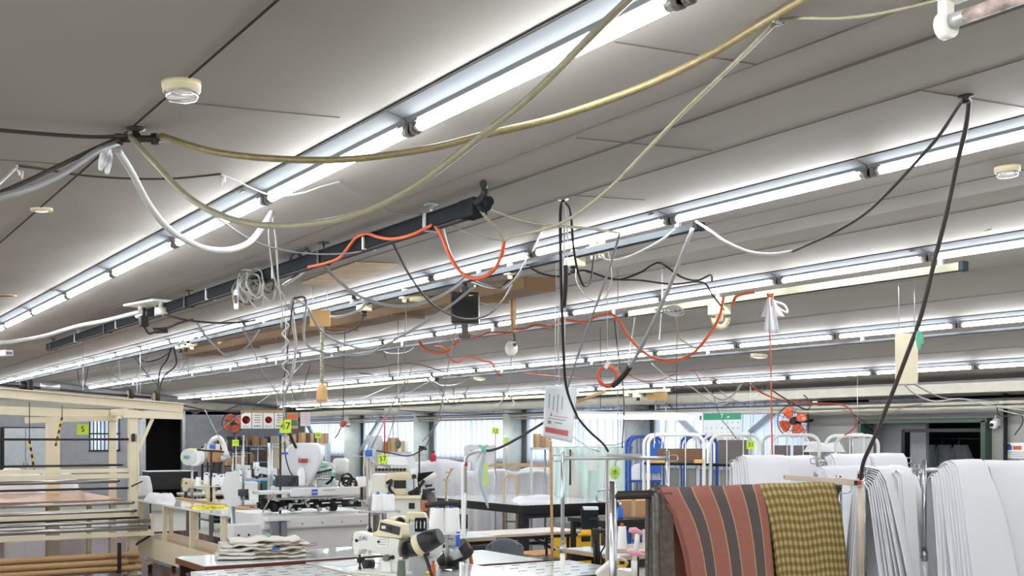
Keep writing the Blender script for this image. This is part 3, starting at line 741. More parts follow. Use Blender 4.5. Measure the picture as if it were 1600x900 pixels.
cb('orange_hose', 'orange hose running along the underside of the dark duct', [PX(482, 417, 2.42), PX(505, 412, 2.42), PX(528, 404, 2.42), PX(540, 392, 2.44), PX(556, 372, 2.45), PX(573, 365, 2.44), PX(590, 370, 2.42), PX(615, 373, 2.42), PX(645, 366, 2.43), (678, 350, 5.1)], .008, 'orange')
cb('grey_cord', 'grey cord drooping from the duct right end', [(690, 352, 5.1), (705, 352), (730, 364), (760, 372), (785, 376, 5.0)], .003, 'ghose')
cb('air_hose', 'grey hose swinging from the duct to the second light row', [(504, 413, 6.6), (530, 440), (560, 462), (600, 476), (640, 478), (680, 466), (708, 450), (727, 434, 7.0)], .011, 'ghose')
cb('dark_cord', 'dark cord falling from the duct and curving up to the right', [(611, 374, 5.9), (640, 430), (670, 470), (700, 490), (730, 499), (762, 492), (785, 470), (800, 445, 7.0)], .006, 'dcord')
cb('air_hose', 'pale hose sweeping left from the second row to the machine below', [(742, 447, 7.0), (700, 480), (650, 512), (600, 540), (560, 555), (480, 540), (478, 470), (460, 466, 8)], .009, 'ghose')
cb('air_hose', 'grey hose loop hanging beside the twisted rope', [(460, 466, 8), (455, 480), (459, 510), (462, 545), (455, 590), (445, 615, 9)], .012, 'whose')
cb('air_hose', 'grey hose loop curving under the tan board', [(460, 466, 8), (480, 480), (500, 515), (530, 535), (570, 545), (590, 540, 9)], .010, 'ghose')
cb('dark_cord', 'thin dark cord dropping beside the spring cord to the machine', [(460, 466, 8), (454, 500), (448, 560), (442, 620), (444, 655, 9.2)], .005, 'dcord')
cb('grey_cord', 'pale cord swinging between the wooden beam and the second row', [(513, 495, 9), (530, 495), (560, 485), (575, 470, 8)], .010, 'whose')
cb('dark_cord', 'dark cord looping from the square outlet beside the tan board', [(570, 490, 8), (562, 506), (545, 518), (520, 521), (500, 515, 9)], .006, 'dcord')
cb('dark_cord', 'dark cord draped across the ceiling at left of the second row', [(250, 489, 8.6), (285, 499), (330, 504), (375, 504), (400, 500, 8.6)], .008, 'dcord')
cb('dark_cord', 'dark cord with plug under the left part of the duct', [(238, 514, 8.4), (262, 512), (280, 505), (302, 499, 8.6)], .008, 'dcord')
cb('grey_cord', 'grey cord swinging in a V from the second row at left', [(305, 500, 8.6), (322, 525), (340, 546), (358, 556), (385, 542), (405, 515, 9)], .008, 'ghose')
o = thing('plug_adapter', 'black plug adapter hanging under the left part of the duct', 'plug', P(225, 502, 8.3)); MB().box((0, 0, 0), (.06, .06, .08)).build('body', 'rubber', o, bev=.008); MB().tube(spline([(0, 0, -.04), (.03, -.02, -.09), (.07, -.04, -.075)], 6), .008).build('cord', 'rubber', o); MB().cyl((.06, -.04, -.075), (.15, -.09, -.07), .016).build('plug', 'rubber', o); MB().cyl((0, 0, .04), (0, 0, .1), .012).build('neck', 'rubber', o)
# tangle on the duct
for k in range(14):
    random.seed(50 + k)
    cx, cy = 394 + random.uniform(-26, 26), 450 + random.uniform(-14, 16); rx, ry = random.uniform(7, 17), random.uniform(9, 22); d0 = 6.9 + random.uniform(-.1, .1)
    pts = [(cx + rx * math.cos(t), cy + ry * math.sin(t) + 4 * math.sin(2 * t), d0 + .08 * math.sin(t * 1.5)) for t in [j * .7 for j in range(10)]]
    cb('coiled_cord', 'looped cream and grey cords tangled round the dark duct', pts, .006, ('chose', 'whose', 'chose', 'whose', 'dcord')[k % 5], 'tangled cords on the duct', k=5)
o = thing('cord_switch', 'small white cord switch with black button below the tangle', 'switch', P(369, 468, 6.9), -AL); MB().box((0, 0, 0), (.028, .02, .12)).build('switch_body', 'wplastic', o, bev=.008); MB().box((0, -.011, 0), (.018, .006, .05)).build('button', 'black', o); MB().cyl((0, 0, .06), (.02, 0, .16), .004, 6).build('cord', 'whose', o)
for k, (x, y) in enumerate(((463, 408), (478, 402))):
    t_ = [(x + 9 * math.cos(a), y + 14 * math.sin(a), 6.7 + .04 * math.sin(a)) for a in [j * .63 for j in range(10)]]
    cb('duct_loop', 'grey metal ring strap round the duct, %s of two' % ('left', 'right')[k], t_, .010, 'rail', k=4)
cb('pipe_branch', 'short silver pipe fitting under the ring straps', [(478, 418, 6.7), (466, 430), (450, 440), (442, 446, 6.8)], .014, 'steel')
# black double cord
cb('black_cord', 'thick black cord hanging from ceiling hook past the notice board', [(880, 313, 'c'), (876, 330, 5.3), (876, 400), (878, 480), (881, 560), (884, 600), (892, 628), (905, 655), (922, 675), (942, 693), (950, 705, 7.2)], .0075, 'rubber')
cb('black_cord', 'black cord loop from the same hook up to the large outlet', [(880, 313, 'c'), (890, 325, 5.3), (893, 345), (896, 385), (902, 420), (912, 446), (922, 440), (926, 420), (928, 400, 6)], .006, 'rubber')
cb('white_cord', 'thin white cord hanging beside the black double cord', [(882, 315, 'c'), (882, 360, 5.4), (880, 420), (872, 520), (874, 600, 6.5)], .004, 'whose')
cb('white_cord', 'second thin white cord beside the black double cord', [(882, 315, 'c'), (887, 370, 5.4), (884, 440), (882, 480, 5.6)], .003, 'whose')
cb('black_cord', 'ribbed black sleeve section on the hanging double cord', [(884, 415, 5.4), (884, 440), (882, 470), (881, 478, 5.5)], .011, 'rubber')
o = ceil_thing('ceiling_hook', 'small metal hook where the black double cord hangs', 'hook', 880, 311); MB().lathe([(.025, 0), (.025, -.004), (.006, -.006), (.006, -.03), (.001, -.03)], 14).build('stem', 'steel', o)
# big black loop at right
o = ceil_thing('ceiling_hook', 'black ceiling hook carrying the big looping cord at right', 'hook', 1509, 149); MB().lathe([(.025, 0), (.025, -.005), (.012, -.008), (.012, -.025), (.001, -.025)], 14).build('stem', 'rubber', o)
cb('black_cord', 'long black cord from the right ceiling hook down to the beige arm', [(1510, 151, 'c'), (1514, 160, 3.7), (1509, 200), (1497, 250), (1480, 330), (1462, 400), (1440, 490), (1415, 560), (1390, 625), (1368, 680), (1350, 720), (1345, 748, 4.8)], .0085, 'dcord')
cb('black_cord', 'black cord from the right ceiling hook swooping to the white cord', [(1508, 151, 'c'), (1492, 175, 3.8), (1465, 215), (1430, 255), (1395, 293), (1350, 335), (1300, 365), (1262, 382), (1238, 393, 5.0)], .0062, 'dcord')
cb('white_cord', 'white cord continuing the black swoop to the end of the grey rail', [(1238, 393, 5.0), (1205, 397), (1170, 393), (1135, 378), (1112, 362), (1088, 346, 5.7)], .007, 'whose')
knot(1436, 521, 4.15, 'green twine tied round the long black cord', .8, 'mint')
# black wavy cords between rows two and three
cb('black_cord', 'black cord waving across the ceiling between second and third rows', [(780, 450, 7.4), (800, 434), (823, 418), (847, 428), (875, 432), (897, 426), (916, 423), (962, 437), (1000, 426), (1019, 414), (1034, 412), (1065, 433), (1090, 438), (1110, 430), (1113, 440, 8.2)], .007, 'rubber')
cb('black_cord', 'black cord running under the wavy one to the square outlet', [(916, 424, 7.5), (960, 436), (1000, 438), (1050, 444), (1097, 441), (1112, 459), (1131, 484, 8.0)], .006, 'rubber')
cb('white_cord', 'thick grey-white cord slanting down with a black grip', [(1082, 357, 5.7), (1065, 400), (1045, 450), (1020, 505), (1000, 546), (984, 573, 6.2)], .0105, 'ghose')
cb('cord_grip', 'black ribbed grip at the end of the slanting cord', [(984, 573, 6.2), (974, 587), (957, 604, 6.3)], .016, 'rubber')
cb('white_cord', 'white cord slanting from the grey rail past the notice board', [(968, 366, 5.7), (955, 410), (938, 460), (915, 520), (895, 580), (886, 608, 6.6)], .007, 'ghose')
cb('white_cord', 'white cord sagging beneath the right end of the grey rail', [(937, 398, 5.9), (950, 407), (975, 404), (1005, 391), (1035, 374), (1055, 358, 5.8)], .006, 'whose')
cb('white_cord', 'thin white loop below the large double outlet', [(900, 420, 6.6), (901, 440), (915, 462), (935, 471), (950, 458), (956, 430), (950, 390, 6.4)], .0035, 'ghose')
cb('white_cord', 'white cord from outlet sinking to the third light row', [(1024, 484, 7.9), (1048, 483), (1056, 500), (1060, 525), (1075, 538), (1090, 546, 8.6)], .007, 'chose')
for k, (x, y, a) in enumerate(((1052, 484, .2), (1056, 488, -.2), (1048, 486, .4))):
    cb('coiled_cord', 'bundle of white cord knotted under the third row of lights', [(x + 12 * math.cos(t), y + 4 * math.sin(t + a) + 2 * math.cos(t * .5), 7.8) for t in [j * .7 for j in range(10)]], .006, 'whose', 'white cord bundle under the third row', k=4)
# orange hoses on row C and D
cb('orange_hose', 'orange hose hanging in a wide U between third and fourth rows', [(955, 490, 7.9), (966, 500), (984, 528), (1005, 550), (1030, 562), (1058, 563), (1085, 550), (1108, 523), (1124, 495), (1131, 464, 7.9)], .010, 'orange')
cb('orange_hose', 'orange hose threaded along the rail of the third row', [(802, 514, 9.6), (820, 514), (835, 508), (860, 510), (878, 500), (910, 503), (935, 494), (955, 490, 7.9)], .009, 'orange')
cb('orange_hose', 'orange hose loop left of the speaker bracket', [(655, 533, 10.6), (664, 545), (685, 551), (702, 546), (716, 531, 10.2)], .012, 'orange')
cb('orange_hose', 'orange hose piece right of the speaker bracket', [(730, 523, 10), (745, 526), (762, 520), (775, 519), (800, 520, 9.7)], .009, 'orange')
cb('orange_hose', 'short orange hose looped over the cream rail at right', [(1145, 475, 7.7), (1150, 464), (1162, 459), (1180, 456, 7.6)], .010, 'orange')
cb('red_wire', 'red-brown wire zigzagging on the ceiling in the middle', [(680, 541, 12.2), (692, 543), (702, 558), (714, 566), (725, 560), (738, 557), (752, 563), (768, 567), (775, 580), (783, 588, 12.4)], .009, 'redwire')
cb('red_wire', 'red-brown wire along the fourth light row', [(815, 581, 'c'), (840, 585), (870, 588), (905, 591), (935, 590, 11.6)], .007, 'redwire')
cb('red_wire', 'red-brown wire from the orange coil over the farthest row', [(962, 570, 'c'), (980, 584), (1003, 595), (1030, 594), (1056, 584, 'c'), (1080, 579), (1100, 588), (1122, 596, 'c')], .006, 'redwire')
cb('red_wire', 'red wire crossing the wall beam and curling down by the doorway', [(1170, 600, 10.6), (1195, 616), (1230, 627), (1280, 630), (1320, 634), (1337, 655), (1335, 668), (1320, 680, 11.4)], .008, 'redwire')
cb('black_cord', 'dark wire crossing the wall beam beside the red one', [(1200, 605, 10.6), (1225, 622), (1260, 640), (1265, 628), (1256, 617, 10.8)], .007, 'dcord')
# orange strap and ribbon
cb('orange_strap', 'narrow orange strap hanging straight from the third light row', [(1202, 462, 7.9), (1203, 520), (1205, 600), (1206, 680), (1208, 735, 8.0)], .0055, 'orange')
o = thing('white_ribbon', 'white ribbon and orange cord tied high on the orange strap', 'ribbon', P(1203, 470, 7.88), -AL)
for k, (dx, dz) in enumerate(((-.02, -.13), (.01, -.16), (.05, -.13), (-.01, -.24), (.02, -.25))):
    MB().grid(lambda u, v, dx=dx, dz=dz, k=k: (dx * v * 1.4 + (u - .5) * (.035 + .03 * v), .01 * math.sin(u * 6 + k) - .005 * k, .02 + dz * v), 6, 6).build('ribbon_tail', 'cloth', o, solid=.002)
MB().tube(spline([(.02, 0, 0), (.1, 0, -.03), (.12, .0, -.08), (.06, 0, -.05), (.02, 0, -.01)], 6), .008).build('bow_loop', 'cloth', o)
for a in (-.02, 0, .02): MB().tube([(a, -.01, .05), (-a * .3, -.015, -.04)], .008).build('orange_tie', 'orange', o)
# orange coil
o = thing('hose_coil', 'coil of thin orange hose hung up with a white tie', 'hose coil', P(949, 588, 8.6), -AL)
for k in range(6):
    r = .062 + .004 * k
    MB().tube([(r * math.cos(t * PI / 12) + .004 * (k % 3), .008 * k - .02 + .006 * math.sin(t * .7), r * 1.05 * math.sin(t * PI / 12)) for t in range(25)], .006, 8, cap=False).build('hose_turn', 'orange', o)
MB().box((-.005, -.03, .085), (.03, .03, .06), rot=(.5, 'Y')).build('tie', 'wplastic', o, bev=.004)
MB().cyl((0, 0, .08), (0, 0, ceil_z(P(949, 588, 8.6).x) - P(949, 588, 8.6).z - .003), .003, 6).build('hanging_line', 'whose', o)
# pale loops near the windows
for k, (pts, m) in enumerate((([(1018, 568, 9.6), (1045, 590), (1080, 605), (1100, 620), (1128, 632), (1145, 620), (1157, 600, 10)], 'whose'),
        ([(1085, 580, 9.6), (1096, 598), (1110, 615), (1130, 625), (1150, 612), (1160, 600, 10)], 'ghose'),
        ([(1125, 610, 10.2), (1140, 622), (1162, 628), (1185, 618), (1192, 604, 'c')], 'ghose'),
        ([(1412, 600, 8.5), (1430, 616), (1460, 627), (1500, 623), (1530, 630), (1560, 636), (1610, 642, 10)], 'whose'),
        ([(1425, 598, 8.6), (1450, 612), (1475, 622), (1510, 624), (1560, 628, 10)], 'ghose'),
        ([(1316, 640, 11), (1345, 648), (1390, 645), (1412, 636), (1440, 632, 11)], 'chose'),
        ([(1556, 632, 11), (1564, 650), (1594, 648), (1597, 662), (1585, 680, 11)], 'dcord'),
        ([(1320, 640, dX(1320, XW - .34)), (1345, 655), (1368, 672, dX(1368, XW - .03))], 'dcord'),
        ([(1560, 640, 11), (1580, 645), (1602, 650, 11)], 'whose'))):
    cb('loose_wire', ['white loop of wire below the farthest light row', 'grey loop of wire beside the white loop', 'thin grey wire loop above the orange fan', 'white wire sagging from the cream card to the right edge', 'thin grey wire sagging from the cream card',
                     'cream wire wound along the wall pipes', 'black wire curling beside the security camera', 'thin dark wire slanting over the doorway corner', 'short white wire at the right edge above the poster'][k], pts, .006, m)
# drops over the far work places: V-shaped and straight cords
drops = [((478, 495, 9), (441, 700)), ((100, 510), (270, 520)),]
vs = [([(300, 546, 13), (285, 575), (262, 600, 15)], 'ghose', 'grey'), ([(180, 560, 16), (168, 600, 18)], 'ghose', 'grey'), ([(185, 560, 16), (190, 605, 18)], 'whose', 'white'),
      ([(120, 575, 18), (125, 602, 19)], 'dcord', 'dark'), ([(138, 573, 18), (133, 602, 19)], 'dcord', 'dark'), ([(152, 565, 17), (182, 590), (200, 598, 18)], 'ghose', 'grey'),
      ([(210, 558, 15), (230, 585), (255, 610, 17)], 'dcord', 'dark'), ([(246, 550, 14), (228, 590), (220, 610, 17)], 'ghose', 'grey'),
      ([(268, 540, 13), (262, 560), (250, 580), (246, 620), (248, 634, 14)], 'rubber', 'thick black'), ([(272, 545, 13), (275, 570), (255, 590), (246, 625, 14)], 'rubber', 'thick black'),
      ([(215, 555, 14.5), (225, 565), (245, 562), (262, 553), (268, 545, 13)], 'rubber', 'thick black'), ([(208, 548, 14.5), (222, 566), (232, 560), (240, 548, 14)], 'chose', 'cream'),
      ([(274, 546, 13), (276, 572), (281, 576), (283, 560), (282, 548, 13)], 'whose', 'white'), ([(297, 558, 13), (293, 570), (299, 580), (303, 566), (298, 556, 13)], 'ghose', 'grey'),
      ([(372, 500, 9), (395, 545), (412, 585), (440, 622, 13)], 'ghose', 'grey'), ([(478, 562, 12), (450, 592), (420, 618), (400, 632, 16)], 'whose', 'white'),
      ([(485, 570, 13), (465, 626), (447, 575, 13)], 'dcord', 'dark'), ([(733, 605, 15), (709, 634), (687, 607, 15)], 'dcord', 'dark'), ([(709, 605, 15), (709, 632, 15.2)], 'dcord', 'dark'),
      ([(598, 548, 11), (605, 565), (610, 592, 13)], 'rubber', 'black'), ([(633, 466, 9), (634, 500), (632, 540), (625, 585), (618, 596, 12)], 'ghose', 'grey'),
      ([(721, 448, 8), (712, 510), (700, 575), (690, 630), (678, 670), (664, 700, 11)], 'ghose', 'grey'), ([(618, 600, 12.5), (590, 612), (565, 622), (530, 625, 14)], 'whose', 'white'),
      ([(740, 588, 12.5), (715, 600), (690, 602), (672, 596), (640, 612), (600, 622, 14)], 'whose', 'white'), ([(645, 570, 13), (636, 600), (628, 630), (615, 660), (605, 690, 14)], 'ghose', 'grey'),
      ([(500, 568, 13), (535, 575), (580, 575), (642, 568), (690, 580), (720, 588, 13)], 'dcord', 'dark'), ([(652, 537, 10.5), (640, 548), (625, 552), (605, 551), (590, 543, 11)], 'whose', 'white'),
      ([(727, 455, 9), (745, 470), (765, 475), (783, 465), (800, 450, 9)], 'whose', 'white'), ([(735, 440, 8), (770, 450), (800, 440), (820, 415), (840, 375), (850, 352, 6)], 'whose', 'white'),
      ([(735, 436, 7), (770, 448), (790, 450), (812, 425), (835, 380, 6)], 'ghose', 'grey'), ([(691, 350, 5.1), (700, 385), (712, 415), (725, 432, 6)], 'ghose', 'grey'),
      ([(960, 500, 8), (965, 545), (972, 590), (975, 640), (972, 700, 10)], 'dcord', 'dark'), ([(993, 492, 8), (985, 540), (982, 570, 8.6)], 'whose', 'white'), ([(1034, 420, 7.8), (1034, 470), (1030, 530, 8)], 'whose', 'white'),
      ([(1112, 610, 10.5), (1125, 650), (1138, 668), (1150, 685, 11)], 'dcord', 'dark'), ([(1025, 625, 10.5), (1022, 700, 10.8)], 'ghose', 'grey'), ([(1041, 627, 12), (1038, 700, 12)], 'whose', 'white'),
      ([(588, 642, 14), (592, 660), (601, 668), (601, 680), (620, 690), (629, 698, 14)], 'ghose', 'grey'), ([(874, 640, 8), (885, 672), (915, 696), (935, 705, 8)], 'ghose', 'grey'),
      ([(1010, 650, 11), (975, 690), (930, 696, 11)], 'ghose', 'grey'), ([(850, 660, 8.0), (800, 690), (770, 703), (735, 706, 7.9)], 'dcord', 'thick dark'),
      ([(660, 690, 10), (690, 650), (685, 610), (640, 588), (580, 700, 10)], 'ghose', 'grey'), ([(665, 700, 8), (640, 712), (610, 708), (588, 704, 8)], 'dcord', 'dark'),
      ([(430, 600, 12), (436, 650), (452, 690), (470, 720, 9.8)], 'ghose', 'grey'), ([(320, 640, 14), (335, 670), (348, 695, 14)], 'whose', 'white'), ([(395, 635, 14), (360, 660), (325, 690), (322, 730, 14)], 'ghose', 'grey'),
      ([(283, 633, 14), (320, 640), (350, 642), (385, 630), (440, 636), (600, 640, 16)], 'rubber', 'long black'), ([(600, 640, 16), (700, 645), (780, 646), (850, 644, 15)], 'rubber', 'long black')]
where = ['over the far machines at left', 'hanging near the left frame', 'beside the twisted rope', 'over the sewing machines', 'below the second light row', 'in front of the windows', 'above the quilting machine']
seen = {}
PLACE = lambda x, y: ('over the fabric frame at left' if x < 200 else 'above the frame end at left' if x < 310 else 'over the no-running signs' if x < 420 else 'over the quilting machine' if x < 560 else
                      'over the middle sewing machines' if x < 690 else 'near the black speaker' if x < 830 else 'by the orange coil' if x < 1000 else 'in front of the calendar window')
for pts, m, nm in vs:
    mx = sum(p[0] for p in pts) / len(pts); my = sum(p[1] for p in pts) / len(pts)
    key = (nm, PLACE(mx, my)); seen[key] = seen.get(key, 0) + 1
    run = 'steep' if abs(pts[0][0] - pts[-1][0]) < 30 else ('sagging' if len(pts) > 3 else 'slanting')
    hgt = 'high up' if my < 500 else ('mid height' if my < 590 else 'low down')
    lab = '%s %s cord %s, %s%s' % (run, nm, PLACE(mx, my), hgt, '' if seen[key] == 1 else ', %s of its kind' % ORD[seen[key] - 1])
    pts = [tuple(p) for p in pts]
    if 612 < pts[0][1] < 660 and pts[0][0] > 500: pts[0] = (pts[0][0], pts[0][1], dX(pts[0][0], XW - .36))
    if pts[0][1] <= 612: pts[0] = (pts[0][0], pts[0][1], 'c')
    if pts[-1][1] < 575: pts[-1] = (pts[-1][0], pts[-1][1], 'c')
    rr = .010 if 'thick' in nm else (.009 if 'long' in nm else .006)
    cable('hanging_cord', lab, 'cord', pts, rr, m, 'cords hanging over the work places', k=6, n=6)
# ------------------------------------------------------------------ helpers for furniture
def Xat(x, Y): k = x - VX; return k * Y * CA / (F / CA - k * SA)
class Loc:                                              # local frame at a place: x to the right, z up, measured in photo proportions
    def __init__(s, x0, y0, d): s.x0, s.y0, s.s = x0, y0, d / F; s.o = P(x0, y0, d)
    def __call__(s, x, y, dy=0.0): return Vector(((x - s.x0) * s.s, dy, (s.y0 - y) * s.s))
    def w(s, px): return px * s.s
    def rect(s, mb, xa, ya, xb, yb, dep, dy=0.0): return mb.box(((xa + xb) / 2 * s.s - s.x0 * s.s, dy, s.y0 * s.s - (ya + yb) / 2 * s.s), (abs(xb - xa) * s.s, dep, abs(yb - ya) * s.s))
    def poly(s, mb, pts, dep, dy=0.0): return mb.prism([((x - s.x0) * s.s, (s.y0 - y) * s.s) for x, y in pts], dep, T=Matrix.Translation((0, dy, 0)))
def table(name, label, X0, X1, Y0, Y1, z, top='ttop', edge='tbrown', leg='cream', th=.03, legw=.04, shelf=False, cat='table', slots=None):
    o = thing(name, label, cat, ((X0 + X1) / 2, (Y0 + Y1) / 2, 0)); w, d = X1 - X0, Y1 - Y0
    MB().box((0, 0, z - .003), (w, d, .006)).build('table_top', top, o, bev=.002)
    MB().box((0, 0, z - .006 - th / 2), (w - .002, d - .002, th)).build('edge_band', edge, o)
    for sx in (-1, 1):
        for sy in (-1, 1):
            MB().box((sx * (w / 2 - legw), sy * (d / 2 - legw), (z - th - .006) / 2), (legw, legw, z - th - .006)).build('leg', leg, o, bev=.003)
    r = MB(); r.box((0, -d / 2 + legw, z - th - .04), (w - 2 * legw, .02, .06)); r.build('apron', leg, o); MB().box((0, d / 2 - legw, z - th - .04), (w - 2 * legw, .02, .06)).build('apron', leg, o); MB().box((0, 0, .18), (w - 2 * legw, .03, .03)).build('stretcher', leg, o)
    for s in (-1, 1): MB().box((s * (w / 2 - legw), 0, .18), (.03, d - 2 * legw, .03)).build('stretcher', leg, o)
    if shelf: MB().box((0, 0, .3), (w - .1, d - .1, .02)).build('shelf', leg, o)
    if slots:
        nx, ny = slots
        for i in range(nx):
            for j in range(ny):
                MB().box((-w / 2 + w * (i + .5 + .25 * (j % 2)) / nx, -d / 2 + d * (j + .5) / ny, z + .0008), (w / nx * .45, .006, .0016)).build('air_slot', 'rubber', o)
    return o
def cone(parent, x, y, z, r, h, m='thread', cap='blueclip'):
    q = MB().lathe([(r, 0), (r * 1.02, .004), (r * .82, h * .985), (r * .78, h), (.012, h)], 24).build('thread_cone', m, parent, loc=(x, y, z))
    MB().lathe([(.012, h), (.014, h + .004), (.009, h + .018), (.003, h + .02)], 10).build('spool_tip', cap, q)
    return q
def cone_thing(label, p, r, h, m='thread', cap='blueclip', group=None):
    o = thing('thread_cone', label, 'thread cone', p, 0, group)
    MB().lathe([(r, 0), (r * 1.02, .004), (r * .82, h * .985), (r * .78, h), (.012, h)], 28).build('thread', m, o)
    MB().lathe([(r * .35, h), (r * .3, h + .005), (.012, h + .008), (.009, h + .02), (.003, h + .022)], 12).build('core_tip', cap, o)
    return o
def tagcard(txt, x, y, d, w, h, label, m='lime', rz=None, tilt=0.0, wire=60, size=None):
    p = P(x, y, d); o = thing('number_card', label, 'number card', p, -AL if rz is None else rz)
    s = MB().box((0, 0, 0), (w, .003, h)).build('card', m, o); s.rotation_euler = (0, tilt, 0)
    if txt: text(txt, size or h * .8, 'ink', o, (0, -.0025, 0), (PI / 2, 0, 0)).rotation_euler = (PI / 2, tilt, 0)
    if wire < 0: MB().cyl((0, .006, 0), (0, .006, wire * d / F), .004, 6).build('wire', 'alu', o)
    if wire > 0: MB().cyl((0, .004, -h / 2), (0, .004, ceil_z(p.x) - p.z - .004), .003, 6).build('wire', 'alu', o)
    return o
# ------------------------------------------------------------------ fabric frame at the left
MX, MY = 3.42, 13.3
o = thing('fabric_spreading_frame', 'tall cream steel fabric frame with rollers at the left edge', 'textile machine', (2.2, MY + .4, 0))
oL = Vector((2.2, MY + .4, 0))
def V(x, y, z): return Vector((x, y, z)) - oL
for x, y, h, w in ((MX, MY, 1.9, .095), (1.0, MY, 2.0, .095), (MX - .02, MY + .85, 1.9, .075), (1.0, MY + .85, 1.9, .075), (2.97, MY + 2.2, 1.85, .15)):
    b = MB(); b.box(V(x, y, h / 2), (w, w, h)); b.box(V(x, y, .01), (w + .08, w + .06, .02)); b.build('post', 'cream', o, bev=.004)
b = MB(); b.bar(V(.6, MY - .06, 2.16), V(3.98, MY - .06, 1.925), .06, .10); b.bar(V(.6, MY - .10, 2.21), V(3.98, MY - .10, 1.975), .10, .012); b.build('top_beam', 'cream', o, bev=.003)
b = MB(); b.bar(V(3.3, MY - .05, 1.85), V(3.98, MY - .05, 1.835), .05, .085); b.build('lower_end_beam', 'cream', o, bev=.003)
b = MB(); b.bar(V(.6, MY + .85, 1.93), V(3.5, MY + .85, 1.86), .06, .10); b.bar(V(2.4, MY + .8, 1.78), V(3.45, MY + .8, 1.82), .05, .07); b.build('rear_beam', 'cream', o, bev=.003)
b = MB(); b.bar(V(MX - .02, MY, 1.88), V(MX - .02, MY + .85, 1.88), .06, .08); b.build('side_beam', 'cream', o, bev=.003); b = MB(); b.bar(V(MX, MY, .12), V(MX, MY + .85, .12), .06, .08); b.build('side_beam', 'cream', o, bev=.003)
MB().bar(V(3.64, MY - .02, 1.80), V(MX + .05, MY - .02, 1.42), .035, .035).build('diagonal_brace', 'cream', o)
MB().bar(V(MX + .04, MY - .05, 1.62), V(MX + .055, MY - .05, .95), .02, .02).build('side_strut', 'cream', o)
# drive shaft with pulleys
MB().cyl(V(.6, MY - .02, 2.25), V(3.62, MY - .02, 2.045), .014, 12).build('drive_shaft', 'dmetal', o)
for x in (3.66, 3.36, 2.28):
    z = 2.25 - (x - .6) * .068; MB().cyl(V(x, MY - .02, z + .01), V(x + .05, MY - .02, z + .01), .075, 24).build('pulley', 'rubber', o)
    MB().cyl(V(x - .004, MY - .02, z + .01), V(x + .054, MY - .02, z + .01), .05, 24).build('pulley_hub', 'kraft', o)
MB().cyl(V(2.42, MY - .02, 2.15), V(2.62, MY - .02, 2.14), .035, 18).build('motor', 'alu', o); MB().cyl(V(2.2, MY - .02, 2.15), V(2.3, MY - .02, 2.145), .05, 18).build('motor_cap', 'black', o)
for z, r, m, x1, dy, nm in ((1.56, .013, 'dmetal', 3.38, 0, 'thin_roller'), (1.265, .013, 'dmetal', 3.3, .02, 'thin_roller'), (1.08, .022, 'steel', 3.26, .05, 'roller'), (1.0, .013, 'dmetal', 3.36, .0, 'thin_roller'), (.835, .022, 'steel', 3.40, -.05, 'roller'), (.742, .022, 'steel', 3.42, -.08, 'roller'),
                        (.665, .012, 'dmetal', 3.44, -.13, 'roller'), (.628, .02, 'steel', 3.56, -.2, 'roller'), (.555, .03, 'steel', 3.54, -.2, 'roller')):
    MB().cyl(V(.7, MY + dy, z), V(x1, MY + dy, z), r, 16).build(nm, m, o)
    MB().cyl(V(x1 - .02, MY + dy, z), V(x1 + .025, MY + dy, z), r * .55, 12).build('journal', 'dmetal', o)
b = MB(); b.box(V(2.0, MY + .02, 1.205), (2.75, .05, .045)); b.box(V(2.0, MY - .02, 1.14), (2.75, .05, .05)); b.build('cross_rail', 'cream', o, bev=.003)
b = MB(); b.box(V(2.1, MY - .2, .485), (2.95, .05, .05)); b.build('front_rail', 'cream', o, bev=.003)
b = MB(); b.box(V(3.585, MY - .2, .575), (.035, .06, .24)); b.box(V(3.55, MY - .1, .5), (.05, .24, .05)); b.build('roller_bracket', 'cream', o, bev=.003)
MB().bar(V(3.62, MY - .12, .47), V(3.38, MY, .30), .03, .03).build('bracket_strut', 'dmetal', o)
MB().bar(V(3.38, MY - .09, 1.02), V(3.5, MY - .12, 1.08), .04, .015).build('lever', 'dmetal', o)
b = MB(); b.box(V(2.0, MY - .08, .72), (2.75, .03, .1)); b.build('front_apron', 'cream', o, bev=.003)
b = MB(); b.box(V(2.1, MY - .05, .075), (2.6, .06, .06)); b.build('bottom_rail', 'alu', o, bev=.003)
b = MB(); b.box(V(2.15, MY + 1.75, .845), (2.5, 2.9, .02)); b.build('work_surface', 'copper', o)
for x in (1.1, 3.2):
    for y in (MY + 1.2, MY + 3.1): MB().box(V(x, y, .42), (.05, .05, .83)).build('surface_leg', 'cream', o)
MB().box(V(MX - .01, MY - .07, 1.58), (.035, .04, .09)).build('switch', 'black', o, bev=.005)
for x in (1.6, 3.30): MB().tube(spline([V(x, MY - .2, .47), V(x - .01, MY - .24, .3), V(x - .03, MY - .22, .08)], 4), .005).build('tie_string', 'whose', o)
for x in (1.3, 3.2):
    b = MB(); b.box(V(x, MY - .14, .065), (.04, .3, .02)); b.box(V(x, MY - .285, .23), (.04, .02, .34)); b.build('tube_bracket', 'dmetal', o)
# cardboard tubes
for k, (z, y, x1) in enumerate(((.107, -.10, 3.42), (.107, -.19, 3.38), (.178, -.15, 3.47), (.107, -.25, 3.45), (.178, -.24, 3.30), (.25, -.19, 3.44), (.25, -.24, 3.44))[:6]):
    q = thing('cardboard_tube', 'long brown cardboard tube in the bundle under the rollers, %s' % ('lowest at the back', 'lowest in the middle', 'second layer at the back', 'lowest at the front', 'second layer at the front', 'topmost')[k], 'cardboard tube', (0, MY + y, z), 0, 'cardboard tubes under the rollers')
    MB().tube([(.8, 0, 0), (x1, 0, 0)], .034, 20, cap=False).build('tube_wall', 'kraft', q)
    MB().tube([(x1 - .3, 0, 0), (x1 - .001, 0, 0)], .028, 20).build('tube_core', 'dcard', q)
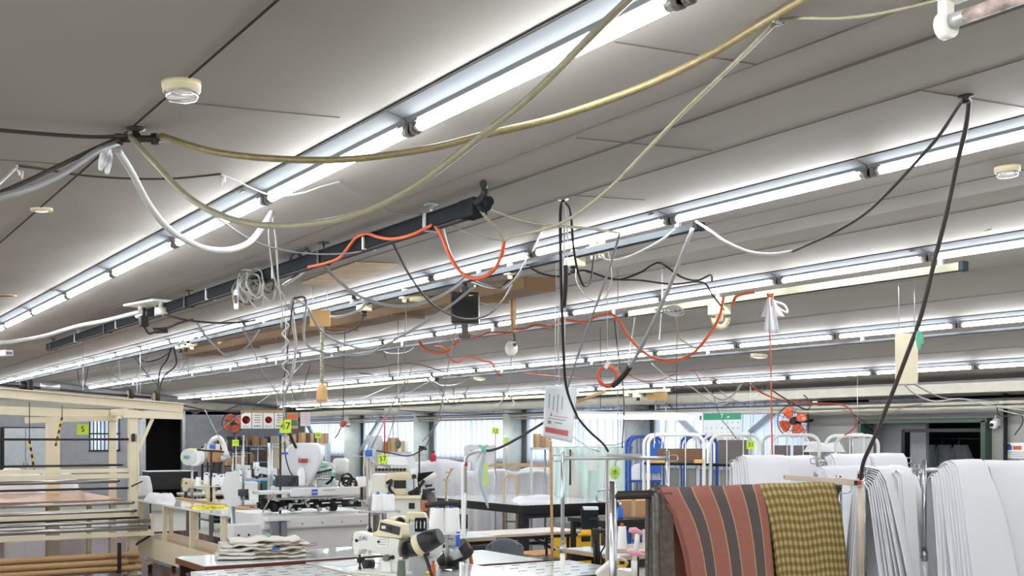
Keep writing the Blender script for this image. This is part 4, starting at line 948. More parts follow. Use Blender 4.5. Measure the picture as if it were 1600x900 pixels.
# cloth on the work surface
def heap(name, label, c, w, d, h, seed, m='cloth', cat='cloth', rz=0):
    random.seed(seed); ph = [random.uniform(0, 6) for _ in range(6)]
    def f(u, v):
        x, y = (u - .5) * 2, (v - .5) * 2; e = max(0, 1 - (abs(x) ** 3 + abs(y) ** 3)) ; e = min(1, e * 1.6)
        z = h * e ** .6 * (.75 + .12 * math.sin(5 * x + ph[0]) + .1 * math.sin(7 * y + ph[1] + x * 2) + .06 * math.sin(13 * x + 9 * y + ph[2]))
        return (x * w / 2 * (1 + .04 * math.sin(6 * y + ph[3])), y * d / 2 * (1 + .05 * math.sin(5 * x + ph[4])), z)
    o = thing(name, label, cat, c, rz); mb = MB().grid(f, 28, 18); mb.build('folds', m, o)
    MB().box((0, 0, .004), (w * .8, d * .8, .008)).build('underside', m, o)
    return o
heap('cloth_heap', 'white cloth heap on the far end of the copper-coloured surface', (2.55, MY + 2.7, .857), .9, .6, .32, 3)
heap('cloth_heap', 'white cloth heap beside the thick frame post', (3.2, MY + 2.95, .857), .5, .5, .30, 4)
# hazard poles and tag 5
for k, (x0, y0, x1, y1, d) in enumerate(((97, 652, 87, 697, 12.6), (46, 688, 54, 738, 12.8))):
    a, c = P(x0, y0, d), P(x1, y1, d); q = thing('hazard_strap', 'black and yellow striped strap hanging in the fabric frame, %s' % ('longer one' if k == 0 else 'thin one at left'), 'strap', a)
    n = 9
    for i in range(n): MB().bar((c - a) * (i / n), (c - a) * ((i + 1) / n), .035 - .012 * k, .012).build('stripe', 'hazy' if i % 2 else 'black', q)
    if k == 0: MB().cyl((0, 0, 0), (0, 0, 1.94 - a.z), .005, 6).build('string', 'rubber', q)
    else: MB().cyl((0, 0, 0), (0, 0, 1.98 - a.z), .005, 6).build('string', 'rubber', q)
tagcard('5', 129.5, 671, 13.6, .142, .125, 'lime card numbered 5 hanging in the fabric frame', wire=14)
tagcard('4', 219, 649, 14.5, .08, .07, 'small lime card right of the frame post under the beam', wire=8, size=.05)
# plastic strip curtain and clear bag beside the post
q = thing('plastic_strip_curtain', 'clear plastic strip hanging between frame post and dark doorway', 'plastic sheet', P(214, 700, 17))
MB().grid(lambda u, v: ((u - .5) * .17, .02 * math.sin(u * 14), .42 - .85 * v), 16, 2).build('strip', 'poly', q, solid=.003); MB().cyl((-.1, 0, .42), (.1, 0, .42), .01).build('rod', 'alu', q); MB().cyl((0, 0, .42), (0, 0, ceil_z(q.location.x) - q.location.z - .01), .004).build('hanger', 'alu', q)
struct('rug', MB().add([PZ(206, 868, .004), PZ(272, 889, .004), PZ(291, 885, .004), PZ(214, 860, .004)], [(0, 1, 2, 3)]), 'greyrug'); bpy.data.objects['rug']['kind'] = 'thing'; tag(bpy.data.objects['rug'], 'grey mat on the polished brown floor beside the frame', 'mat')
bpy.data.objects['rug'].name = 'floor_mat'; bpy.data.objects['floor_mat'].modifiers.new('s', 'SOLIDIFY').thickness = .006

# long white table with shelf, on casters
TX0, TX1, TY0, TY1, TZ = 3.62, 4.06, 10.8, 13.9, .83
o = thing('cutting_table', 'long white-topped cream steel table with low shelf and casters', 'table', (TX0, TY0, 0)); w, d = TX1 - TX0, TY1 - TY0
MB().box((w / 2, d / 2, TZ - .01), (w, d, .02)).build('table_top', 'ttop', o, bev=.003)
MB().box((w + .05, d / 2, TZ + .0), (.09, d, .03)).build('wooden_ledge', 'wood', o, bev=.003)
for i in range(4):
    for sx in (.04, w - .04):
        MB().box((sx, .05 + (d - .1) * i / 3, (TZ + .28) / 2), (.045, .045, TZ - .30)).build('leg', 'cream', o, bev=.003)
MB().box((w / 2, d / 2, .40), (w - .02, d, .02)).build('shelf', 'gwood', o)
MB().box((.0, d / 2, .30), (.02, d, .24)).build('side_panel', 'cream', o, bev=.003)
MB().box((w / 2, .0, .44), (w, .03, .05)).build('end_rail', 'cream', o, bev=.003)
for sy in (.35, d - .3):
    for sx in (.08, w - .08):
        q = MB(); q.box((sx, sy, .16), (.06, .06, .18)); q.build('caster_fork', 'cream', o); MB().cyl((sx - .015, sy, .045), (sx + .015, sy, .045), .045, 18).build('caster', 'rubber', o)
heap('folded_cloth', 'yellow and white printed cloth on the long white table', (3.86, 11.9, TZ), .36, .42, .03, 9, 'ycloth', 'cloth', .2)
heap('cloth_heap', 'white cloth with red print at the far end of the long table', (3.80, 13.55, TZ), .34, .4, .10, 10, 'cloth2')
o = thing('bed_cover', 'round-backed white padded chair cover beyond the long table', 'cover', P(218, 775, 15.5))
MB().grid(lambda u, v: ((u - .5) * .26 * (1 - .35 * v ** 2) + .04, .08 * math.cos((u - .5) * PI) * -1, v * .29 - .03 + .02 * math.sin(u * PI)), 14, 10).build('cover_front', 'cloth', o, solid=.03); MB().box((.04, .03, -.4), (.2, .05, .78)).build('stand', 'alu', o)
# ------------------------------------------------------------------ tables in the foreground
table('white_table', 'white table with red-brown edge under the folded fabric stack', 2.33, 4.0, 7.27, 7.93, .75, leg='dmetal', th=.04)
table('slotted_table', 'white table with dark air slots in front of the fabric stack', 2.16, 2.93, 5.7, 7.02, .75, edge='white', leg='dmetal', th=.05, slots=(6, 10))
table('sewing_table', 'white sewing table carrying the near sewing machine', 2.97, 3.85, 5.6, 7.12, .75, edge='gwood', leg='dmetal')
table('white_table', 'glossy white table with rows of dark slots by the grey chair', 3.93, 4.80, 5.88, 6.64, .70, edge='tbrown', leg='dmetal', slots=(6, 5))
table('white_table', 'small white table behind the near sewing machine', 3.98, 4.66, 6.76, 7.6, .70, edge='tbrown', leg='dmetal')
table('sewing_table', 'sewing table under the thread stand with card 37', 4.06, 5.1, 8.1, 8.75, .75, edge='gwood', leg='dmetal')
# folded fabric stack
o = thing('fabric_stack', 'stack of folded undyed fabric with brown edges on the white table', 'fabric stack', (2.83, 7.58, .75), -.25)
random.seed(4); z = 0
for k in range(5):
    w, d, h = .60 - .02 * (k % 3) - (.1 if k == 4 else 0), .34 - .01 * k, .027; ox = random.uniform(-.02, .02); ph = random.uniform(0, 6)
    def f(u, v, z=z, w=w, d=d, h=h, ox=ox, ph=ph):       # folded slab: v goes round the section
        a = v * 2 * PI; r = math.copysign(abs(math.cos(a)) ** .3, math.cos(a)), math.copysign(abs(math.sin(a)) ** .8, math.sin(a))
        x = (u - .5) * w; wob = .006 * math.sin(x * 22 + ph) + .004 * math.sin(x * 47 + ph * 2)
        return (x + ox, r[0] * d / 2 + .008 * math.sin(x * 15 + ph), z + h / 2 + r[1] * h / 2 + (wob if k else wob * .3) + .004)
    q = MB().grid(f, 40, 24).build('folded_sheet', 'natural', o)
    for e in range(1 + k % 2):
        MB().tube([(ox - w / 2 * .2 + w * .68 * i / 30, -d / 2 - .004 - .004 * e, z + .008 + .010 * e + .006 * math.sin(i * .55 + k + e)) for i in range(31)], .0024, 6).build('brown_edge', 'hem', q)
    z += h
MB().box((.05, .0, z + .015), (.02, .045, .02)).build('clip', 'mint', o); MB().box((.08, -.18, z - .06), (.05, .02, .015)).build('blue_clip', 'blueclip', o)
# loose pieces
heap('fabric_scrap', 'small orange-brown scrap beside the sewing machine needle', tuple(PZ(578, 893, .75)), .13, .12, .02, 21, 'torange', 'fabric scrap')
o = thing('pattern_sheet', 'thin grey pattern sheet lying on the sewing table', 'paper sheet', (3.2, 6.9, .752), .2); MB().box((0, 0, 0), (.35, .25, .003)).build('sheet', 'paper2', o)

# ------------------------------------------------------------------ the near sewing machine
def sewing_head(o, s=1.0, body='ivory', rich=True, juki=True):
    # lies along local x, needle end at -x; bed at z=0
    arm = [(-.26, .155), (-.27, .20), (-.262, .285), (-.24, .30), (.02, .262), (.06, .268), (.13, .262), (.15, .24), (.15, .02), (.03, .02), (.03, .10), (.01, .135), (-.06, .15), (-.15, .175), (-.20, .165), (-.21, .13), (-.25, .125)]
    MB().prism([(x * s, z * s) for x, z in arm], .10 * s).build('arm_body', body, o, bev=.012 * s)
    MB().box((-.05 * s, 0, .01 * s), (.44 * s, .17 * s, .02 * s)).build('bed', body, o, bev=.005)
    q = MB(); q.cyl((-.235 * s, 0, .12 * s), (-.235 * s, 0, .04 * s), .006 * s, 10); q.box((-.235 * s, 0, .03 * s), (.012, .02 * s, .03 * s)); q.cyl((-.215 * s, -.03 * s, .16 * s), (-.215 * s, -.03 * s, .06 * s), .007 * s, 8); q.box((-.225 * s, 0, .09 * s), (.035 * s, .05 * s, .04 * s))
    q.build('needle_bar', 'dmetal', o)
    MB().cyl((.15 * s, 0, .19 * s), (.17 * s, 0, .19 * s), .075 * s, 28).build('handwheel', 'sock', o); MB().cyl((.172 * s, 0, .19 * s), (.20 * s, 0, .19 * s), .055 * s, 24).build('wheel_hub', 'rubber', o)
    for (x, z, r) in ((-.225, .235, .012), (-.03, .235, .010), (.09, .13, .016)): MB().cyl((x * s, -.05 * s, z * s), (x * s, -.06 * s, z * s), r * s, 14).build('dial', 'dmetal', o)
    q = MB()
    for k in range(3): q.cyl((-.28 * s, -.02 * s, (.19 + .04 * k) * s), (-.262 * s, -.02 * s, (.19 + .04 * k) * s), .006 * s, 8)
    q.tube(spline([(-.27 * s, -.03 * s, .30 * s), (-.285 * s, -.03 * s, .25 * s), (-.28 * s, -.03 * s, .17 * s)], 5), .003 * s, 6); q.build('thread_guide', 'chrome', o)
    return arm
L_ = Loc(628, 898, 6.9)
o = thing('sewing_machine', 'cream industrial sewing machine with blue lettering and control box on top', 'sewing machine', tuple(PZ(604, 897, .7505)), -AL - .5); o.scale = (.93, .93, .93)
sewing_head(o, .92)
MB().prism([(-.08, .25), (.15, .245), (.16, .27), (.145, .335), (-.02, .362), (-.045, .285), (-.08, .275)], .10).build('control_box', 'cream2', o, bev=.008)
MB().box((.062, -.052, .306), (.16, .004, .055), rot=(.17, 'Y')).build('control_panel', 'rail', o, bev=.003); MB().box((.065, -.056, .305), (.025, .004, .03)).build('panel_button', 'black', o); MB().box((.015, -.056, .314), (.03, .004, .02)).build('panel_label', 'paper', o)
text('JUKI', .036, 'blue', o, (-.155, -.0475, .232), (PI / 2, 0, 0), 'brand_lettering').rotation_euler = (PI / 2, -.0, 0)
MB().box((-.0, -.048, .215), (.09, .003, .06)).build('paper_label', 'paper', o)
for k in range(3): MB().box((-.0, -.050, .232 - .016 * k), (.07, .001, .003)).build('label_line', 'greyink', o)
MB().box((.03, -.049, .06), (.08, .003, .08)).build('paper_label', 'paper', o); MB().cyl((.045, -.048, .115), (.045, -.08, .115), .022, 18).build('tension_dial', 'sock', o)
m_ = MB(); m_.tube([(.17, .0, .17), (.25, .01, .20), (.33, .02, .24), (.40, .03, .265)], lambda t: .052 + .02 * math.sin(t * PI), 20); m_.build('motor', 'black', o)
MB().tube([(.235, .005, .195), (.275, .012, .215)], .073, 20).build('motor_band', 'cream2', o)
MB().tube(spline([(.3, 0, .15), (.34, 0, .05), (.42, -.05, -.1), (.4, -.05, -.3)], 6), .012).build('motor_cable', 'black', o)
MB().cyl((-.16, -.04, .06), (-.12, .02, .06), .03, 18).build('bobbin_winder', 'black', o)
cone_thing('green thread spool standing beside the near sewing machine', tuple(PZ(627, 902, .75)), .026, .10, 'tgreen', 'cream2')
cone_thing('small rust-coloured thread spool right of the near sewing machine', tuple(PZ(677, 902, .75)), .016, .08, 'torange', 'torange')
cone_thing('tiny yellow thread spool right of the near sewing machine', tuple(PZ(668, 906, .75)), .014, .03, 'yellow', 'yellow')
# twin motors behind
L_ = Loc(712, 900, 7.2)
o = thing('machine_motor', 'black twin motor unit with straps below the paper notice', 'motor', L_.o, -AL)
m_ = MB(); m_.tube([L_(708, 845), L_(716, 862), L_(704, 872), L_(686, 882)], lambda t: .035 + .03 * math.sin(t * PI), 16); m_.build('motor_body', 'rubber', o)
MB().cyl(L_(716, 850, -.03), L_(728, 868, .0), .06, 20).build('motor_drum', 'dmetal', o); MB().cyl(L_(705, 852, -.05), L_(712, 872, -.05), .055, 20).build('strap', 'alu', o)
MB().cyl(L_(712, 875), L_(712, 900), .025, 12).build('stem', 'dmetal', o)
# overlock machine behind the near one
L_ = Loc(655, 850, 7.9)
o = thing('overlock_machine', 'grey and ivory overlock machine behind the near sewing machine', 'sewing machine', L_.o, -AL)
q = MB(); L_.poly(q, [(606, 815), (612, 808), (632, 806), (640, 812), (640, 848), (606, 848)], .14); q.build('head', 'cream2', o, bev=.008)
q = MB(); L_.poly(q, [(624, 820), (645, 816), (668, 808), (670, 832), (640, 838), (624, 836)], .12, -.04); q.build('looper_cover', 'alu', o, bev=.006)
q = MB(); L_.poly(q, [(636, 800), (664, 801), (670, 815), (668, 822), (640, 812)], .10, .02); q.build('top_cover', 'cream2', o, bev=.008)
q = MB(); L_.rect(q, 650, 808, 668, 829, .05, -.08); q.build('tension_block', 'duct', o, bev=.004)
for k in range(3): MB().cyl(L_(653 + k * 6, 812, -.11), L_(653 + k * 6, 824, -.11), .006).build('tension_rod', 'chrome', o)
q = MB(); L_.rect(q, 640, 838, 672, 866, .16, .0); q.build('column', 'dmetal', o, bev=.004); MB().cyl(L_(625, 812, -.08), L_(629, 815, -.1), .03, 16).build('handwheel', 'rubber', o)
q = MB(); L_.rect(q, 600, 838, 690, 866, .2, .06); q.build('base_plate', 'ivory', o, bev=.01)
# paper notice on the stand
L_ = Loc(696, 838, 7.15)
o = thing('paper_notice', 'white paper notice with lines of print on the thread stand', 'notice', L_.o, -AL); q = MB(); L_.poly(q, [(679, 824), (714, 828), (713, 854), (678, 848)], .004); q.build('sheet', 'paper', o)
for k, y in enumerate((829, 834, 840, 845)): q = MB(); L_.poly(q, [(682, y), (698 + 5 * (k % 3), y + 1.6), (698 + 5 * (k % 3), y + 2.8), (682, y + 1.2)], .001, -.003); q.build('text_line', 'ink', o)
MB().box(L_(697, 824, .03), (.1, .05, .012)).build('clip', 'alu', o)
# thread stands with cones
def stand(name, label, x, ytop, ybot, d, r=.011, arms=(), m='steel', gcard=None, base=True):
    L_ = Loc(x, ybot, d); o = thing(name, label, 'thread stand', L_.o, -AL)
    MB().cyl(L_(x, ybot), L_(x, ytop), r, 12).build('pole', m, o)
    if base: MB().lathe([(.05, 0), (.05, .008), (r, .015)], 20).build('foot', 'dmetal', o)
    for a in arms: MB().cyl(L_(a[0], a[1]), L_(a[2], a[3]), .007, 8).build('arm', m, o)
    return o, L_
o, L_ = stand('thread_stand', 'steel thread stand with card 37 and two white cones', 578, 715, 843, 9.2, .012, ((578, 727, 612, 727), (578, 722, 612, 731), (560, 800, 625, 800), (575, 806, 618, 797)))
MB().box(L_(600, 799, .0), (L_.w(48), .22, .008)).build('tray', 'alu', o); MB().box(L_(576, 708), (.06, .03, .05)).build('clamp', 'blueclip', o, bev=.01); MB().cyl(L_(578, 838), L_(578, 826), .02).build('sleeve', 'black', o)
for k, x in enumerate((590.5, 607)): cone_thing('large white thread cone on the stand with card 37, %s' % ('left' if k == 0 else 'right'), L_.o + Matrix.Rotation(-AL, 3, 'Z') @ (L_(x, 798)), .056, .135, group=None)
tagcard('37', 598, 717, 9.15, .078, .07, 'tilted lime card numbered 37 on the thread stand', tilt=-.12, wire=-8, size=.06); 
o, L_ = stand('thread_stand', 'thread stand with paired cones and blue clamp near the bent pole', 698, 775, 888, 7.1, .010, ((672, 831, 722, 834),))
MB().box(L_(697, 833), (L_.w(52), .16, .008)).build('tray', 'white', o, bev=.002)
q = MB(); q.tube([L_(664, 790), L_(692, 786), L_(716, 786)], .017, 12); q.build('top_bar', 'dmetal', o); MB().cyl(L_(692, 788), L_(683, 800), .012).build('arm', 'dmetal', o)
MB().tube(spline([L_(717, 830, -.06), L_(716, 840, -.07), L_(717, 852, -.06)], 4), .014).build('blue_clamp', 'blueclip', o)
for k, x in enumerate((683, 706)): cone_thing('big white thread cone on the near stand, %s of the pair' % ('left' if k == 0 else 'right'), L_.o + Matrix.Rotation(-AL, 3, 'Z') @ (L_(x, 832)), .054, .155)

# ------------------------------------------------------------------ quilting machine
QY = 9.45
def QX(x): return Xat(x, QY)
x0, x1 = QX(411), QX(577)
o = thing('quilting_machine', 'large white quilting machine cabinet with black rail mechanism and lettered bar', 'quilting machine', ((x0 + x1) / 2, QY + .35, 0)); oc = Vector(((x0 + x1) / 2, QY + .35, 0))
def Q(x, dy, z): return Vector((QX(x), QY + dy, z)) - oc
MB().box(Q(494, .36, .46) * 1, (x1 - x0, .70, .90)).build('cabinet', 'white', o, bev=.01)
MB().box(Vector((0, -.36, .835)), (x1 - x0 + .02, .05, .12)).build('upper_panel', 'white', o, bev=.02)
for k in range(5): MB().cyl((-.35 + .19 * k, -.386, .82), (-.35 + .19 * k, -.39, .82), .006, 8).build('bolt', 'dmetal', o)
xl = QX(366); MB().box(Vector((xl + (x0 - xl) / 2, QY + .11, .42)) - oc, (x0 - xl, .16, .82)).build('side_cabinet', 'white', o, bev=.008)
for a, b_ in ((374, 379), (390, 395)): MB().cyl(Vector((QX(a), QY + .02, .74)) - oc, Vector((QX(a), QY + .012, .74)) - oc, .01, 8).build('bolt', 'dmetal', o)
for a, b_ in ((419, 428), (434, 443)): MB().box(Q((a + b_) / 2, -.06, .75), (QX(b_) - QX(a), .06, .20)).build('knee_pad', 'pad', o, bev=.01)
MB().box(Q(430, -.06, .87), (QX(448) - QX(412), .07, .03)).build('pad_shelf', 'white', o, bev=.004)
# black mechanism
random.seed(12)
b = MB(); b.box(Q(490, .1, .965), (QX(560) - QX(412), .05, .035)); b.box(Q(490, .18, 1.0), (QX(565) - QX(415), .03, .02))
for k in range(34):
    x = random.uniform(412, 568); b.box(Q(x, random.uniform(-.02, .2), random.uniform(.945, 1.03)), (random.uniform(.02, .06), random.uniform(.03, .08), random.uniform(.03, .07)))
b.build('rail_mechanism', 'rubber', o)
for k in range(24):
    x = random.uniform(415, 570); z = random.uniform(.94, 1.03); MB().cyl(Q(x, -.03, z), Q(x, -.06, z), random.uniform(.008, .02), 10).build('roller', 'alu', o)
MB().box(Q(490, -.02, 1.045), (QX(557) - QX(420), .12, .012)).build('lower_rail', 'alu', o)
MB().box(Q(505, -.05, 1.10), (QX(556) - QX(452), .09, .075)).build('lettered_bar', 'white', o, bev=.008)
MB().box(Q(485, -.098, 1.10), (.055, .004, .05)).build('blue_badge', 'blueclip', o)
MB().box(Q(485, -.101, 1.10), (.045, .003, .008)).build('badge_stripe', 'paper', o)
for k in range(5): MB().box(Q(499 + 4 * k, -.0965, 1.115), (.012, .003, .008)).build('bar_letter', 'greyink', o)
MB().box(Q(435, .1, 1.10), (QX(455) - QX(400), .18, .03)).build('side_arm', 'white', o, bev=.004)
MB().bar(Q(424, -.05, 1.10), Q(410, .0, .93), .03, .01).build('side_plate', 'steel', o)
L_ = Loc(358, 790, 9.9); o4 = thing('white_plate', 'tilted white plate standing at the left end of the quilting machine', 'panel', L_.o, -AL)
q = MB(); L_.poly(q, [(341, 765), (349, 738), (368, 737), (372, 790), (353, 796)], .03, .1); q.build('panel', 'white', o4, bev=.004); MB().cyl(L_(360, 792, .1), L_(360, 792, .1) + Vector((0, 0, -L_.o.z + .01)), .02).build('foot', 'alu', o4)
q = MB(); L_.rect(q, 372, 765, 384, 775, .12, .05); q.build('grey_bracket', 'rail', o4, bev=.004); MB().cyl(L_(375, 680, .12), L_(375, 790, .12), .010).build('pole', 'alu', o4)
# standing head (tall white shell) and tilted head: in photo proportions
L_ = Loc(480, 770, 10.4); o2 = thing('machine_shell', 'tall white curved machine shell standing on the quilting machine', 'machine cover', L_.o, -AL)
q = MB(); L_.poly(q, [(436, 770), (437, 752), (441, 730), (447, 708), (454, 696), (466, 692), (492, 692), (502, 696), (505, 710), (498, 735), (488, 752), (476, 770)], .22); q.build('shell', 'frame', o2, bev=.02)
q = MB(); L_.rect(q, 438, 742, 474, 762, .12, -.18); q.build('grey_box', 'rail', o2, bev=.006)
for (x, y) in ((444, 749), (460, 757), (466, 748)): q = MB(); L_.rect(q, x - 1, y - 4, x + 1, y + 4, .02, -.25); q.build('latch', 'black', o2)
q = MB(); L_.rect(q, 432, 758, 500, 766, .3, -.12); q.build('base_plate', 'steel', o2, bev=.003)
q = MB(); q.tube(spline([L_(449, 690, -.14), L_(452, 715, -.16), L_(458, 735, -.16), L_(464, 744, -.16)], 6), .006); q.build('hose', 'dcord', o2)
MB().box(L_(450, 708, -.16), (.06, .02, .02)).build('blue_clip', 'blueclip', o2)
MB().box(L_(478, 719, -.14), (.08, .06, .035)).build('valve', 'redwire', o2, bev=.006)
q = MB(); q.lathe([(.035, 0), (.037, .02), (.037, .11), (.03, .14), (.018, .16), (.018, .17)], 20); q.build('white_bottle', 'wplastic', o2, loc=L_(477, 758, -.2))
L_ = Loc(515, 770, 10.6); o3 = thing('embroidery_head', 'tilted white embroidery head with cable tangle on the quilting machine', 'machine head', L_.o, -AL)
q = MB(); L_.poly(q, [(487, 735), (522, 727), (527, 737), (522, 742), (494, 750)], .2, -.1); q.build('tilted_head', 'white', o3, bev=.008)
q = MB(); L_.poly(q, [(486, 719), (496, 717), (527, 727), (527, 733), (520, 724), (488, 735)], .12, -.1); q.build('head_cover', 'white', o3, bev=.006)
q = MB(); L_.poly(q, [(487, 720), (499, 717), (501, 729), (489, 733)], .1, -.14); q.build('green_panel', 'tgreen', o3)
q = MB(); L_.poly(q, [(489, 739), (524, 731), (525, 734), (490, 742)], .02, -.22); q.build('needle_row', 'black', o3)
for k in range(9): MB().cyl(L_(493 + 3.6 * k, 741 - .9 * k, -.22), L_(494 + 3.6 * k, 747 - .9 * k, -.2), .005).build('needle_bar', 'chrome', o3)
q = MB(); L_.rect(q, 520, 716, 543, 741, .16, .05); q.build('round_housing', 'white', o3, bev=.03)
q = MB(); L_.rect(q, 498, 748, 522, 764, .2); q.build('column', 'alu', o3, bev=.01); q = MB(); L_.rect(q, 486, 757, 524, 770, .3); q.build('carriage', 'paper2', o3, bev=.01)
for k in range(8):
    random.seed(k); cx, cy, rr = 545 + random.uniform(-8, 8), 752 + random.uniform(-6, 6), random.uniform(5, 11)
    MB().tube([L_(cx + rr * math.cos(t * .6), cy + rr * .9 * math.sin(t * .6), .02 * math.sin(t + k)) for t in range(12)], .007, 6).build('cable', 'black' if k % 2 else 'dcord', o3)
MB().tube(spline([L_(524, 741, -.1), L_(520, 750, -.1), L_(512, 756, -.1)], 5), .012).build('hose', 'black', o3)
for (x, y) in ((490, 713), (514, 728), (526, 740)): MB().box(L_(x, y, -.2), (.03, .02, .035)).build('mint_clip', 'mint', o3)
q = MB(); L_.poly(q, [(488, 695), (497, 698), (494, 716), (486, 720)], .05, -.1); q.build('green_strap', 'tgreen', o3)
# card 47 on its wire
tagcard('47', 446, 666, 9.6, .098, .115, 'large lime card numbered 47 hanging over the quilting machine', wire=30, size=.085)
o = thing('dark_post', 'dark thin post with blue clamp left of card 47', 'post', P(437, 677, 10)); MB().box((0, 0, 0), (.03, .03, .04)).build('clamp', 'blueclip', o, bev=.006); MB().cyl((.01, .01, .02), (.01, .01, .02 - o.location.z), .010).build('pole', 'dmetal', o)
cable('grey_pole', 'slanting grey pole behind card 47 down to the tilted head', 'pole', [(452, 676, 10.2), (463, 700), (478, 722, 10.4)], .013, 'dmetal')
# open rail arm by the left cabinet
o, L_ = stand('pole_stand', 'thick aluminium post left of the white machine shell', 422, 692, 795, 11.6, .028, ((422, 694, 448, 694), (422, 699, 446, 699)), 'alu'); MB().cyl(L_(422, 795), L_(422, 795) + Vector((0, 0, -L_.o.z)), .028).build('lower_post', 'alu', o)
# ------------------------------------------------------------------ buttonhole machine on its box
L_ = Loc(630, 812, 9.9)
o = thing('buttonhole_machine', 'cream buttonhole machine on a cream box cabinet with dark square window', 'sewing machine', L_.o, -AL)
q = MB(); L_.rect(q, 605, 775, 659, 850, .34, .1); q.build('cabinet', 'ivory', o, bev=.008)
q = MB(); L_.rect(q, 601, 773, 660, 778, .42, .08); q.build('cabinet_top', 'cream', o, bev=.004)
q = MB(); L_.rect(q, 640, 785, 649, 794, .01, -.075); q.build('square_window', 'black', o)
q = MB(); L_.rect(q, 581, 741, 604, 778, .24, .1); q.build('rear_column', 'ivory', o, bev=.01); q = MB(); L_.rect(q, 569, 720, 580, 790, .18, .2); q.build('tall_panel', 'beige', o, bev=.01)
q = MB(); L_.poly(q, [(603, 740), (640, 738), (646, 742), (646, 752), (605, 757)], .16, .02); q.build('arm', 'cream2', o, bev=.01)
q = MB(); L_.rect(q, 604, 762, 640, 773, .2, .02); q.build('bed', 'cream2', o, bev=.006)
q = MB(); L_.rect(q, 617, 750, 636, 763, .12, -.02); L_.rect(q, 640, 763, 656, 773, .14, -.02); q.build('gearbox', 'black', o, bev=.004)
q = MB(); L_.rect(q, 636, 748, 648, 770, .08, -.06); q.build('needle_head', 'alu', o, bev=.005)
MB().tube(spline([L_(606, 754, -.08), L_(614, 750, -.12), L_(611, 762, -.14), L_(618, 772, -.12)], 6), .014).build('black_hose', 'rubber', o)
MB().tube(spline([L_(640, 770, -.1), L_(655, 762, -.12), L_(664, 750, -.1)], 6), .014).build('black_hose', 'rubber', o)
q = MB(); L_.rect(q, 642, 732, 652, 748, .14, .02); q.build('side_head', 'white', o, bev=.012); MB().cyl(L_(648, 744, -.05), L_(648, 744, -.09), .02).build('knob', 'black', o)
q = MB(); L_.poly(q, [(650, 740), (678, 737), (668, 752), (652, 764)], .03, .1); q.build('tilted_screen', 'duct', o, bev=.004)
MB().cyl(L_(656, 757, .0), L_(681, 740, .0), .022, 14).build('white_arm', 'ivory', o)
q = MB(); L_.poly(q, [(632, 712), (642, 710), (652, 734), (640, 738)], .05, .12); q.build('tilted_panel', 'paper2', o, bev=.006)
for k in range(5): MB().cyl(L_(662 + 3 * k, 756 + 3 * k, -.05), L_(674 + 2 * k, 755 + 3 * k, -.05), .012).build('cylinder', 'black' if k % 2 else 'alu', o)
q = MB(); L_.poly(q, [(660, 765), (676, 762), (684, 790), (690, 840), (670, 840)], .12, .05); q.build('grey_chute', 'sock', o, bev=.006)
o = thing('black_cushion', 'orange pad and black hose bundle beside the cream cabinet', 'pad', P(664, 790, 9.8), -AL); MB().box((0, 0, 0), (.05, .1, .1)).build('pad', 'torange', o, bev=.02); MB().cyl((-.01, 0, .05), (.0, 0, .14), .02).build('hose', 'rubber', o); MB().cyl((0, 0, -.05), (0, 0, -.95), .015).build('stem', 'dmetal', o)
# small shelf machine row behind (white boxes with rows of dials)
L_ = Loc(625, 735, 12.0)
o = thing('machine_control_rack', 'ivory control box with rows of dark dials behind the buttonhole machine', 'control box', L_.o, -AL)
q = MB(); L_.rect(q, 592, 728, 640, 742, .3); q.build('box', 'ivory', o, bev=.006); q = MB(); L_.rect(q, 605, 714, 636, 727, .2, .1); q.build('frame', 'white', o, bev=.004)
for k in range(10): MB().cyl(L_(585 + 5.5 * k, 733, -.16), L_(585 + 5.5 * k, 733, -.19), .017, 10).build('dial', 'dmetal', o)
MB().cyl(L_(615, 742, 0), L_(615, 742, 0) + Vector((0, 0, -L_.o.z)), .05).build('column', 'alu', o)
# green oval and distant stand
o = thing('green_disc', 'green oval card hanging among the stands behind card 37', 'number card', P(622, 694, 11.5), -AL); MB().lathe([(.001, 0), (.042, 0), (.042, .003), (.001, .003)], 24, T=Matrix.Rotation(PI / 2, 4, 'X') @ Matrix.Diagonal((.75, 1.15, 1, 1))).build('disc', 'tgreen', o); MB().cyl((0, 0, .04), (.0, 0, ceil_z(o.location.x) - o.location.z - .004), .003).build('wire', 'alu', o)

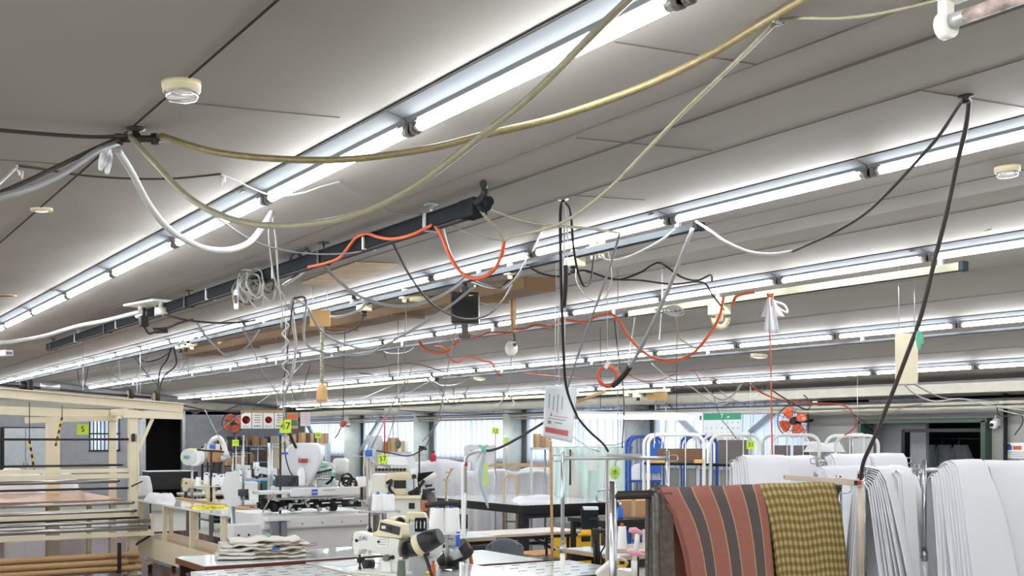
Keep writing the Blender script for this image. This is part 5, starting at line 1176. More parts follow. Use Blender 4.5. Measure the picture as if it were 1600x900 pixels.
# ------------------------------------------------------------------ distant work places
def station(label, x, y, d, w, rz=0.0, m='ttop', cones=3, machine='ivory', zt=.75, head=True):
    p = P(x, y, d); p.z = 0
    o = thing('sewing_station', label, 'sewing table', p, rz)
    MB().box((0, 0, zt - .012), (w, .5, .024)).build('table_top', m, o, bev=.003); MB().box((0, 0, zt - .035), (w - .01, .49, .022)).build('edge_band', 'gwood', o)
    for sx in (-1, 1):
        q = MB(); q.box((sx * (w / 2 - .06), 0, zt / 2 - .02), (.05, .06, zt - .05)); q.box((sx * (w / 2 - .06), 0, .03), (.06, .46, .05)); q.build('leg', 'sock', o, bev=.003)
    if head:
        h = thing('sewing_machine', label.replace('table', 'sewing machine on the table'), 'sewing machine', p + Vector((0, 0, zt)), rz)
        sewing_head(h, 1.0, machine)
    if cones:
        s = thing('thread_stand', label.replace('table', 'thread stand on the table'), 'thread stand', p + Matrix.Rotation(rz, 3, 'Z') @ Vector((w * .36, .12, 0)) + Vector((0, 0, zt)), rz)
        MB().cyl((0, 0, 0), (0, 0, .62), .009, 10).build('pole', 'steel', s); MB().box((0, 0, .18), (.30, .16, .008)).build('tray', 'steel', s); MB().cyl((-.18, 0, .58), (.18, 0, .58), .006, 8).build('arm', 'steel', s)
        for k in range(cones): cone(s, -.11 + .105 * k, -.04 + .05 * (k % 2), .184, .045, .13)
    return o
station('sewing table with cream head in front of the dark bench', 318, 765, 14.8, 1.1, -.2, cones=3, machine='cream2')
station('sewing table with white head under the small lime card', 345, 752, 17.2, 1.2, .2, cones=3, machine='white')
station('sewing table near the white quilting machine, with light top', 385, 762, 14.5, 1.0, -.3, cones=0, machine='white')
station('far sewing table before the greenish cabinets', 420, 735, 20.5, 1.4, 0, cones=3, machine='white')
station('far sewing table under the orange fan', 380, 725, 22.5, 1.4, .4, cones=2, machine='ivory')
station('sewing table behind the control box by the windows', 640, 745, 15.5, 1.2, .5, cones=3, machine='ivory')
station('sewing table left of the covered racks by the windows', 610, 728, 18.5, 1.2, .9, cones=3, machine='white')
station('sewing table behind the tall white machine shell', 535, 742, 14.5, 1.2, .2, cones=2, machine='ivory')
# reel stand with two discs
L_ = Loc(300, 770, 13.6); o = thing('reel_stand', 'stand with two large white reels in front of the blue sheet', 'reel stand', L_.o, -AL)
for x, y, m in ((296, 714, 'paper2'), (304, 715, 'wplastic')):
    MB().cyl(L_(x, y, -.05), L_(x + 2, y, .05), .10, 28).build('reel', m, o)
MB().cyl(L_(292, 714, -.09), L_(296, 714, -.05), .02).build('mint_hub', 'mint', o); MB().cyl(L_(300, 725, 0), L_(300, 790, 0), .014).build('pole', 'alu', o); MB().box(L_(301, 703, 0), (.1, .02, .04)).build('lime_clip', 'lime', o)
MB().cyl(L_(300, 790), L_(300, 790) + Vector((0, 0, -.6)), .014).build('lower_pole', 'alu', o)
# thread stand with lamp and blue clamp
L_ = Loc(330, 760, 13.2); o = thing('thread_stand', 'brown thread stand with blue clamp in front of the blue sheet', 'thread stand', L_.o, -AL)
MB().cyl(L_(330, 760), L_(330, 703), .014).build('pole', 'dmetal', o); MB().cyl(L_(308, 703), L_(350, 706), .010).build('arm', 'dmetal', o); MB().box(L_(332, 698), (.07, .03, .05)).build('clamp', 'blueclip', o, bev=.01)
for x, y in ((310, 760), (323, 757), (335, 760), (341, 757), (346, 760)): cone(o, *(L_(x, y)), .035, .11)
MB().box(L_(328, 760, 0), (L_.w(50), .2, .01)).build('tray', 'steel', o); MB().cyl(L_(330, 760), L_(330, 760) + Vector((0, 0, -.28)), .014).build('lower_pole', 'dmetal', o)
# blue sheet table and dark bench
o = table('workbench', 'bench covered by a bright blue sheet at left of the machines', 6.0, 7.5, 18.4, 19.2, .84, 'bluecover', 'teal', 'teal', th=.14)
o = table('workbench', 'dark cloth-covered bench with grey top in front of the dark doorway', PY(224, 730, 24).x, PY(300, 730, 24).x, 23.6, 24.4, .86, 'paper2', 'black', 'black', th=.3)
L_ = Loc(360, 720, 19.5)
o = thing('plastic_sheet_bundle', 'bent white tubes and wrapped bundle behind the blue sheet', 'bundle', L_.o, -AL)
MB().tube(spline([L_(322, 712), L_(328, 692), L_(340, 684), L_(347, 690), L_(354, 712)], 8), .045, 10).build('bent_tube', 'wplastic', o)
MB().tube(spline([L_(318, 700), L_(324, 712), L_(345, 717), L_(358, 712)], 8), .05, 10).build('wrapped_end', 'cloth2', o)
q = MB(); L_.rect(q, 325, 703, 346, 722, .3, .1); q.build('wrapped_box', 'card', o); MB().cyl(L_(340, 722), L_(340, 722) + Vector((0, 0, -1.05)), .1).build('stem', 'dmetal', o)
# shelving on the end wall
def shelf_unit(label, X, Y, w, d, h, n, rz=0, m='alu', boxes=True, seed=1):
    o = thing('shelf_unit', label, 'shelf', (X, Y, 0), rz)
    for sx in (-1, 1):
        for sy in (-1, 1): MB().box((sx * w / 2, sy * d / 2, h / 2), (.035, .035, h)).build('upright', m, o)
    for k in range(n): MB().box((0, 0, .15 + (h - .25) * k / (n - 1)), (w, d, .025)).build('shelf_board', m, o)
    random.seed(seed)
    if boxes:
        for k in range(n):
            x = -w / 2 + .05
            while x < w / 2 - .25:
                bw = random.uniform(.18, .32); bh = random.uniform(.12, .26); z = .15 + (h - .25) * k / (n - 1) + .013
                if random.random() < .8:
                    q = thing('carton', 'carton in the %s, %s shelf, %s' % (label, ('bottom', 'second', 'third', 'top', 'top')[k], 'cell %s' % ORD[int((x + w / 2) / .18)]), 'box', Vector((X, Y, 0)) + Matrix.Rotation(rz, 3, 'Z') @ Vector((x + bw / 2, 0, z + bh / 2)), rz, 'cartons on the far shelves')
                    MB().box((0, 0, 0), (bw, d * .8, bh)).build('carton_body', random.choice(['card', 'card', 'wplastic', 'dcard', 'rail']), q, bev=.003); MB().box((0, -d * .4, 0), (.05, .004, bh)).build('tape', 'gwood', q)
                x += bw + .03
    return o
shelf_unit('grey shelf below the orange fan', 10.0, 27.0, 1.6, .4, 1.45, 4, seed=3)
shelf_unit('shelf left of the first window', 8.9, 26.2, 1.0, .4, 1.35, 4, seed=6, m='dmetal')
o = thing('storage_cabinet', 'greenish beige double cabinet behind the white machine shell', 'cabinet', (10.0, 24.6, 0), PI / 2 * 0)
MB().box((0, 0, .8), (1.0, .5, 1.6)).build('body', 'beige', o, bev=.006)
for s in (-1, 1):
    dd = MB().box((s * .25, -.255, .8), (.485, .015, 1.55)).build('door', 'cream', o, bev=.003); MB().box((s * .05, -.27, .85), (.012, .02, .12)).build('handle', 'dmetal', dd)
for k, (x, w_, h_) in enumerate(((10.65, .45, 1.7),)):
    q = thing('locker', 'tall grey locker behind the fabric frame', 'locker', (4.6, 27.2, 0)); MB().box((0, 0, .9), (.9, .45, 1.8)).build('body', 'rail', q, bev=.005)
    for s in (-1, 1): dd = MB().box((s * .22, -.23, .9), (.43, .015, 1.74)).build('door', 'alu', q, bev=.003); MB().box((s * .04, -.245, .95), (.012, .02, .1)).build('handle', 'dmetal', dd)
q = thing('locker', 'cream cabinet at the far left behind the fabric frame', 'locker', (3.2, 27.2, 0)); MB().box((0, 0, .95), (.7, .45, 1.9)).build('body', 'cream', q, bev=.005); MB().box((0, -.23, .95), (.66, .015, 1.84)).build('door', 'ivory', q, bev=.003)
# clock, fans, sign board, calendar
p = PY(305, 637, YE - .05); o = thing('wall_clock', 'round cream wall clock beside the dark doorway', 'clock', p)
rx = Matrix.Rotation(PI / 2, 4, 'X')
MB().lathe([(.15, -.03), (.155, 0), (.15, .04), (.135, .045), (.132, .035)], 32, T=rx).build('case', 'sock', o); MB().lathe([(.001, .034), (.134, .034), (.134, .03)], 32, T=rx).build('face', 'clock', o)
MB().bar((0, -.042, 0), (.05, -.042, .06), .012, .004).build('hour_hand', 'ink', o); MB().bar((0, -.042, 0), (-.03, -.042, .1), .008, .004).build('minute_hand', 'ink', o)
for k in range(12): a = k * PI / 6; MB().box((.115 * math.sin(a), -.036, .115 * math.cos(a)), (.012, .003, .012)).build('hour_mark', 'ink', o)
def fan(label, p, r, rz, blades=4, cage=True, pole=None, wallarm=None):
    o = thing('wall_fan' if not pole else 'stand_fan', label, 'fan', p, rz)
    for k in range(blades):
        a0 = k * 2 * PI / blades + .5
        def f(u, v, a0=a0): rr = r * (.18 + .70 * v); a = a0 + (u - .5) * (1.15 if v > .15 else .7) * (1 - .25 * (v - .5) ** 2 * 4 * (v > .5)); return (rr * math.cos(a), -.02 + .05 * r * 4 * (u - .5), rr * math.sin(a))
        MB().grid(f, 8, 8).build('blade', 'fan', o, solid=.004)
    MB().cyl((0, -.05, 0), (0, .02, 0), r * .2, 20).build('hub', 'black', o); MB().cyl((0, .03, 0), (0, .16, 0), r * .28, 20).build('motor', 'dmetal', o)
    if cage:
        q = MB()
        for rr, yy in ((r, 0), (r * .98, -.05), (r * .6, -.075)): q.tube([(rr * math.cos(t * PI / 18), yy, rr * math.sin(t * PI / 18)) for t in range(37)], .004, 5, cap=False)
        for k in range(16): a = k * PI / 8; q.tube([(r * .1 * math.cos(a), -.08, r * .1 * math.sin(a)), (r * .6 * math.cos(a), -.075, r * .6 * math.sin(a)), (r * math.cos(a), -.03, r * math.sin(a)), (r * math.cos(a), .02, r * math.sin(a)), (r * .3 * math.cos(a), .07, r * .3 * math.sin(a))], .002, 4)
        q.build('guard', 'dmetal', o)
    if pole: MB().cyl((0, .1, 0), (0, .1, -pole), .018, 12).build('pole', 'black', o); MB().lathe([(.18, -pole), (.18, -pole + .02), (.02, -pole + .05)], 24).build('base', 'dmetal', o, loc=(0, .1, 0))
    if wallarm: MB().tube(spline([(0, .14, 0)] + wallarm, 5), .018).build('wall_arm', 'dmetal', o)
    return o
pf = PX(1240, 658, XW - .35)
fan('orange-bladed wall fan beside the calendar window', pf, .205, -PI / 2 + .45, 4, True, None, [(.1, .25, .0), (.16, .34, .02)])
pf = P(364, 661, 21)
fan('orange fan on a tall stand behind the no-running signs', pf, .2, -AL, 4, True, pf.z)
# little red lamp unit
o = thing('red_valve', 'small red and grey air regulator hanging in front of the window', 'regulator', P(536, 662, 12.5), -AL); MB().box((0, 0, 0), (.05, .05, .08), rot=(.5, 'Y')).build('body', 'redwire', o, bev=.01); MB().cyl((.03, 0, -.01), (.08, 0, -.02), .02).build('gauge', 'alu', o); MB().tube(spline([(-.02, 0, -.04), (-.06, 0, -.12), (-.09, 0, -.16)], 5), .006).build('hose', 'dcord', o)
MB().cyl((0, 0, .04), (.02, 0, ceil_z(o.location.x) - o.location.z - .004), .004).build('supply_line', 'dcord', o)
# sign board with notices
L_ = Loc(410, 643, 19.5); o = thing('sign_board', 'wooden strip with four hanging warning notices near the orange fan', 'sign', L_.o, -AL)
q = MB(); L_.rect(q, 376, 641, 446, 644.5, .02); q.build('wooden_strip', 'wood', o)
for k, x in enumerate((376.5, 394, 411.5, 429)):
    q = MB(); L_.rect(q, x, 645, x + 16.3, 669.5, .004); sh = q.build('notice_sheet', 'paper', o)
    c = L_(x + 8.2, 656, -.004)
    if k in (0, 2):
        r = .07 if k == 0 else .06
        MB().lathe([(r, -.001), (r, .001), (r * .86, .001), (r * .86, -.001), (r, -.001)], 28, T=Matrix.Translation(c) @ rx).build('prohibition_ring', 'redink', sh)
        g = MB(); g.lathe([(.001, 0), (r * .17, 0), (r * .17, .001), (.001, .001)], 12, T=Matrix.Translation(c + Vector((r * .1, 0, r * .45))) @ rx)
        g.bar(c + Vector((.0, 0, r * .25)), c + Vector((-r * .1, 0, -r * .15)), .012, .002, (0, 1, 0)); g.bar(c + Vector((-r * .1, 0, -r * .1)), c + Vector((r * .3, 0, -r * .45)), .009, .002, (0, 1, 0)); g.bar(c + Vector((-r * .1, 0, -r * .15)), c + Vector((-r * .5, 0, -r * .4)), .009, .002, (0, 1, 0))
        g.bar(c + Vector((0, 0, r * .2)), c + Vector((r * .4, 0, -r * .0)), .008, .002, (0, 1, 0)); g.bar(c + Vector((0, 0, r * .2)), c + Vector((-r * .4, 0, r * .15)), .008, .002, (0, 1, 0)); g.build('running_figure', 'ink', sh)
        MB().bar(c + Vector((-r * .65, -.002, r * .6)), c + Vector((r * .65, -.002, -r * .6)), .007, .002, (0, 1, 0)).build('prohibition_bar', 'redink', sh)
        text('走るな' if k == 0 else '吸わない', .032, 'ink', sh, L_(x + 8.2, 666.5, -.004), (PI / 2, 0, 0))
    else:
        for j in range(4): MB().box(L_(x + 8.2, 649 + j * 3.6, -.004), (.11 - .02 * (j % 2), .002, .012)).build('text_line', 'greyink', sh)
        text('整理整頓', .032, 'ink', sh, L_(x + 8.2, 666, -.004), (PI / 2, 0, 0))
for s in (380, 440): MB().cyl(L_(s, 642), Vector((L_(s, 642).x, 0, ceil_z(8.5) - L_.o.z + .1)), .003).build('hanging_wire', 'alu', o)
o = thing('poster', 'small colourful landscape poster above the cartons by the first window', 'poster', P(457, 657, 19.4), -AL); MB().box((0, 0, 0), (.19, .004, .28)).build('sheet', 'ply', o); MB().box((0, -.003, -.04), (.17, .002, .1)).build('picture_field', 'tgreen', o); MB().box((0, -.003, .07), (.17, .002, .08)).build('picture_sky', 'fan', o); MB().cyl((0, .003, .14), (0, .003, .75), .003).build('hanging_wire', 'alu', o)
o = thing('poster', 'pale printed sheet hanging left of the first window brace', 'poster', P(477, 655, 19.4), -AL); MB().box((0, 0, 0), (.17, .004, .24)).build('sheet', 'paper2', o)
for j in range(5): MB().box((0, -.003, .08 - .035 * j), (.13, .002, .01)).build('text_line', 'pink', o)
MB().cyl((0, .003, .12), (0, .003, .7), .003).build('hanging_wire', 'alu', o)
# calendar on the window: July
a, c = PX(1100, 647, XW - .44), PX(1158, 692, XW - .44); wy, hz_ = a.y - PX(1158, 650, XW - .44).y, a.z - c.z
o = thing('calendar', 'large wall calendar with green header on the last window', 'calendar', (XW - .44, a.y - wy / 2, a.z - hz_ / 2), -PI / 2)
MB().box((0, 0, 0), (wy, .008, hz_)).build('page', 'paper2', o); MB().box((0, -.006, hz_ / 2 - .04), (wy, .006, .085)).build('header', 'green', o)
text('7', .085, 'paper', o, (0, -.010, hz_ / 2 - .04), (PI / 2, 0, 0)); text('July', .035, 'paper', o, (.13, -.010, hz_ / 2 - .045), (PI / 2, 0, 0))
day = 1
for r_ in range(5):
    for c_ in range(7):
        if r_ == 0 and c_ < 3: continue
        if day > 31: break
        zz = hz_ / 2 - .125 - r_ * .075
        if zz > -hz_ / 2 + .02: text(str(day), .052, 'redink' if c_ == 0 else 'greyink', o, (-wy / 2 + wy * (c_ + .5) / 7, -.005, zz), (PI / 2, 0, 0), 'date_number')
        day += 1
for s in (-1, 1): MB().cyl((s * wy * .3, .002, hz_ / 2), (s * wy * .3, .002, hz_ / 2 + .07), .003, 6).build('string', 'alu', o)
# ------------------------------------------------------------------ black work table, low table, chair
o = table('work_table', 'large black-framed table with pale glossy top before the covered racks', 7.45, 8.95, 11.25, 13.5, .77, 'ttop', 'black', 'black', th=.1, legw=.09)
heap('folded_cloth', 'folded white cloth lying on the pale black-framed table', (8.3, 12.2, .77), .7, .35, .06, 31, 'cloth', 'cloth', .2)
o = thing('folding_table', 'beige folding table with dark folding legs in front of the yellow crates', 'table', (5.85, 8.9, 0))
MB().box((0, 0, .685), (1.15, .45, .03)).build('table_top', 'beige', o, bev=.006); MB().box((0, 0, .655), (1.1, .4, .03)).build('apron', 'dmetal', o)
for s in (-1, 1):
    q = MB(); q.cyl((s * .45, -.18, 0), (s * .45, -.18, .65), .014, 10); q.cyl((s * .45, .18, 0), (s * .45, .18, .65), .014, 10); q.cyl((s * .45, -.18, .12), (s * .45, .18, .12), .012, 10); q.build('leg', 'dmetal', o)
    MB().bar((s * .42, 0, .5), (s * .15, 0, .64), .02, .02).build('brace', 'dmetal', o)
MB().box((0, 0, .42), (.9, .35, .015)).build('undershelf', 'dmetal', o)
L_ = Loc(790, 900, 9.3)
o = thing('office_chair', 'grey padded office chair between the white table and folding table', 'chair', P(790, 900, 9.3) * 1, -AL + .25); o.location.z = 0
def cbk(u, v): x = (u - .5) * .32; w_ = 1 - .18 * max(0, v - .75) * 4 * abs(u - .5) * 2; return (x * w_, .05 * math.cos((u - .5) * PI) + .03 * v, .50 + .25 * v - .03 * max(0, v - .7) * (abs(u - .5) * 2) ** 3 * 8)
MB().grid(cbk, 16, 10).build('backrest', 'chair', o, solid=.045, sub=1)
MB().lathe([(.001, .40), (.20, .40), (.22, .42), (.21, .45), (.001, .455)], 28).build('seat', 'chair', o, loc=(0, -.18, 0)); MB().bar((0, .06, .40), (0, .08, .55), .05, .012).build('back_support', 'dmetal', o)
MB().cyl((0, -.18, .08), (0, -.18, .41), .025, 14).build('column', 'dmetal', o)
for k in range(5):
    a = k * 2 * PI / 5; MB().bar((0, -.18, .1), (.24 * math.cos(a), -.18 + .24 * math.sin(a), .06), .035, .025).build('leg', 'dmetal', o); MB().cyl((.24 * math.cos(a) - .015, -.18 + .24 * math.sin(a), .028), (.24 * math.cos(a) + .015, -.18 + .24 * math.sin(a), .028), .028, 14).build('caster', 'rubber', o)
o = thing('stool', 'dark flat seat beside the grey chair', 'stool', (P(747, 855, 9.5).x, P(747, 855, 9.5).y, 0)); MB().lathe([(.001, .64), (.15, .64), (.17, .66), (.15, .69), (.001, .69)], 24).build('seat', 'rubber', o); MB().cyl((0, 0, .03), (0, 0, .64), .02).build('column', 'dmetal', o); MB().lathe([(.16, 0), (.16, .02), (.02, .04)], 24).build('foot', 'dmetal', o)
# crates and cartons under the tables
def crate(label, x, y, d, w=.42, h=.2, dd=.3, m='yellow', z=None, rz=0):
    p = P(x, y, d); z = p.z if z is None else z
    o = thing('plastic_crate', label, 'crate', (p.x, p.y, z), rz, 'yellow plastic crates')
    for s in (-1, 1):
        MB().box((0, s * dd / 2, h / 2), (w, .012, h)).build('side_wall', m, o, bev=.003); MB().box((s * w / 2, 0, h / 2), (.012, dd, h)).build('end_wall', m, o, bev=.003)
        for j in range(3): MB().box((0, s * (dd / 2 + .006), h * (.25 + .25 * j)), (w * .96, .004, .008)).build('rib', m, o)
    MB().box((0, 0, .008), (w, dd, .016)).build('bottom', m, o); MB().box((0, -dd / 2 - .008, h - .01), (w + .02, .02, .02)).build('rim', m, o); MB().box((0, -dd / 2 - .01, h * .6), (.1, .006, .05)).build('handle_slot', 'black', o)
    return o
for k, (x, d, lv, lab) in enumerate(((752, 11.6, 0, 'bottom of the left stack'), (752, 11.6, 1, 'middle of the left stack'), (752, 11.6, 2, 'top of the left stack'), (905, 11.4, 0, 'bottom of the right stack'), (905, 11.4, 1, 'second of the right stack'), (905, 11.4, 2, 'third of the right stack'), (905, 11.4, 3, 'top of the right stack'))):
    crate('yellow plastic crate below the tables, ' + lab, x, 870, d, z=.16 * lv + .002, h=.15, rz=-.2)
o = thing('carton', 'brown carton on the floor beneath the folding table', 'box', (6.6, 9.6, .2), .1); MB().box((0, 0, 0), (.5, .4, .4)).build('carton_body', 'card', o, bev=.004); MB().box((0, -.201, 0), (.06, .004, .4)).build('tape', 'gwood', o)
# near-centre machine cluster: screen, arms, cones, clips
T = table('sewing_table', 'sewing table hidden behind the near cloth rack', P(935, 900, 8.2).x, P(935, 900, 8.2).x + 1.2, 6.3, 6.95, .75, edge='gwood', leg='dmetal')
L_ = Loc(917, 870, 8.6)
o = thing('control_screen', 'dark grey upright control box on black arms behind the chrome rack', 'control box', L_.o, -AL)
q = MB(); L_.rect(q, 908, 794, 934, 826, .12); q.build('casing', 'duct', o, bev=.01); q = MB(); L_.rect(q, 911, 792, 934, 796, .13); q.build('top_plate', 'paper2', o); q = MB(); L_.rect(q, 919, 807, 935, 811, .14, -.02); q.build('slot', 'black', o)
MB().cyl(L_(928, 826), L_(928, 905), .02).build('stem', 'black', o)
L_ = Loc(930, 900, 8.0)
o = thing('black_arm_stand', 'black jointed arm stand below the grey control box', 'stand', L_.o, -AL)
for x in (929, 934): MB().cyl(L_(x, 830), L_(x + 2, 900), .014, 10).build('upright', 'black', o)
MB().cyl(L_(928, 830), L_(948, 830), .016).build('top_bar', 'black', o); q = MB(); L_.rect(q, 926, 826, 936, 845, .05); q.build('joint', 'rubber', o, bev=.006)
MB().tube(spline([L_(940, 835, -.02), L_(944, 850, -.05), L_(938, 865, -.04), L_(945, 880, 0)], 6), .006).build('cable', 'black', o)
L_ = Loc(972, 858, 7.2)
cone_thing('tall white thread cone with orange tip beside the chrome post', P(972, 858, 7.2), .032, .145, 'thread', 'orange')
o = thing('cone_shelf', 'small shelf holding the orange-tipped cone and the pink clips', 'stand', P(976, 859, 7.2), -AL); MB().box((0.02, 0, -.008), (.22, .14, .014)).build('shelf_board', 'gwood', o, bev=.003); MB().cyl((.08, 0, -.015), (.08, 0, -.19), .012).build('post', 'dmetal', o)
L_ = Loc(995, 858, 7.1)
o = thing('clip_handle', 'white tube with two pink rubber grips left of the grey cloths', 'clip', L_.o, -AL)
MB().tube([L_(996, 832), L_(995, 850), L_(991, 876)], .016, 14).build('white_tube', 'wplastic', o)
for y0, y1 in ((827, 833), (862, 866)): MB().tube([L_(983, y0 + 1), L_(992, y0 + 2), L_(1003, y1 + 1)], lambda t: .014 + .008 * math.sin(t * PI), 12).build('pink_grip', 'pink', o)
MB().cyl(L_(991, 876), L_(991, 905), .02).build('foot', 'wplastic', o)
L_ = Loc(965, 900, 7.3)
o = thing('sewing_machine', 'pale small machine head tilted beside the chrome rack post', 'sewing machine', L_.o, -AL)
q = MB(); L_.poly(q, [(930, 895), (950, 878), (966, 869), (982, 877), (975, 887), (966, 885), (960, 892), (962, 900), (932, 900)], .14); q.build('body', 'ivory', o, bev=.012)
q = MB(); L_.poly(q, [(966, 872), (980, 878), (974, 885), (962, 880)], .01, -.075); q.build('yellow_label', 'yellow', o); MB().box(L_(970, 877, -.083), (.03, .004, .02)).build('display', 'ink', o)
q = MB(); L_.rect(q, 958, 890, 990, 900, .2); q.build('base', 'ivory', o, bev=.006)
o = thing('carton', 'brown carton on the dark bench behind the grey hanging cloths', 'box', P(988, 806, 10.6), -AL); MB().box((0, 0, .07), (.24, .2, .16)).build('carton_body', 'card', o, bev=.003); MB().box((0, -.102, .08), (.04, .004, .16)).build('tape', 'gwood', o)
pb = P(990, 815, 10.6)
o = table('workbench', 'dark bench carrying the carton behind the grey hanging cloths', pb.x - .55, pb.x + .5, pb.y - .25, pb.y + .3, .84, 'rubber', 'black', 'black')
o = thing('blue_bottle', 'blue plastic bottle beside the carton on the dark bench', 'bottle', P(969, 807, 10.3)); MB().lathe([(.028, 0), (.03, .01), (.03, .09), (.012, .11), (.012, .13)], 18).build('bottle_body', 'blueclip', o); MB().lathe([(.014, .13), (.014, .15), (.001, .15)], 14).build('cap', 'paper', o); o.location.z = .842

# bent pole with white tubes, clear bag and mint clip
L_ = Loc(727, 900, 7.6)
o = thing('bent_pole', 'bent steel pole with two white tubes rising beside the thread cones', 'pole', L_.o, -AL)
MB().tube(spline([L_(727, 925), L_(726, 850), L_(727, 760), L_(727, 722), L_(730, 712), L_(740, 707), L_(752, 705)], 8), .012, 12).build('pole', 'steel', o)
MB().tube(spline([L_(718, 925, -.03), L_(722, 860, -.03), L_(723, 800, -.03), L_(723, 735, -.03), L_(725, 722, -.02)], 6), .009).build('white_tube', 'wplastic', o)
MB().tube(spline([L_(736, 925, -.03), L_(730, 870, -.04), L_(726, 830, -.04), L_(727, 770, -.03)], 6), .010).build('white_tube', 'wplastic', o)
MB().cyl(L_(727, 728), L_(727, 722), .018).build('collar', 'redwire', o); MB().box(L_(724, 815, -.0), (.06, .05, .10)).build('joint', 'black', o, bev=.008); MB().tube([L_(731, 850), L_(735, 870), L_(739, 895), L_(740, 925)], .013).build('spring_sleeve', 'torange', o)
MB().cyl(L_(727, 925), L_(727, 925) + Vector((0, 0, -(L_.o.z + L_(727, 925).z))), .012).build('lower_pole', 'steel', o)
for p, lab in ((P(755, 702, 7.9), 'mint green clip on the cable holding the clear bag'),):
    o = thing('cable_clip', lab, 'clip', p, -AL); MB().bar((-.03, 0, .03), (.02, 0, -.02), .014, .014).build('jaw', 'mint', o); MB().bar((.03, 0, .03), (-.02, 0, -.02), .014, .014).build('jaw', 'mint', o)
L_ = Loc(755, 706, 7.9)
o = thing('clear_bag', 'long clear plastic bag with a lime card hanging from the bent pole cable', 'plastic bag', L_.o, -AL)
def bagf(u, v):
    cxs = [(755, 6), (752, 12), (750, 11), (752, 8), (758, 4), (763, 1)]
    t = v * 5; i = min(4, int(t)); f_ = t - i; c0, w0 = cxs[i]; c1, w1 = cxs[i + 1]; c = c0 + (c1 - c0) * f_; w = w0 + (w1 - w0) * f_
    return L_(c + w * (u - .5) * 1.6, 706 + v * 88, .02 * math.sin(u * 9 + v * 5))
MB().grid(bagf, 12, 24).build('bag', 'poly', o, solid=.002)
q = MB(); L_.poly(q, [(757, 724), (762, 722), (763, 755), (756, 760)], .003, -.03); q.build('lime_card', 'lime2', o)

# ------------------------------------------------------------------ notice sleeve
L_ = Loc(875, 602, 7.4)
o = thing('notice_sleeve', 'clear sleeve with printed notice and red band hanging from cords', 'notice', L_.o, -AL)
def sl(u, v): return L_(850 + 4 * (0.5 - v) * (1 - u) + 52 * u - 8 * u * v, 602 + 2 * u + 80 * v + 8 * u * v, .03 * math.sin(u * PI) + .01 * math.sin(v * 5))
MB().grid(sl, 16, 16).build('sheet', 'paper2', o, solid=.002)
def sl2(u, v): p = sl(u, v); p.y -= .006; return p
MB().grid(lambda u, v: sl2(-.02 + 1.04 * u, -.01 + 1.03 * v), 16, 16).build('clear_cover', 'clear', o)
def patch(u0, v0, u1, v1, m, name, off=.004): 
    return MB().grid(lambda u, v: sl(u0 + (u1 - u0) * u, v0 + (v1 - v0) * v) + Vector((0, -off, 0)), 6, 3).build(name, m, o)
patch(.07, .80, .84, .90, 'redink', 'red_band')
for k in range(4): patch(.14 + .14 * k, .16 + .03 * (k % 2), .17 + .14 * k, .44 + .03 * (k % 3), 'greyink', 'text_column')
patch(.14, .62, .72, .63, 'ink', 'rule'); patch(.22, .54, .27, .58, 'redink', 'red_arrow'); patch(.235, .49, .25, .55, 'redink', 'arrow_shaft'); patch(.32, .565, .8, .575, 'redink', 'text_line'); patch(.14, .67, .26, .73, 'greyink', 'text_block'); patch(.36, .68, .62, .70, 'greyink', 'text_line')
for k in range(3): patch(.12, .815 + .025 * k, .8, .820 + .025 * k, 'brownlab', 'band_text', .006)
for s in (.3, .6):
    a = sl(s, 0); MB().cyl(a, a + Vector((.01, 0, ceil_z(L_.o.x) - L_.o.z - a.z - .004)), .0025, 6).build('hanging_string', 'whose', o)
o = thing('wooden_stick', 'yellow-brown wooden stick leaning up behind the notice sleeve', 'pole', P(860, 690, 8.2)); MB().tube([(0, 0, 0), P(862, 800, 8.2) - P(860, 690, 8.2), P(864, 930, 8.2) - P(860, 690, 8.2)], .011, 10).build('stick', 'wood', o); MB().lathe([(.012, .01), (.014, .0), (.012, -.01)], 10).build('tip', 'tan', o); MB().tube([P(864, 930, 8.2) - P(860, 690, 8.2), Vector((0.03, 0, -o.location.z))], .011, 10).build('lower_stick', 'wood', o)
q = cable('wooden_rod', 'yellow wooden rod slanting behind the notice sleeve under the lights', 'rod', [(903, 628, 9.5), (945, 611, 9.8)], .012, 'wood')

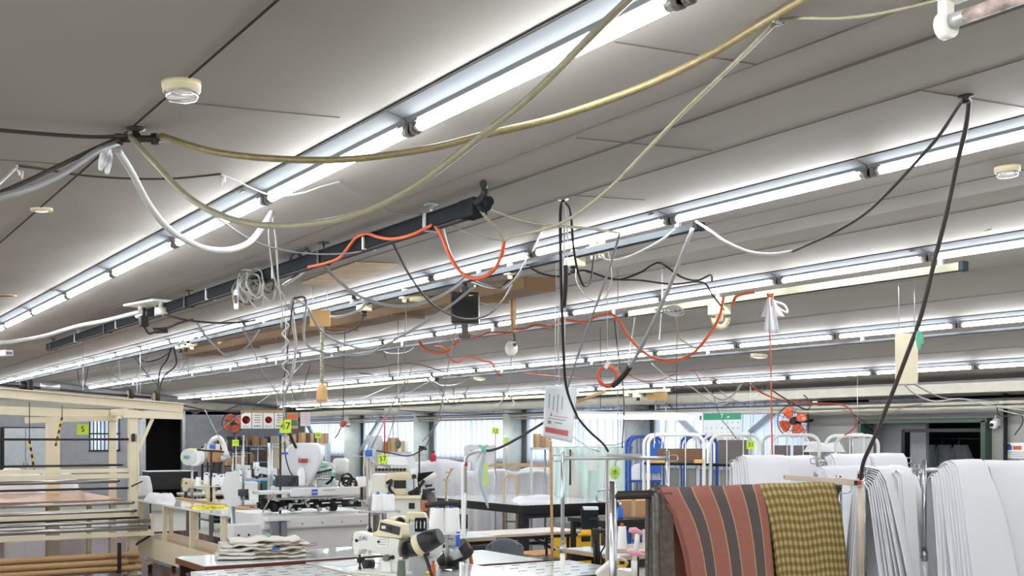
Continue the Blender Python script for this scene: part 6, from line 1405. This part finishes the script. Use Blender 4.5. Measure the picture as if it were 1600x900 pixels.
# ------------------------------------------------------------------ garment racks
ND = (-FW)                                             # towards the eye
def rack(name, label, A, B, zt, collar=None, bar2=True, post=.016, barr=.013, bz=-.07, bargrey='steel', rs=1.0):
    """A, B: world xy of the two posts"""
    A = Vector((A.x, A.y, 0)); B = Vector((B.x, B.y, 0)); mid = (A + B) / 2; rz = math.atan2(B.y - A.y, B.x - A.x); hl = (B - A).length / 2
    o = thing(name, label, 'clothes rack', mid, rz)
    col = collar or .9
    for s in (-1, 1):
        MB().cyl((s * hl, 0, col), (s * hl, 0, zt), post, 18).build('upper_post', 'chrome', o)
        MB().cyl((s * hl, 0, .12), (s * hl, 0, col), post * 1.25, 18).build('lower_post', 'wplastic', o)
        q = MB(); q.cyl((s * hl, 0, col - .02), (s * hl, 0, col + .03), post * 1.5, 18); q.cyl((s * hl, 0, col), (s * hl - .04, -.02, col), .006, 8); q.build('collar', 'chrome', o)
        r_ = MB(); r_.tube(spline([(s * hl, 0, zt + bz + .018 * rs), (s * (hl + .048 * rs), 0, zt + bz + .018 * rs), (s * (hl + .062 * rs), 0, zt + bz + .008 * rs), (s * (hl + .062 * rs), 0, zt + bz - .008 * rs), (s * (hl + .048 * rs), 0, zt + bz - .018 * rs), (s * hl, 0, zt + bz - .018 * rs)], 5), .0035, 8); r_.build('side_ring', 'chrome', o)
        MB().bar((s * hl, -.25, .11), (s * hl, .25, .11), .03, .03).build('foot', 'wplastic', o)
        for t in (-1, 1): MB().cyl((s * hl - .012, t * .24, .04), (s * hl + .012, t * .24, .04), .04, 16).build('caster', 'rubber', o)
    MB().cyl((-hl, 0, zt + bz), (hl, 0, zt + bz), barr, 16).build('hanging_bar', bargrey, o); MB().cyl((-hl, 0, .13), (hl, 0, .13), .012, 12).build('lower_bar', 'chrome', o)
    return o, A, B, hl
def drape(label, A, B, t0, t1, zb, layers, mat0, r=.035, lf=1.2, lb=1.1, flare=.10, skew=0.0, seed=1, jag=.0, name='draped_fabric', dt=.007, widen=0.0, group=None, edge_step=.012, side='L', fold=.006):
    A = Vector((A.x, A.y, zb)); B = Vector((B.x, B.y, zb)); ax = (B - A).normalized(); n = Vector((ax.y, -ax.x, 0)); 
    if n.dot(FW) > 0: n = -n
    W = (B - A).length; c = A + ax * (t0 + t1) / 2 * W
    o = thing(name, label, 'fabric', c, 0, group); random.seed(seed)
    for k in range(layers):
        rr = r + k * dt; f_len = lf * (1 - jag * random.random()) ; b_len = lb * (1 - jag * random.random())
        if zb - f_len < .06: f_len = zb - .06
        if zb - b_len < .06: b_len = zb - .06
        off = (layers - 1 - k) * edge_step; h = (t1 - t0) * W / 2
        xa, xb = (-h - off, h) if side == 'L' else (-h, h + off)
        if side == '0': xa, xb = -h, h
        ph = [random.uniform(0, 6) for _ in range(4)]; am = fold * (.5 + random.random())
        tot = b_len + PI * rr + f_len
        def f(u, v, rr=rr, f_len=f_len, b_len=b_len, xa=xa, xb=xb, ph=ph, am=am, tot=tot, k=k):
            s = v * tot; x = xa + (xb - xa) * u
            if s < b_len: q = b_len - s; y = -rr - flare * .5 * (q / b_len); z = -q; dn = q
            elif s < b_len + PI * rr: a = (s - b_len) / rr; y = -rr * math.cos(a); z = rr * math.sin(a); dn = 0
            else: q = s - b_len - PI * rr; y = rr + flare * (q / 1.0) ** .8 * (1 + k * .05); z = -q; dn = q
            e = min(1, dn * 2.2)
            y += am * e * (math.sin(x * 17 + ph[0]) + .6 * math.sin(x * 31 + ph[1] + dn)) 
            ds = .42 * (1 - math.exp(-dn / .17)) + max(0, dn - .4) * .15; x += skew * ds + widen * ds * (u - .5) * 2 + .004 * e * math.sin(dn * 6 + ph[2])
            z -= .004 * math.sin(x * 25 + ph[3]) * (1 if dn else .4)
            return ax * x + n * y + Vector((0, 0, z))
        MB().grid(f, 36, 44).build('fabric_layer', mat0 if k == layers - 1 or isinstance(mat0, str) else mat0, o, solid=.0025)
    return o
# near rack with striped and checked cloth
A, B = P(958, 760, 4.75), P(1311, 745, 5.43)
_, A, B, hl = rack('clothes_rack', 'near chrome rack holding the terracotta striped and olive checked cloths', A, B, 1.41, collar=.55, post=.0165, barr=.019, bz=-.062, bargrey='dmetal', rs=1.35)
zb = 1.348
drape('grey ribbed cloth hanging on the near rack at the left end', A, B, .150, .185, zb, 2, 'gcloth', r=.022, lf=1.1, flare=.03, seed=2, fold=.006)
drape('dark brown cloth folds between the grey and striped cloths', A, B, .170, .215, zb, 3, 'dcloth', r=.022, lf=1.1, flare=.05, seed=3, fold=.008)
drape('terracotta cloth with dark grey stripes over the near rack', A, B, .172, .612, zb, 3, 'stripe', r=.026, lf=1.15, flare=.10, skew=.19, widen=-.068 * 2.2, seed=5, dt=.006, side='L', edge_step=.006, fold=.004)
drape('olive and cream checked cloth over the near rack', A, B, .600, .955, zb, 3, 'gingham', r=.028, lf=1.15, flare=.10, skew=.107, widen=-.04, seed=6, dt=.006, side='0', fold=.003)
# beige extendable arm and pole
L_ = Loc(1345, 900, 4.95)
o = thing('arm_pole', 'grey-beige pole with extendable beige arm and red round mark', 'pole', L_.o, -AL)
MB().cyl(L_(1345, 900), L_(1345, 755), .015, 16).build('pole', 'beige', o); MB().cyl(L_(1345, 900), L_(1345, 900) + Vector((0, 0, -L_.o.z + .02)), .015, 16).build('lower_pole', 'beige', o); MB().lathe([(.16, 0), (.16, .02), (.02, .05)], 24).build('foot', 'dmetal', o, loc=L_(1345, 900) + Vector((0, 0, -L_.o.z)))
q = MB(); q.bar(L_(1345, 754, -.01), L_(1230, 746, .05), .018, .022); q.bar(L_(1345, 755, -.012), L_(1305, 751, .0), .022, .03); q.build('arm', 'beige', o, bev=.003)
MB().cyl(L_(1340, 754, -.028), L_(1340, 754, -.032), .009, 18).build('red_mark', 'redink', o); MB().box(L_(1334, 754, -.03), (.014, .004, .02)).build('black_label', 'ink', o); MB().cyl(L_(1345, 747), L_(1345, 740), .014, 14).build('grip', 'black', o)
MB().cyl(L_(1231, 749, .05), L_(1231, 743, .05), .006).build('end_stud', 'dmetal', o)
# white racks
def Pz(x, d): p = P(x, 700, d); return p
R2a, R2b = Pz(1351, 5.35), Pz(1447, 5.95)
_, a2, b2, _h = rack('clothes_rack', 'chrome rack with white cloth just behind the checked cloth', Pz(1351, 5.35), Pz(1433, 5.95), 1.452, collar=.90, post=.011, barr=.012, bz=-.03)
zz = 1.42
drape('white cloth pile with many layered edges behind the beige pole', a2, b2, .08, .68, zz - .05, 9, 'cloth', r=.018, lf=1.2, flare=.14, skew=-.02, widen=.06, seed=11, dt=.008, side='L', edge_step=.010, fold=.006)
drape('white cloth with loose folds left of the beige pole', Pz(1280, 6.7), Pz(1356, 7.0), .0, .98, zz - .04, 5, 'cloth', r=.018, lf=.85, flare=.16, skew=.05, seed=12, dt=.006, side='L', edge_step=.01, jag=.2, fold=.012)
R1a, R1b = Pz(1444, 5.5), Pz(1592, 5.6)
_, a1, b1, _h = rack('clothes_rack', 'chrome rack with long white cloths at the right edge of the photo', R1a, R1b, 1.484, collar=1.01, post=.012, barr=.013, bz=-.05)
z1 = 1.445
drape('wide white cloth with layered left edge on the right rack', a1, b1, .26, .58, z1 - .05, 10, 'cloth', r=.018, lf=1.25, flare=.15, skew=.06, widen=.09, seed=13, dt=.008, side='L', edge_step=.012, fold=.005)
drape('white cloth at the right end of the right rack', a1, b1, .60, 1.06, z1 - .03, 7, 'cloth', r=.018, lf=1.25, flare=.15, skew=.10, widen=.04, seed=14, dt=.008, side='L', edge_step=.010, fold=.004)
drape('narrow white folded cloth hanging left of the front chrome post', a1 + (a1 - b1) * .3, a1, .05, .50, z1 - .06, 5, 'cloth2', r=.016, lf=1.2, flare=.08, skew=.0, seed=15, dt=.008, side='L', edge_step=.02, fold=.01)
_, a3, b3, _h = rack('clothes_rack', 'rear chrome rack whose post stands between the hanging white cloths', Pz(1279, 7.5), Pz(1412, 7.7), 1.462, collar=.9, post=.011, barr=.012, bz=-.03)
z3 = 1.44
drape('white cloth on the rear rack right of its front post', a3, b3, .14, .56, z3, 4, 'cloth', r=.018, lf=1.2, flare=.1, skew=.04, seed=16, edge_step=.014)
drape('white cloth at the far end of the rear rack before the dark room', a3, b3, .60, 1.0, z3 + .01, 3, 'cloth', r=.018, lf=1.2, flare=.1, skew=.04, seed=17)
_, a4, b4, _h = rack('clothes_rack', 'chrome rack with white cloths in front of the white roll cages', Pz(1153, 7.5), Pz(1272, 7.65), 1.462, collar=.9, post=.011, barr=.012, bz=-.04)
drape('white cloth bundle beside card 31 with folded left edge', a4, b4, .06, .60, z3 - .035, 7, 'cloth', r=.018, lf=1.2, flare=.10, skew=.0, seed=18, side='L', edge_step=.014, dt=.008, fold=.01)
drape('white cloth between card 31 and the rear rack post', a4, b4, .60, .98, z3 - .005, 3, 'cloth', r=.018, lf=1.2, flare=.10, seed=19)
# empty rack in the middle
_, a5, b5, _h = rack('clothes_rack', 'empty chrome rack with round rings in front of the mint sheet', Pz(879, 6.95), Pz(1043, 6.95), 1.508, collar=.90, post=.0125, barr=.012, bz=-.045)
o, L_ = stand('cable_post', 'thin cream post with cables in the middle of the empty rack', 949, 712, 905, 7.4, .012, (), 'beige', base=False)
MB().cyl(L_(949, 905), L_(949, 905) + Vector((0, 0, -L_.o.z)), .012).build('lower_pole', 'beige', o)
MB().tube([L_(948, 718, -.02), L_(948, 790, -.02), L_(950, 860, -.02), L_(950, 905, -.02)], .005).build('cable', 'ghose', o)
MB().box(L_(975, 712, -.01), (L_.w(55), .02, .025)).build('bar_sleeve', 'steel', o, bev=.002)
o = thing('number_card', 'round lime card with a written sign hanging by the cream post', 'number card', P(961, 738, 8.3), -AL); MB().lathe([(.001, 0), (.04, 0), (.04, .003), (.001, .003)], 24, T=rx @ Matrix.Diagonal((1, 1.2, 1, 1))).build('card', 'lime2', o); text('水', .05, 'ink', o, (0, -.006, 0), (PI / 2, 0, 0)); MB().tube(spline([(0, .0, .04), (.01, 0, .12), (.02, 0, .2), (.02, 0, ceil_z(o.location.x) - o.location.z - .004)], 6), .003).build('wire', 'ghose', o)

# ------------------------------------------------------------------ roll cages
def cage(label, x0, x1, ytop, d, m, dep=.5, rz=0.0, nb=3, shelf=None):
    a, b_ = P(x0, 0, d), P(x1, 0, d); mid = (a + b_) / 2; w = (b_ - a).length; h = P(x0, ytop, d).z
    o = thing('roll_cage', label, 'roll cage', (mid.x, mid.y, 0), -AL + rz); r = .019; cr = .11
    for s, nm in ((0, 'front_frame'), (dep, 'rear_frame')):
        q = MB(); q.tube([(-w / 2, s, .14), (-w / 2, s, h - cr)] + [(-w / 2 + cr - cr * math.cos(t), s, h - cr + cr * math.sin(t)) for t in (.4, .8, 1.2)] + [(-w / 2 + cr, s, h), (w / 2 - cr, s, h)] + [(w / 2 - cr + cr * math.sin(t), s, h - cr + cr * math.cos(t)) for t in (.4, .8, 1.2)] + [(w / 2, s, h - cr), (w / 2, s, .14)], r, 12)
        q.build(nm, m, o)
        q = MB()
        for k in range(1, nb): x = -w / 2 + w * k / nb; q.cyl((x, s, .2), (x, s, h - .01), .006, 8)
        for z in (.3, h * .5): q.cyl((-w / 2, s, z), (w / 2, s, z), .009, 8)
        if s: q.build('rear_bars', m, o)
        else:
            g = MB()
            for z in (.3,): g.cyl((-w / 2, s, z), (w / 2, s, z), .009, 8)
            for k in range(1, nb): x = -w / 2 + w * k / nb; g.cyl((x, s, .2), (x, s, h - .01), .005, 8)
            g.build('front_bars', m, o)
    q = MB()
    for s in (-1, 1):
        for z in (.3, h * .5): q.cyl((s * w / 2, 0, z), (s * w / 2, dep, z), .009, 8)
        for k in (1, 2): q.cyl((s * w / 2, dep * k / 3, .16), (s * w / 2, dep * k / 3, h * .5), .006, 8)
    q.build('side_bars', m, o)
    MB().box((0, dep / 2, .15), (w, dep, .03)).build('deck', m, o)
    if shelf: MB().box((0, dep / 2, shelf), (w, dep, .025)).build('shelf', 'duct' if m == 'wplastic' else m, o)
    for sx in (-1, 1):
        for sy in (0, dep): MB().cyl((sx * (w / 2 - .05) - .015, sy, .06), (sx * (w / 2 - .05) + .015, sy, .06), .06, 18).build('caster', 'rubber', o)
    return o, w, h
c1, w, h = cage('white roll cage with stacked brown cardboard sheets', 1013, 1100, 679, 12.3, 'wplastic', .4, shelf=1.29)
c2, w2, h2 = cage('white roll cage behind lime card 31', 1110, 1187, 679, 12.6, 'wplastic', .45, shelf=1.27)
c3, w3, h3 = cage('white roll cage below the orange wall fan', 1205, 1280, 680, 12.6, 'wplastic', .45, shelf=1.2)
c4, w4, h4 = cage('white roll cage beside the doorway with the long black cable', 1306, 1372, 681, 12.4, 'wplastic', .4, shelf=1.2)
c5, w5, h5 = cage('blue roll cage with blue panel in front of the grey pillar', 984, 1035, 682, 13.6, 'blue', .4, nb=3, shelf=1.05)
c6, w6, h6 = cage('second blue roll cage behind the brown cardboard', 1070, 1120, 682, 13.8, 'blue', .35, nb=2)
def in_cage(c, name, label, x, y, z, sx, sy, sz, m, cat, parts=None):
    p = c.matrix_basis @ Vector((x, y, z + sz / 2)); o = thing(name, label, cat, p, c.rotation_euler[2]); MB().box((0, 0, 0), (sx, sy, sz)).build('body', m, o, bev=.003); return o
q = in_cage(c1, 'cardboard_stack', 'stack of flat brown cardboard sheets on the white roll cage', .09, .2, 1.303, .50, .32, .155, 'dcard', 'cardboard')
for k in range(8): MB().box((0, -.162, -.07 + .019 * k), (.5, .004, .002)).build('sheet_edge', 'card', q)
in_cage(c1, 'wooden_block', 'small wooden block under the cardboard stack', -.2, .05, 1.303, .16, .08, .03, 'tan', 'block')
in_cage(c1, 'wooden_block', 'small wooden block at right end of the cage shelf', .24, -.04, 1.303, .10, .05, .04, 'tan', 'block')
in_cage(c2, 'grey_board', 'grey-beige board standing in the white roll cage by card 31', .0, .1, 1.283, .34, .05, .27, 'sock', 'board')
in_cage(c3, 'grey_board', 'pair of grey boards in the roll cage below the fan, left board', -.12, .1, 1.213, .17, .05, .28, 'sock', 'board')
in_cage(c3, 'grey_board', 'pair of grey boards in the roll cage below the fan, right board', .10, .12, 1.213, .17, .05, .28, 'sock', 'board')
in_cage(c4, 'white_board', 'small white board with a red warning mark in the cage', .1, .1, 1.213, .22, .03, .36, 'paper2', 'board')
in_cage(c5, 'blue_board', 'bright blue panel hanging on the blue roll cage', .06, -.03, 1.15, .22, .02, .36, 'blueclip', 'panel')
heap('cloth_heap', 'grey and white folded cloth piled in the blue roll cage', tuple(c5.matrix_basis @ Vector((0, .2, 1.067))), .38, .34, .22, 41, 'cloth2', rz=-AL)
heap('cloth_heap', 'white bag of cloth lying in the roll cage below the fan', tuple(c3.matrix_basis @ Vector((.35, .2, 1.42))), .5, .4, .12, 42, 'cloth', rz=-AL)
MB().box((0, 0, -.2), (.3, .3, .4)).build('bag_lower', 'cloth', bpy.data.objects['cloth_heap'], loc=(0, 0, 0)) if False else None
tagcard('31', 1173, 695, 11.6, .088, .085, 'lime card numbered 31 between white roll cages', wire=10, size=.062); 
# hanging calendar sized sign in cage
o = thing('warning_sign', 'small white sign with red prohibition ring beside the doorway', 'sign', P(1340, 686, 12.9), -AL); MB().box((0, 0, 0), (.13, .004, .14)).build('sheet', 'paper', o); MB().lathe([(.05, -.001), (.05, .001), (.038, .001), (.038, -.001), (.05, -.001)], 24, T=Matrix.Translation((0, -.004, .01)) @ rx).build('prohibition_ring', 'redink', o); MB().bar((-.03, -.005, .04), (.03, -.005, -.02), .01, .002, (0, 1, 0)).build('prohibition_bar', 'redink', o); MB().cyl((0, .003, .07), (0, .003, ceil_z(o.location.x) - o.location.z - .004), .003).build('hanging_wire', 'alu', o)

# ------------------------------------------------------------------ mint sheet, covered racks, cartons by the windows
L_ = Loc(920, 699, 15.4)
o = thing('mint_sheet', 'large translucent mint sheet hung behind the black-framed table', 'sheet', L_.o, -AL)
MB().grid(lambda u, v: L_(858 + 126 * u + 3 * math.sin(v * 3) * (1 - u), 699 + 118 * v, .05 * math.sin(u * 26) * (.3 + v) + .03 * math.sin(u * 61 + v * 4)), 60, 14).build('sheet_folds', 'mintsheet', o)
q = MB(); q.cyl(L_(852, 699, .06), L_(990, 699, .06), .012); q.cyl(L_(852, 699, .06), L_(852, 699, .06) + Vector((0, 0, -L_.o.z)), .014); q.cyl(L_(990, 699, .06), L_(990, 699, .06) + Vector((0, 0, -L_.o.z)), .014); q.build('frame', 'alu', o)
MB().box(L_(924, 727, -.12), (.10, .004, .14)).build('paper_label', 'paper', o)
q = MB(); L_.poly(q, [(890, 702), (896, 706), (905, 780), (888, 780)], .02, -.1); q.build('yellow_fold', 'natural', o); MB().cyl(L_(890, 702, -.14), L_(890, 757, -.14), .012).build('rod', 'dmetal', o)
# covered racks by the windows: sheets over frames
def covered(label, x0, x1, y0, d, dep, seed, ybot=None, m='cloth2', slope=0.0):
    a, b_ = P(x0, 0, d), P(x1, 0, d); mid = (a + b_) / 2; w = (b_ - a).length; h = P(x0, y0, d).z
    o = thing('covered_rack', label, 'covered rack', (mid.x, mid.y, 0), -AL); random.seed(seed); ph = [random.uniform(0, 6) for _ in range(5)]
    def f(u, v):                                        # front skirt, top, back skirt
        x = (u - .5) * w; top = h + slope * (u - .5) + .02 * math.sin(x * 9 + ph[0]) - .03 * abs(u - .5) ** 3 * 8
        if v < .45: t = v / .45; z = .06 + (top - .06) * t; y = -dep / 2 - .12 * (1 - t) + .028 * math.sin(x * 24 + ph[1]) * (1 - t * .5) + .02 * math.sin(x * 51 + ph[2]) * (1 - t)
        elif v < .55: t = (v - .45) / .1; z = top + .03 * math.sin(t * PI); y = -dep / 2 + dep * t
        else: t = (v - .55) / .45; z = top - (top - .06) * t; y = dep / 2 + .05 * t
        return (x * (1 + .05 * (1 - min(1, z / h))), y, z)
    MB().grid(f, 60, 40).build('dust_sheet', m, o, solid=.004)
    for s in (-1, 1):
        q = MB(); q.box((s * (w / 2 - .05), 0, h / 2), (.03, dep * .7, h - .08)); q.build('rack_end', 'alu', o)
        q2 = MB().grid(lambda u, v, s=s: (s * w / 2 * 1.0, (u - .5) * dep, .08 + (h - .1) * v), 8, 8); q2.build('side_sheet', m, o, solid=.004)
    return o
covered('low covered rack under white dust sheets left of the hoop frames', 640, 735, 722, 17.5, .7, 51)
covered('covered rack under white dust sheets behind the black-framed table', 722, 800, 737, 17.0, .7, 52)
covered('tall narrow thing under a white sheet before the third window', 726, 775, 697, 18.2, .4, 53, slope=.04)
covered('covered rack under white sheets behind the bent wooden hoop', 772, 858, 738, 17.0, .7, 54)
covered('white covered rack beside the mint sheet with timber on top', 812, 862, 732, 17.8, .4, 55)
o = thing('timber_bundle', 'pale timber lengths lying on top of the covered rack', 'timber', P(815, 730, 16.5), -AL)
for k in range(4): MB().box((0, .06 * k - .1, .02 * (k % 2) + .02), (1.0 - .08 * k, .05, .03), rot=(.03 * k, 'Z')).build('timber_length', 'gwood', o)
L_ = Loc(798, 830, 15.2)
o = thing('wooden_hoop', 'bent pale wooden hoop frame in front of the covered racks', 'hoop frame', L_.o, -AL)
MB().tube([L_(787, 860), L_(787, 760)] + [L_(797.5 - 10.5 * math.cos(t), 752 - 11 * math.sin(t)) for t in [i * PI / 8 for i in range(9)]] + [L_(808, 760), L_(808, 860)], .018, 10).build('hoop', 'gwood', o); MB().cyl(L_(787, 815), L_(808, 815), .012).build('crossbar', 'gwood', o)
MB().box(L_(797.5, 860) , (.35, .3, .04)).build('foot', 'gwood', o); o.location.z += 0; 
L_ = Loc(697, 800, 15.0); o = thing('wooden_stand', 'thin wooden stand with small crossbars left of the covered racks', 'stand', L_.o, -AL); MB().cyl(L_(697, 750), L_(697, 800) + Vector((0, 0, -L_.o.z)), .016).build('pole', 'gwood', o)
for x0, x1, y in ((692, 702, 750), (696, 704, 738), (703, 709, 733)): MB().box(L_((x0 + x1) / 2, y), (L_.w(x1 - x0), .06, .02)).build('crossbar', 'gwood', o)
MB().cyl(L_(697, 750), L_(706, 733), .012).build('branch', 'gwood', o)
def wshelf(label, x0, x1, y, d, boxes):
    a, b_ = P(x0, y, d), P(x1, y, d); mid = (a + b_) / 2; w = (b_ - a).length; o = thing('shelf_unit', label, 'shelf', (mid.x, mid.y, 0), -AL)
    MB().box((0, 0, a.z - .015), (w, .4, .03)).build('shelf_board', 'alu', o)
    for s in (-1, 1): MB().box((s * w / 2, 0, a.z / 2), (.03, .38, a.z)).build('upright', 'alu', o)
    MB().box((0, 0, a.z * .5), (w, .38, .025)).build('shelf_board', 'alu', o)
    for k, (bx0, bx1, by, m) in enumerate(boxes):
        p = P((bx0 + bx1) / 2, y, d); ww = (bx1 - bx0) * d / F; hh = (y - by) * d / F
        q = thing('carton', 'cardboard carton on the %s, %s' % (label, ('leftmost', 'second', 'third', 'fourth')[k]), 'box', p + Vector((0, 0, hh / 2 + .001)), -AL)
        MB().box((0, 0, 0), (ww, .3, hh)).build('carton_body', m, q, bev=.004); MB().box((ww * .1, -.152, 0), (.05, .004, hh)).build('tape', 'gwood', q)
wshelf('shelf by the first window', 453, 512, 693, 18.0, [(455, 468, 678, 'dcard'), (469, 481, 676, 'card'), (482, 496, 677, 'dcard'), (497, 511, 677, 'card')])
wshelf('shelf beside the second pillar', 590, 640, 706, 16.5, [(592, 606, 690, 'card'), (607, 622, 684, 'card'), (623, 637, 689, 'wplastic')])
wshelf('shelf left of the notice sleeve', 830, 862, 699, 15.6, [(833, 845, 678, 'card'), (846, 861, 681, 'card')])
o = thing('plastic_bag', 'hazy plastic bag draped over the cartons by the second pillar', 'plastic bag', P(583, 700, 16.2), -AL); MB().grid(lambda u, v: ((u - .5) * .22 + .03 * math.sin(v * 6), .05 * math.sin(u * 7), .18 - .45 * v), 12, 12).build('bag_film', 'poly', o, solid=.003); MB().cyl((0, .06, .16), (0, .06, -1.35), .012).build('support', 'alu', o)
o = thing('fire_extinguisher', 'small red bottle on the window ledge near the grey pillar', 'bottle', P(677, 722, 17.2)); MB().lathe([(.04, 0), (.045, .01), (.045, .09), (.02, .12), (.02, .15), (.001, .15)], 18).build('bottle_body', 'redink', o); MB().box((0, 0, .16), (.05, .02, .02)).build('cap', 'black', o); MB().cyl((0, 0, 0), (0, 0, -1.15), .03).build('stand', 'alu', o)
o = thing('desk_lamp', 'small black desk lamp head near the third window', 'lamp', P(660, 700, 14.5), -AL); MB().cyl((-.02, 0, -.78), (-.02, 0, -o.location.z), .02).build('stand', 'dmetal', o); MB().prism([(-.05, .03), (.05, .02), (.06, -.03), (-.03, -.02)], .09).build('lamp_shade', 'black', o, bev=.008); MB().tube([(-.04, 0, 0), (-.04, 0, -.35), (-.02, 0, -.75)], .01).build('lamp_arm', 'dmetal', o)
MB().lathe([(.09, -.78), (.09, -.76), (.01, -.74)], 20).build('base', 'black', o)
tagcard('12', 774, 673, 16.4, .10, .09, 'small tilted lime card numbered 12 before the third window', tilt=.2, wire=-12, size=.07); tagcard('', 791, 689, 15.8, .07, .09, 'small pale lime card below card 12 before the third window', 'lime2', tilt=.15, wire=-12)
tagcard('17', 368, 692, 15.5, .09, .085, 'lime card numbered 17 above the far sewing tables', wire=-12, size=.06); tagcard('36', 497, 680, 15.8, .08, .08, 'small lime card numbered 36 before the cartons by the first window', wire=-12, size=.055)
for (x, y, yb, d) in ((774, 676, 735, 16.4), (791, 692, 735, 15.8), (369, 696, 770, 15.5), (497, 684, 760, 15.8), (601, 650, 720, 13.5)):
    o, L_ = stand('card_stand', 'thin stand pole %s' % {774: 'carrying card 12', 791: 'carrying the small pale lime card', 369: 'carrying a lime card over the far sewing tables', 497: 'carrying a lime card before the cartons', 601: 'with red crossbars near card 37'}[x], x, y, yb, d, .009, ((x - 8, y + 6, x + 12, y + 5),) if x == 601 else (), 'redwire' if x == 601 else 'alu', base=False)
    MB().cyl(L_(x, yb), L_(x, yb) + Vector((0, 0, -L_.o.z)), .012).build('lower_pole', 'alu', o)
# right wall: camera, vertical conduit, poster, bags in the dark store room
p = PX(1553, 664, XW - .08); o = thing('security_camera', 'white security camera beside the dark store room opening', 'camera', p, -PI / 2); MB().box((0, .05, .03), (.07, .05, .08)).build('mount', 'wplastic', o, bev=.006); MB().lathe([(.001, .05), (.035, .045), (.045, .01), (.04, -.03), (.001, -.045)], 24).build('dome', 'wplastic', o); MB().lathe([(.001, 0), (.022, 0), (.018, -.012), (.001, -.016)], 18, T=Matrix.Translation((.0, -.042, 0)) @ Matrix.Rotation(-PI / 2, 4, 'X')).build('lens', 'black', o); MB().cyl((0, .03, .06), (0, .03, .11), .008).build('antenna', 'wplastic', o)
a = PX(1571, 616, XW - .05); b_ = PX(1571, 720, XW - .05); o = thing('wall_conduit', 'dark vertical conduit on the wall right of the camera', 'pipe', (a.x, a.y, 0)); MB().cyl((0, 0, .4), (0, 0, 2.06), .022, 12).build('pipe', 'duct', o)
for z in (.9, 1.5, 2.0): MB().box((.02, 0, z), (.03, .07, .02)).build('clamp', 'dmetal', o)
p = PX(1590, 704, XW - .012); o = thing('poster', 'white poster with blue and orange marks at the right edge', 'poster', p, -PI / 2); MB().box((0, 0, 0), (.30, .006, .17)).build('sheet', 'paper', o); MB().box((-.09, -.005, .03), (.05, .003, .05)).build('blue_mark', 'blueclip', o); MB().box((.0, -.005, .03), (.10, .003, .04)).build('orange_mark', 'orange', o)
for k in range(3): MB().box((0, -.005, -.02 - .02 * k), (.24 - .05 * k, .002, .005)).build('text_line', 'greyink', o)
for k, x in enumerate((1424, 1447, 1472, 1498)):
    p = PX(x, 700, XW + 2.0); o = thing('garment_bag', 'white garment bag hanging in the dark store room, %s from the left' % ORD[k], 'garment bag', (p.x, p.y, 1.48), -PI / 2, 'garment bags in the store room')
    MB().grid(lambda u, v: (.19 * math.sin((u - .5) * PI) * (.45 + .55 * min(1, v * 5)) , .06 * math.cos(u * 2 * PI) + .02 * math.sin(u * 20), -1.1 * v), 18, 10).build('bag_film', 'poly', o, solid=.004); MB().tube(spline([(0, 0, 0), (0, 0, .04), (.02, 0, .07), (0, 0, .1)], 5), .004).build('hook', 'steel', o)
p = PX(1460, 690, XW + 2.0); o = thing('garment_rail', 'rail carrying the garment bags in the dark store room', 'clothes rail', (p.x, p.y, 1.56), -PI / 2); MB().cyl((-.8, 0, 0), (.8, 0, 0), .014).build('rail', 'dmetal', o)
for s in (-1, 1): MB().cyl((s * .78, 0, 0), (s * .78, 0, -1.56), .014).build('post', 'dmetal', o)
p = P(1530, 718, 12.6); o = thing('plastic_wrap', 'grey translucent plastic film bundle in front of the dark store room', 'plastic film', (p.x, p.y, 0), -AL); MB().box((0, 0, .6), (.4, .3, 1.2)).build('wrapped_load', 'cloth2', o, bev=.02); MB().grid(lambda u, v: ((u - .5) * .44, -.17 + .01 * math.sin(u * 40), .9 + .42 * v + .01 * math.sin(u * 30)), 30, 6).build('film', 'poly', o)
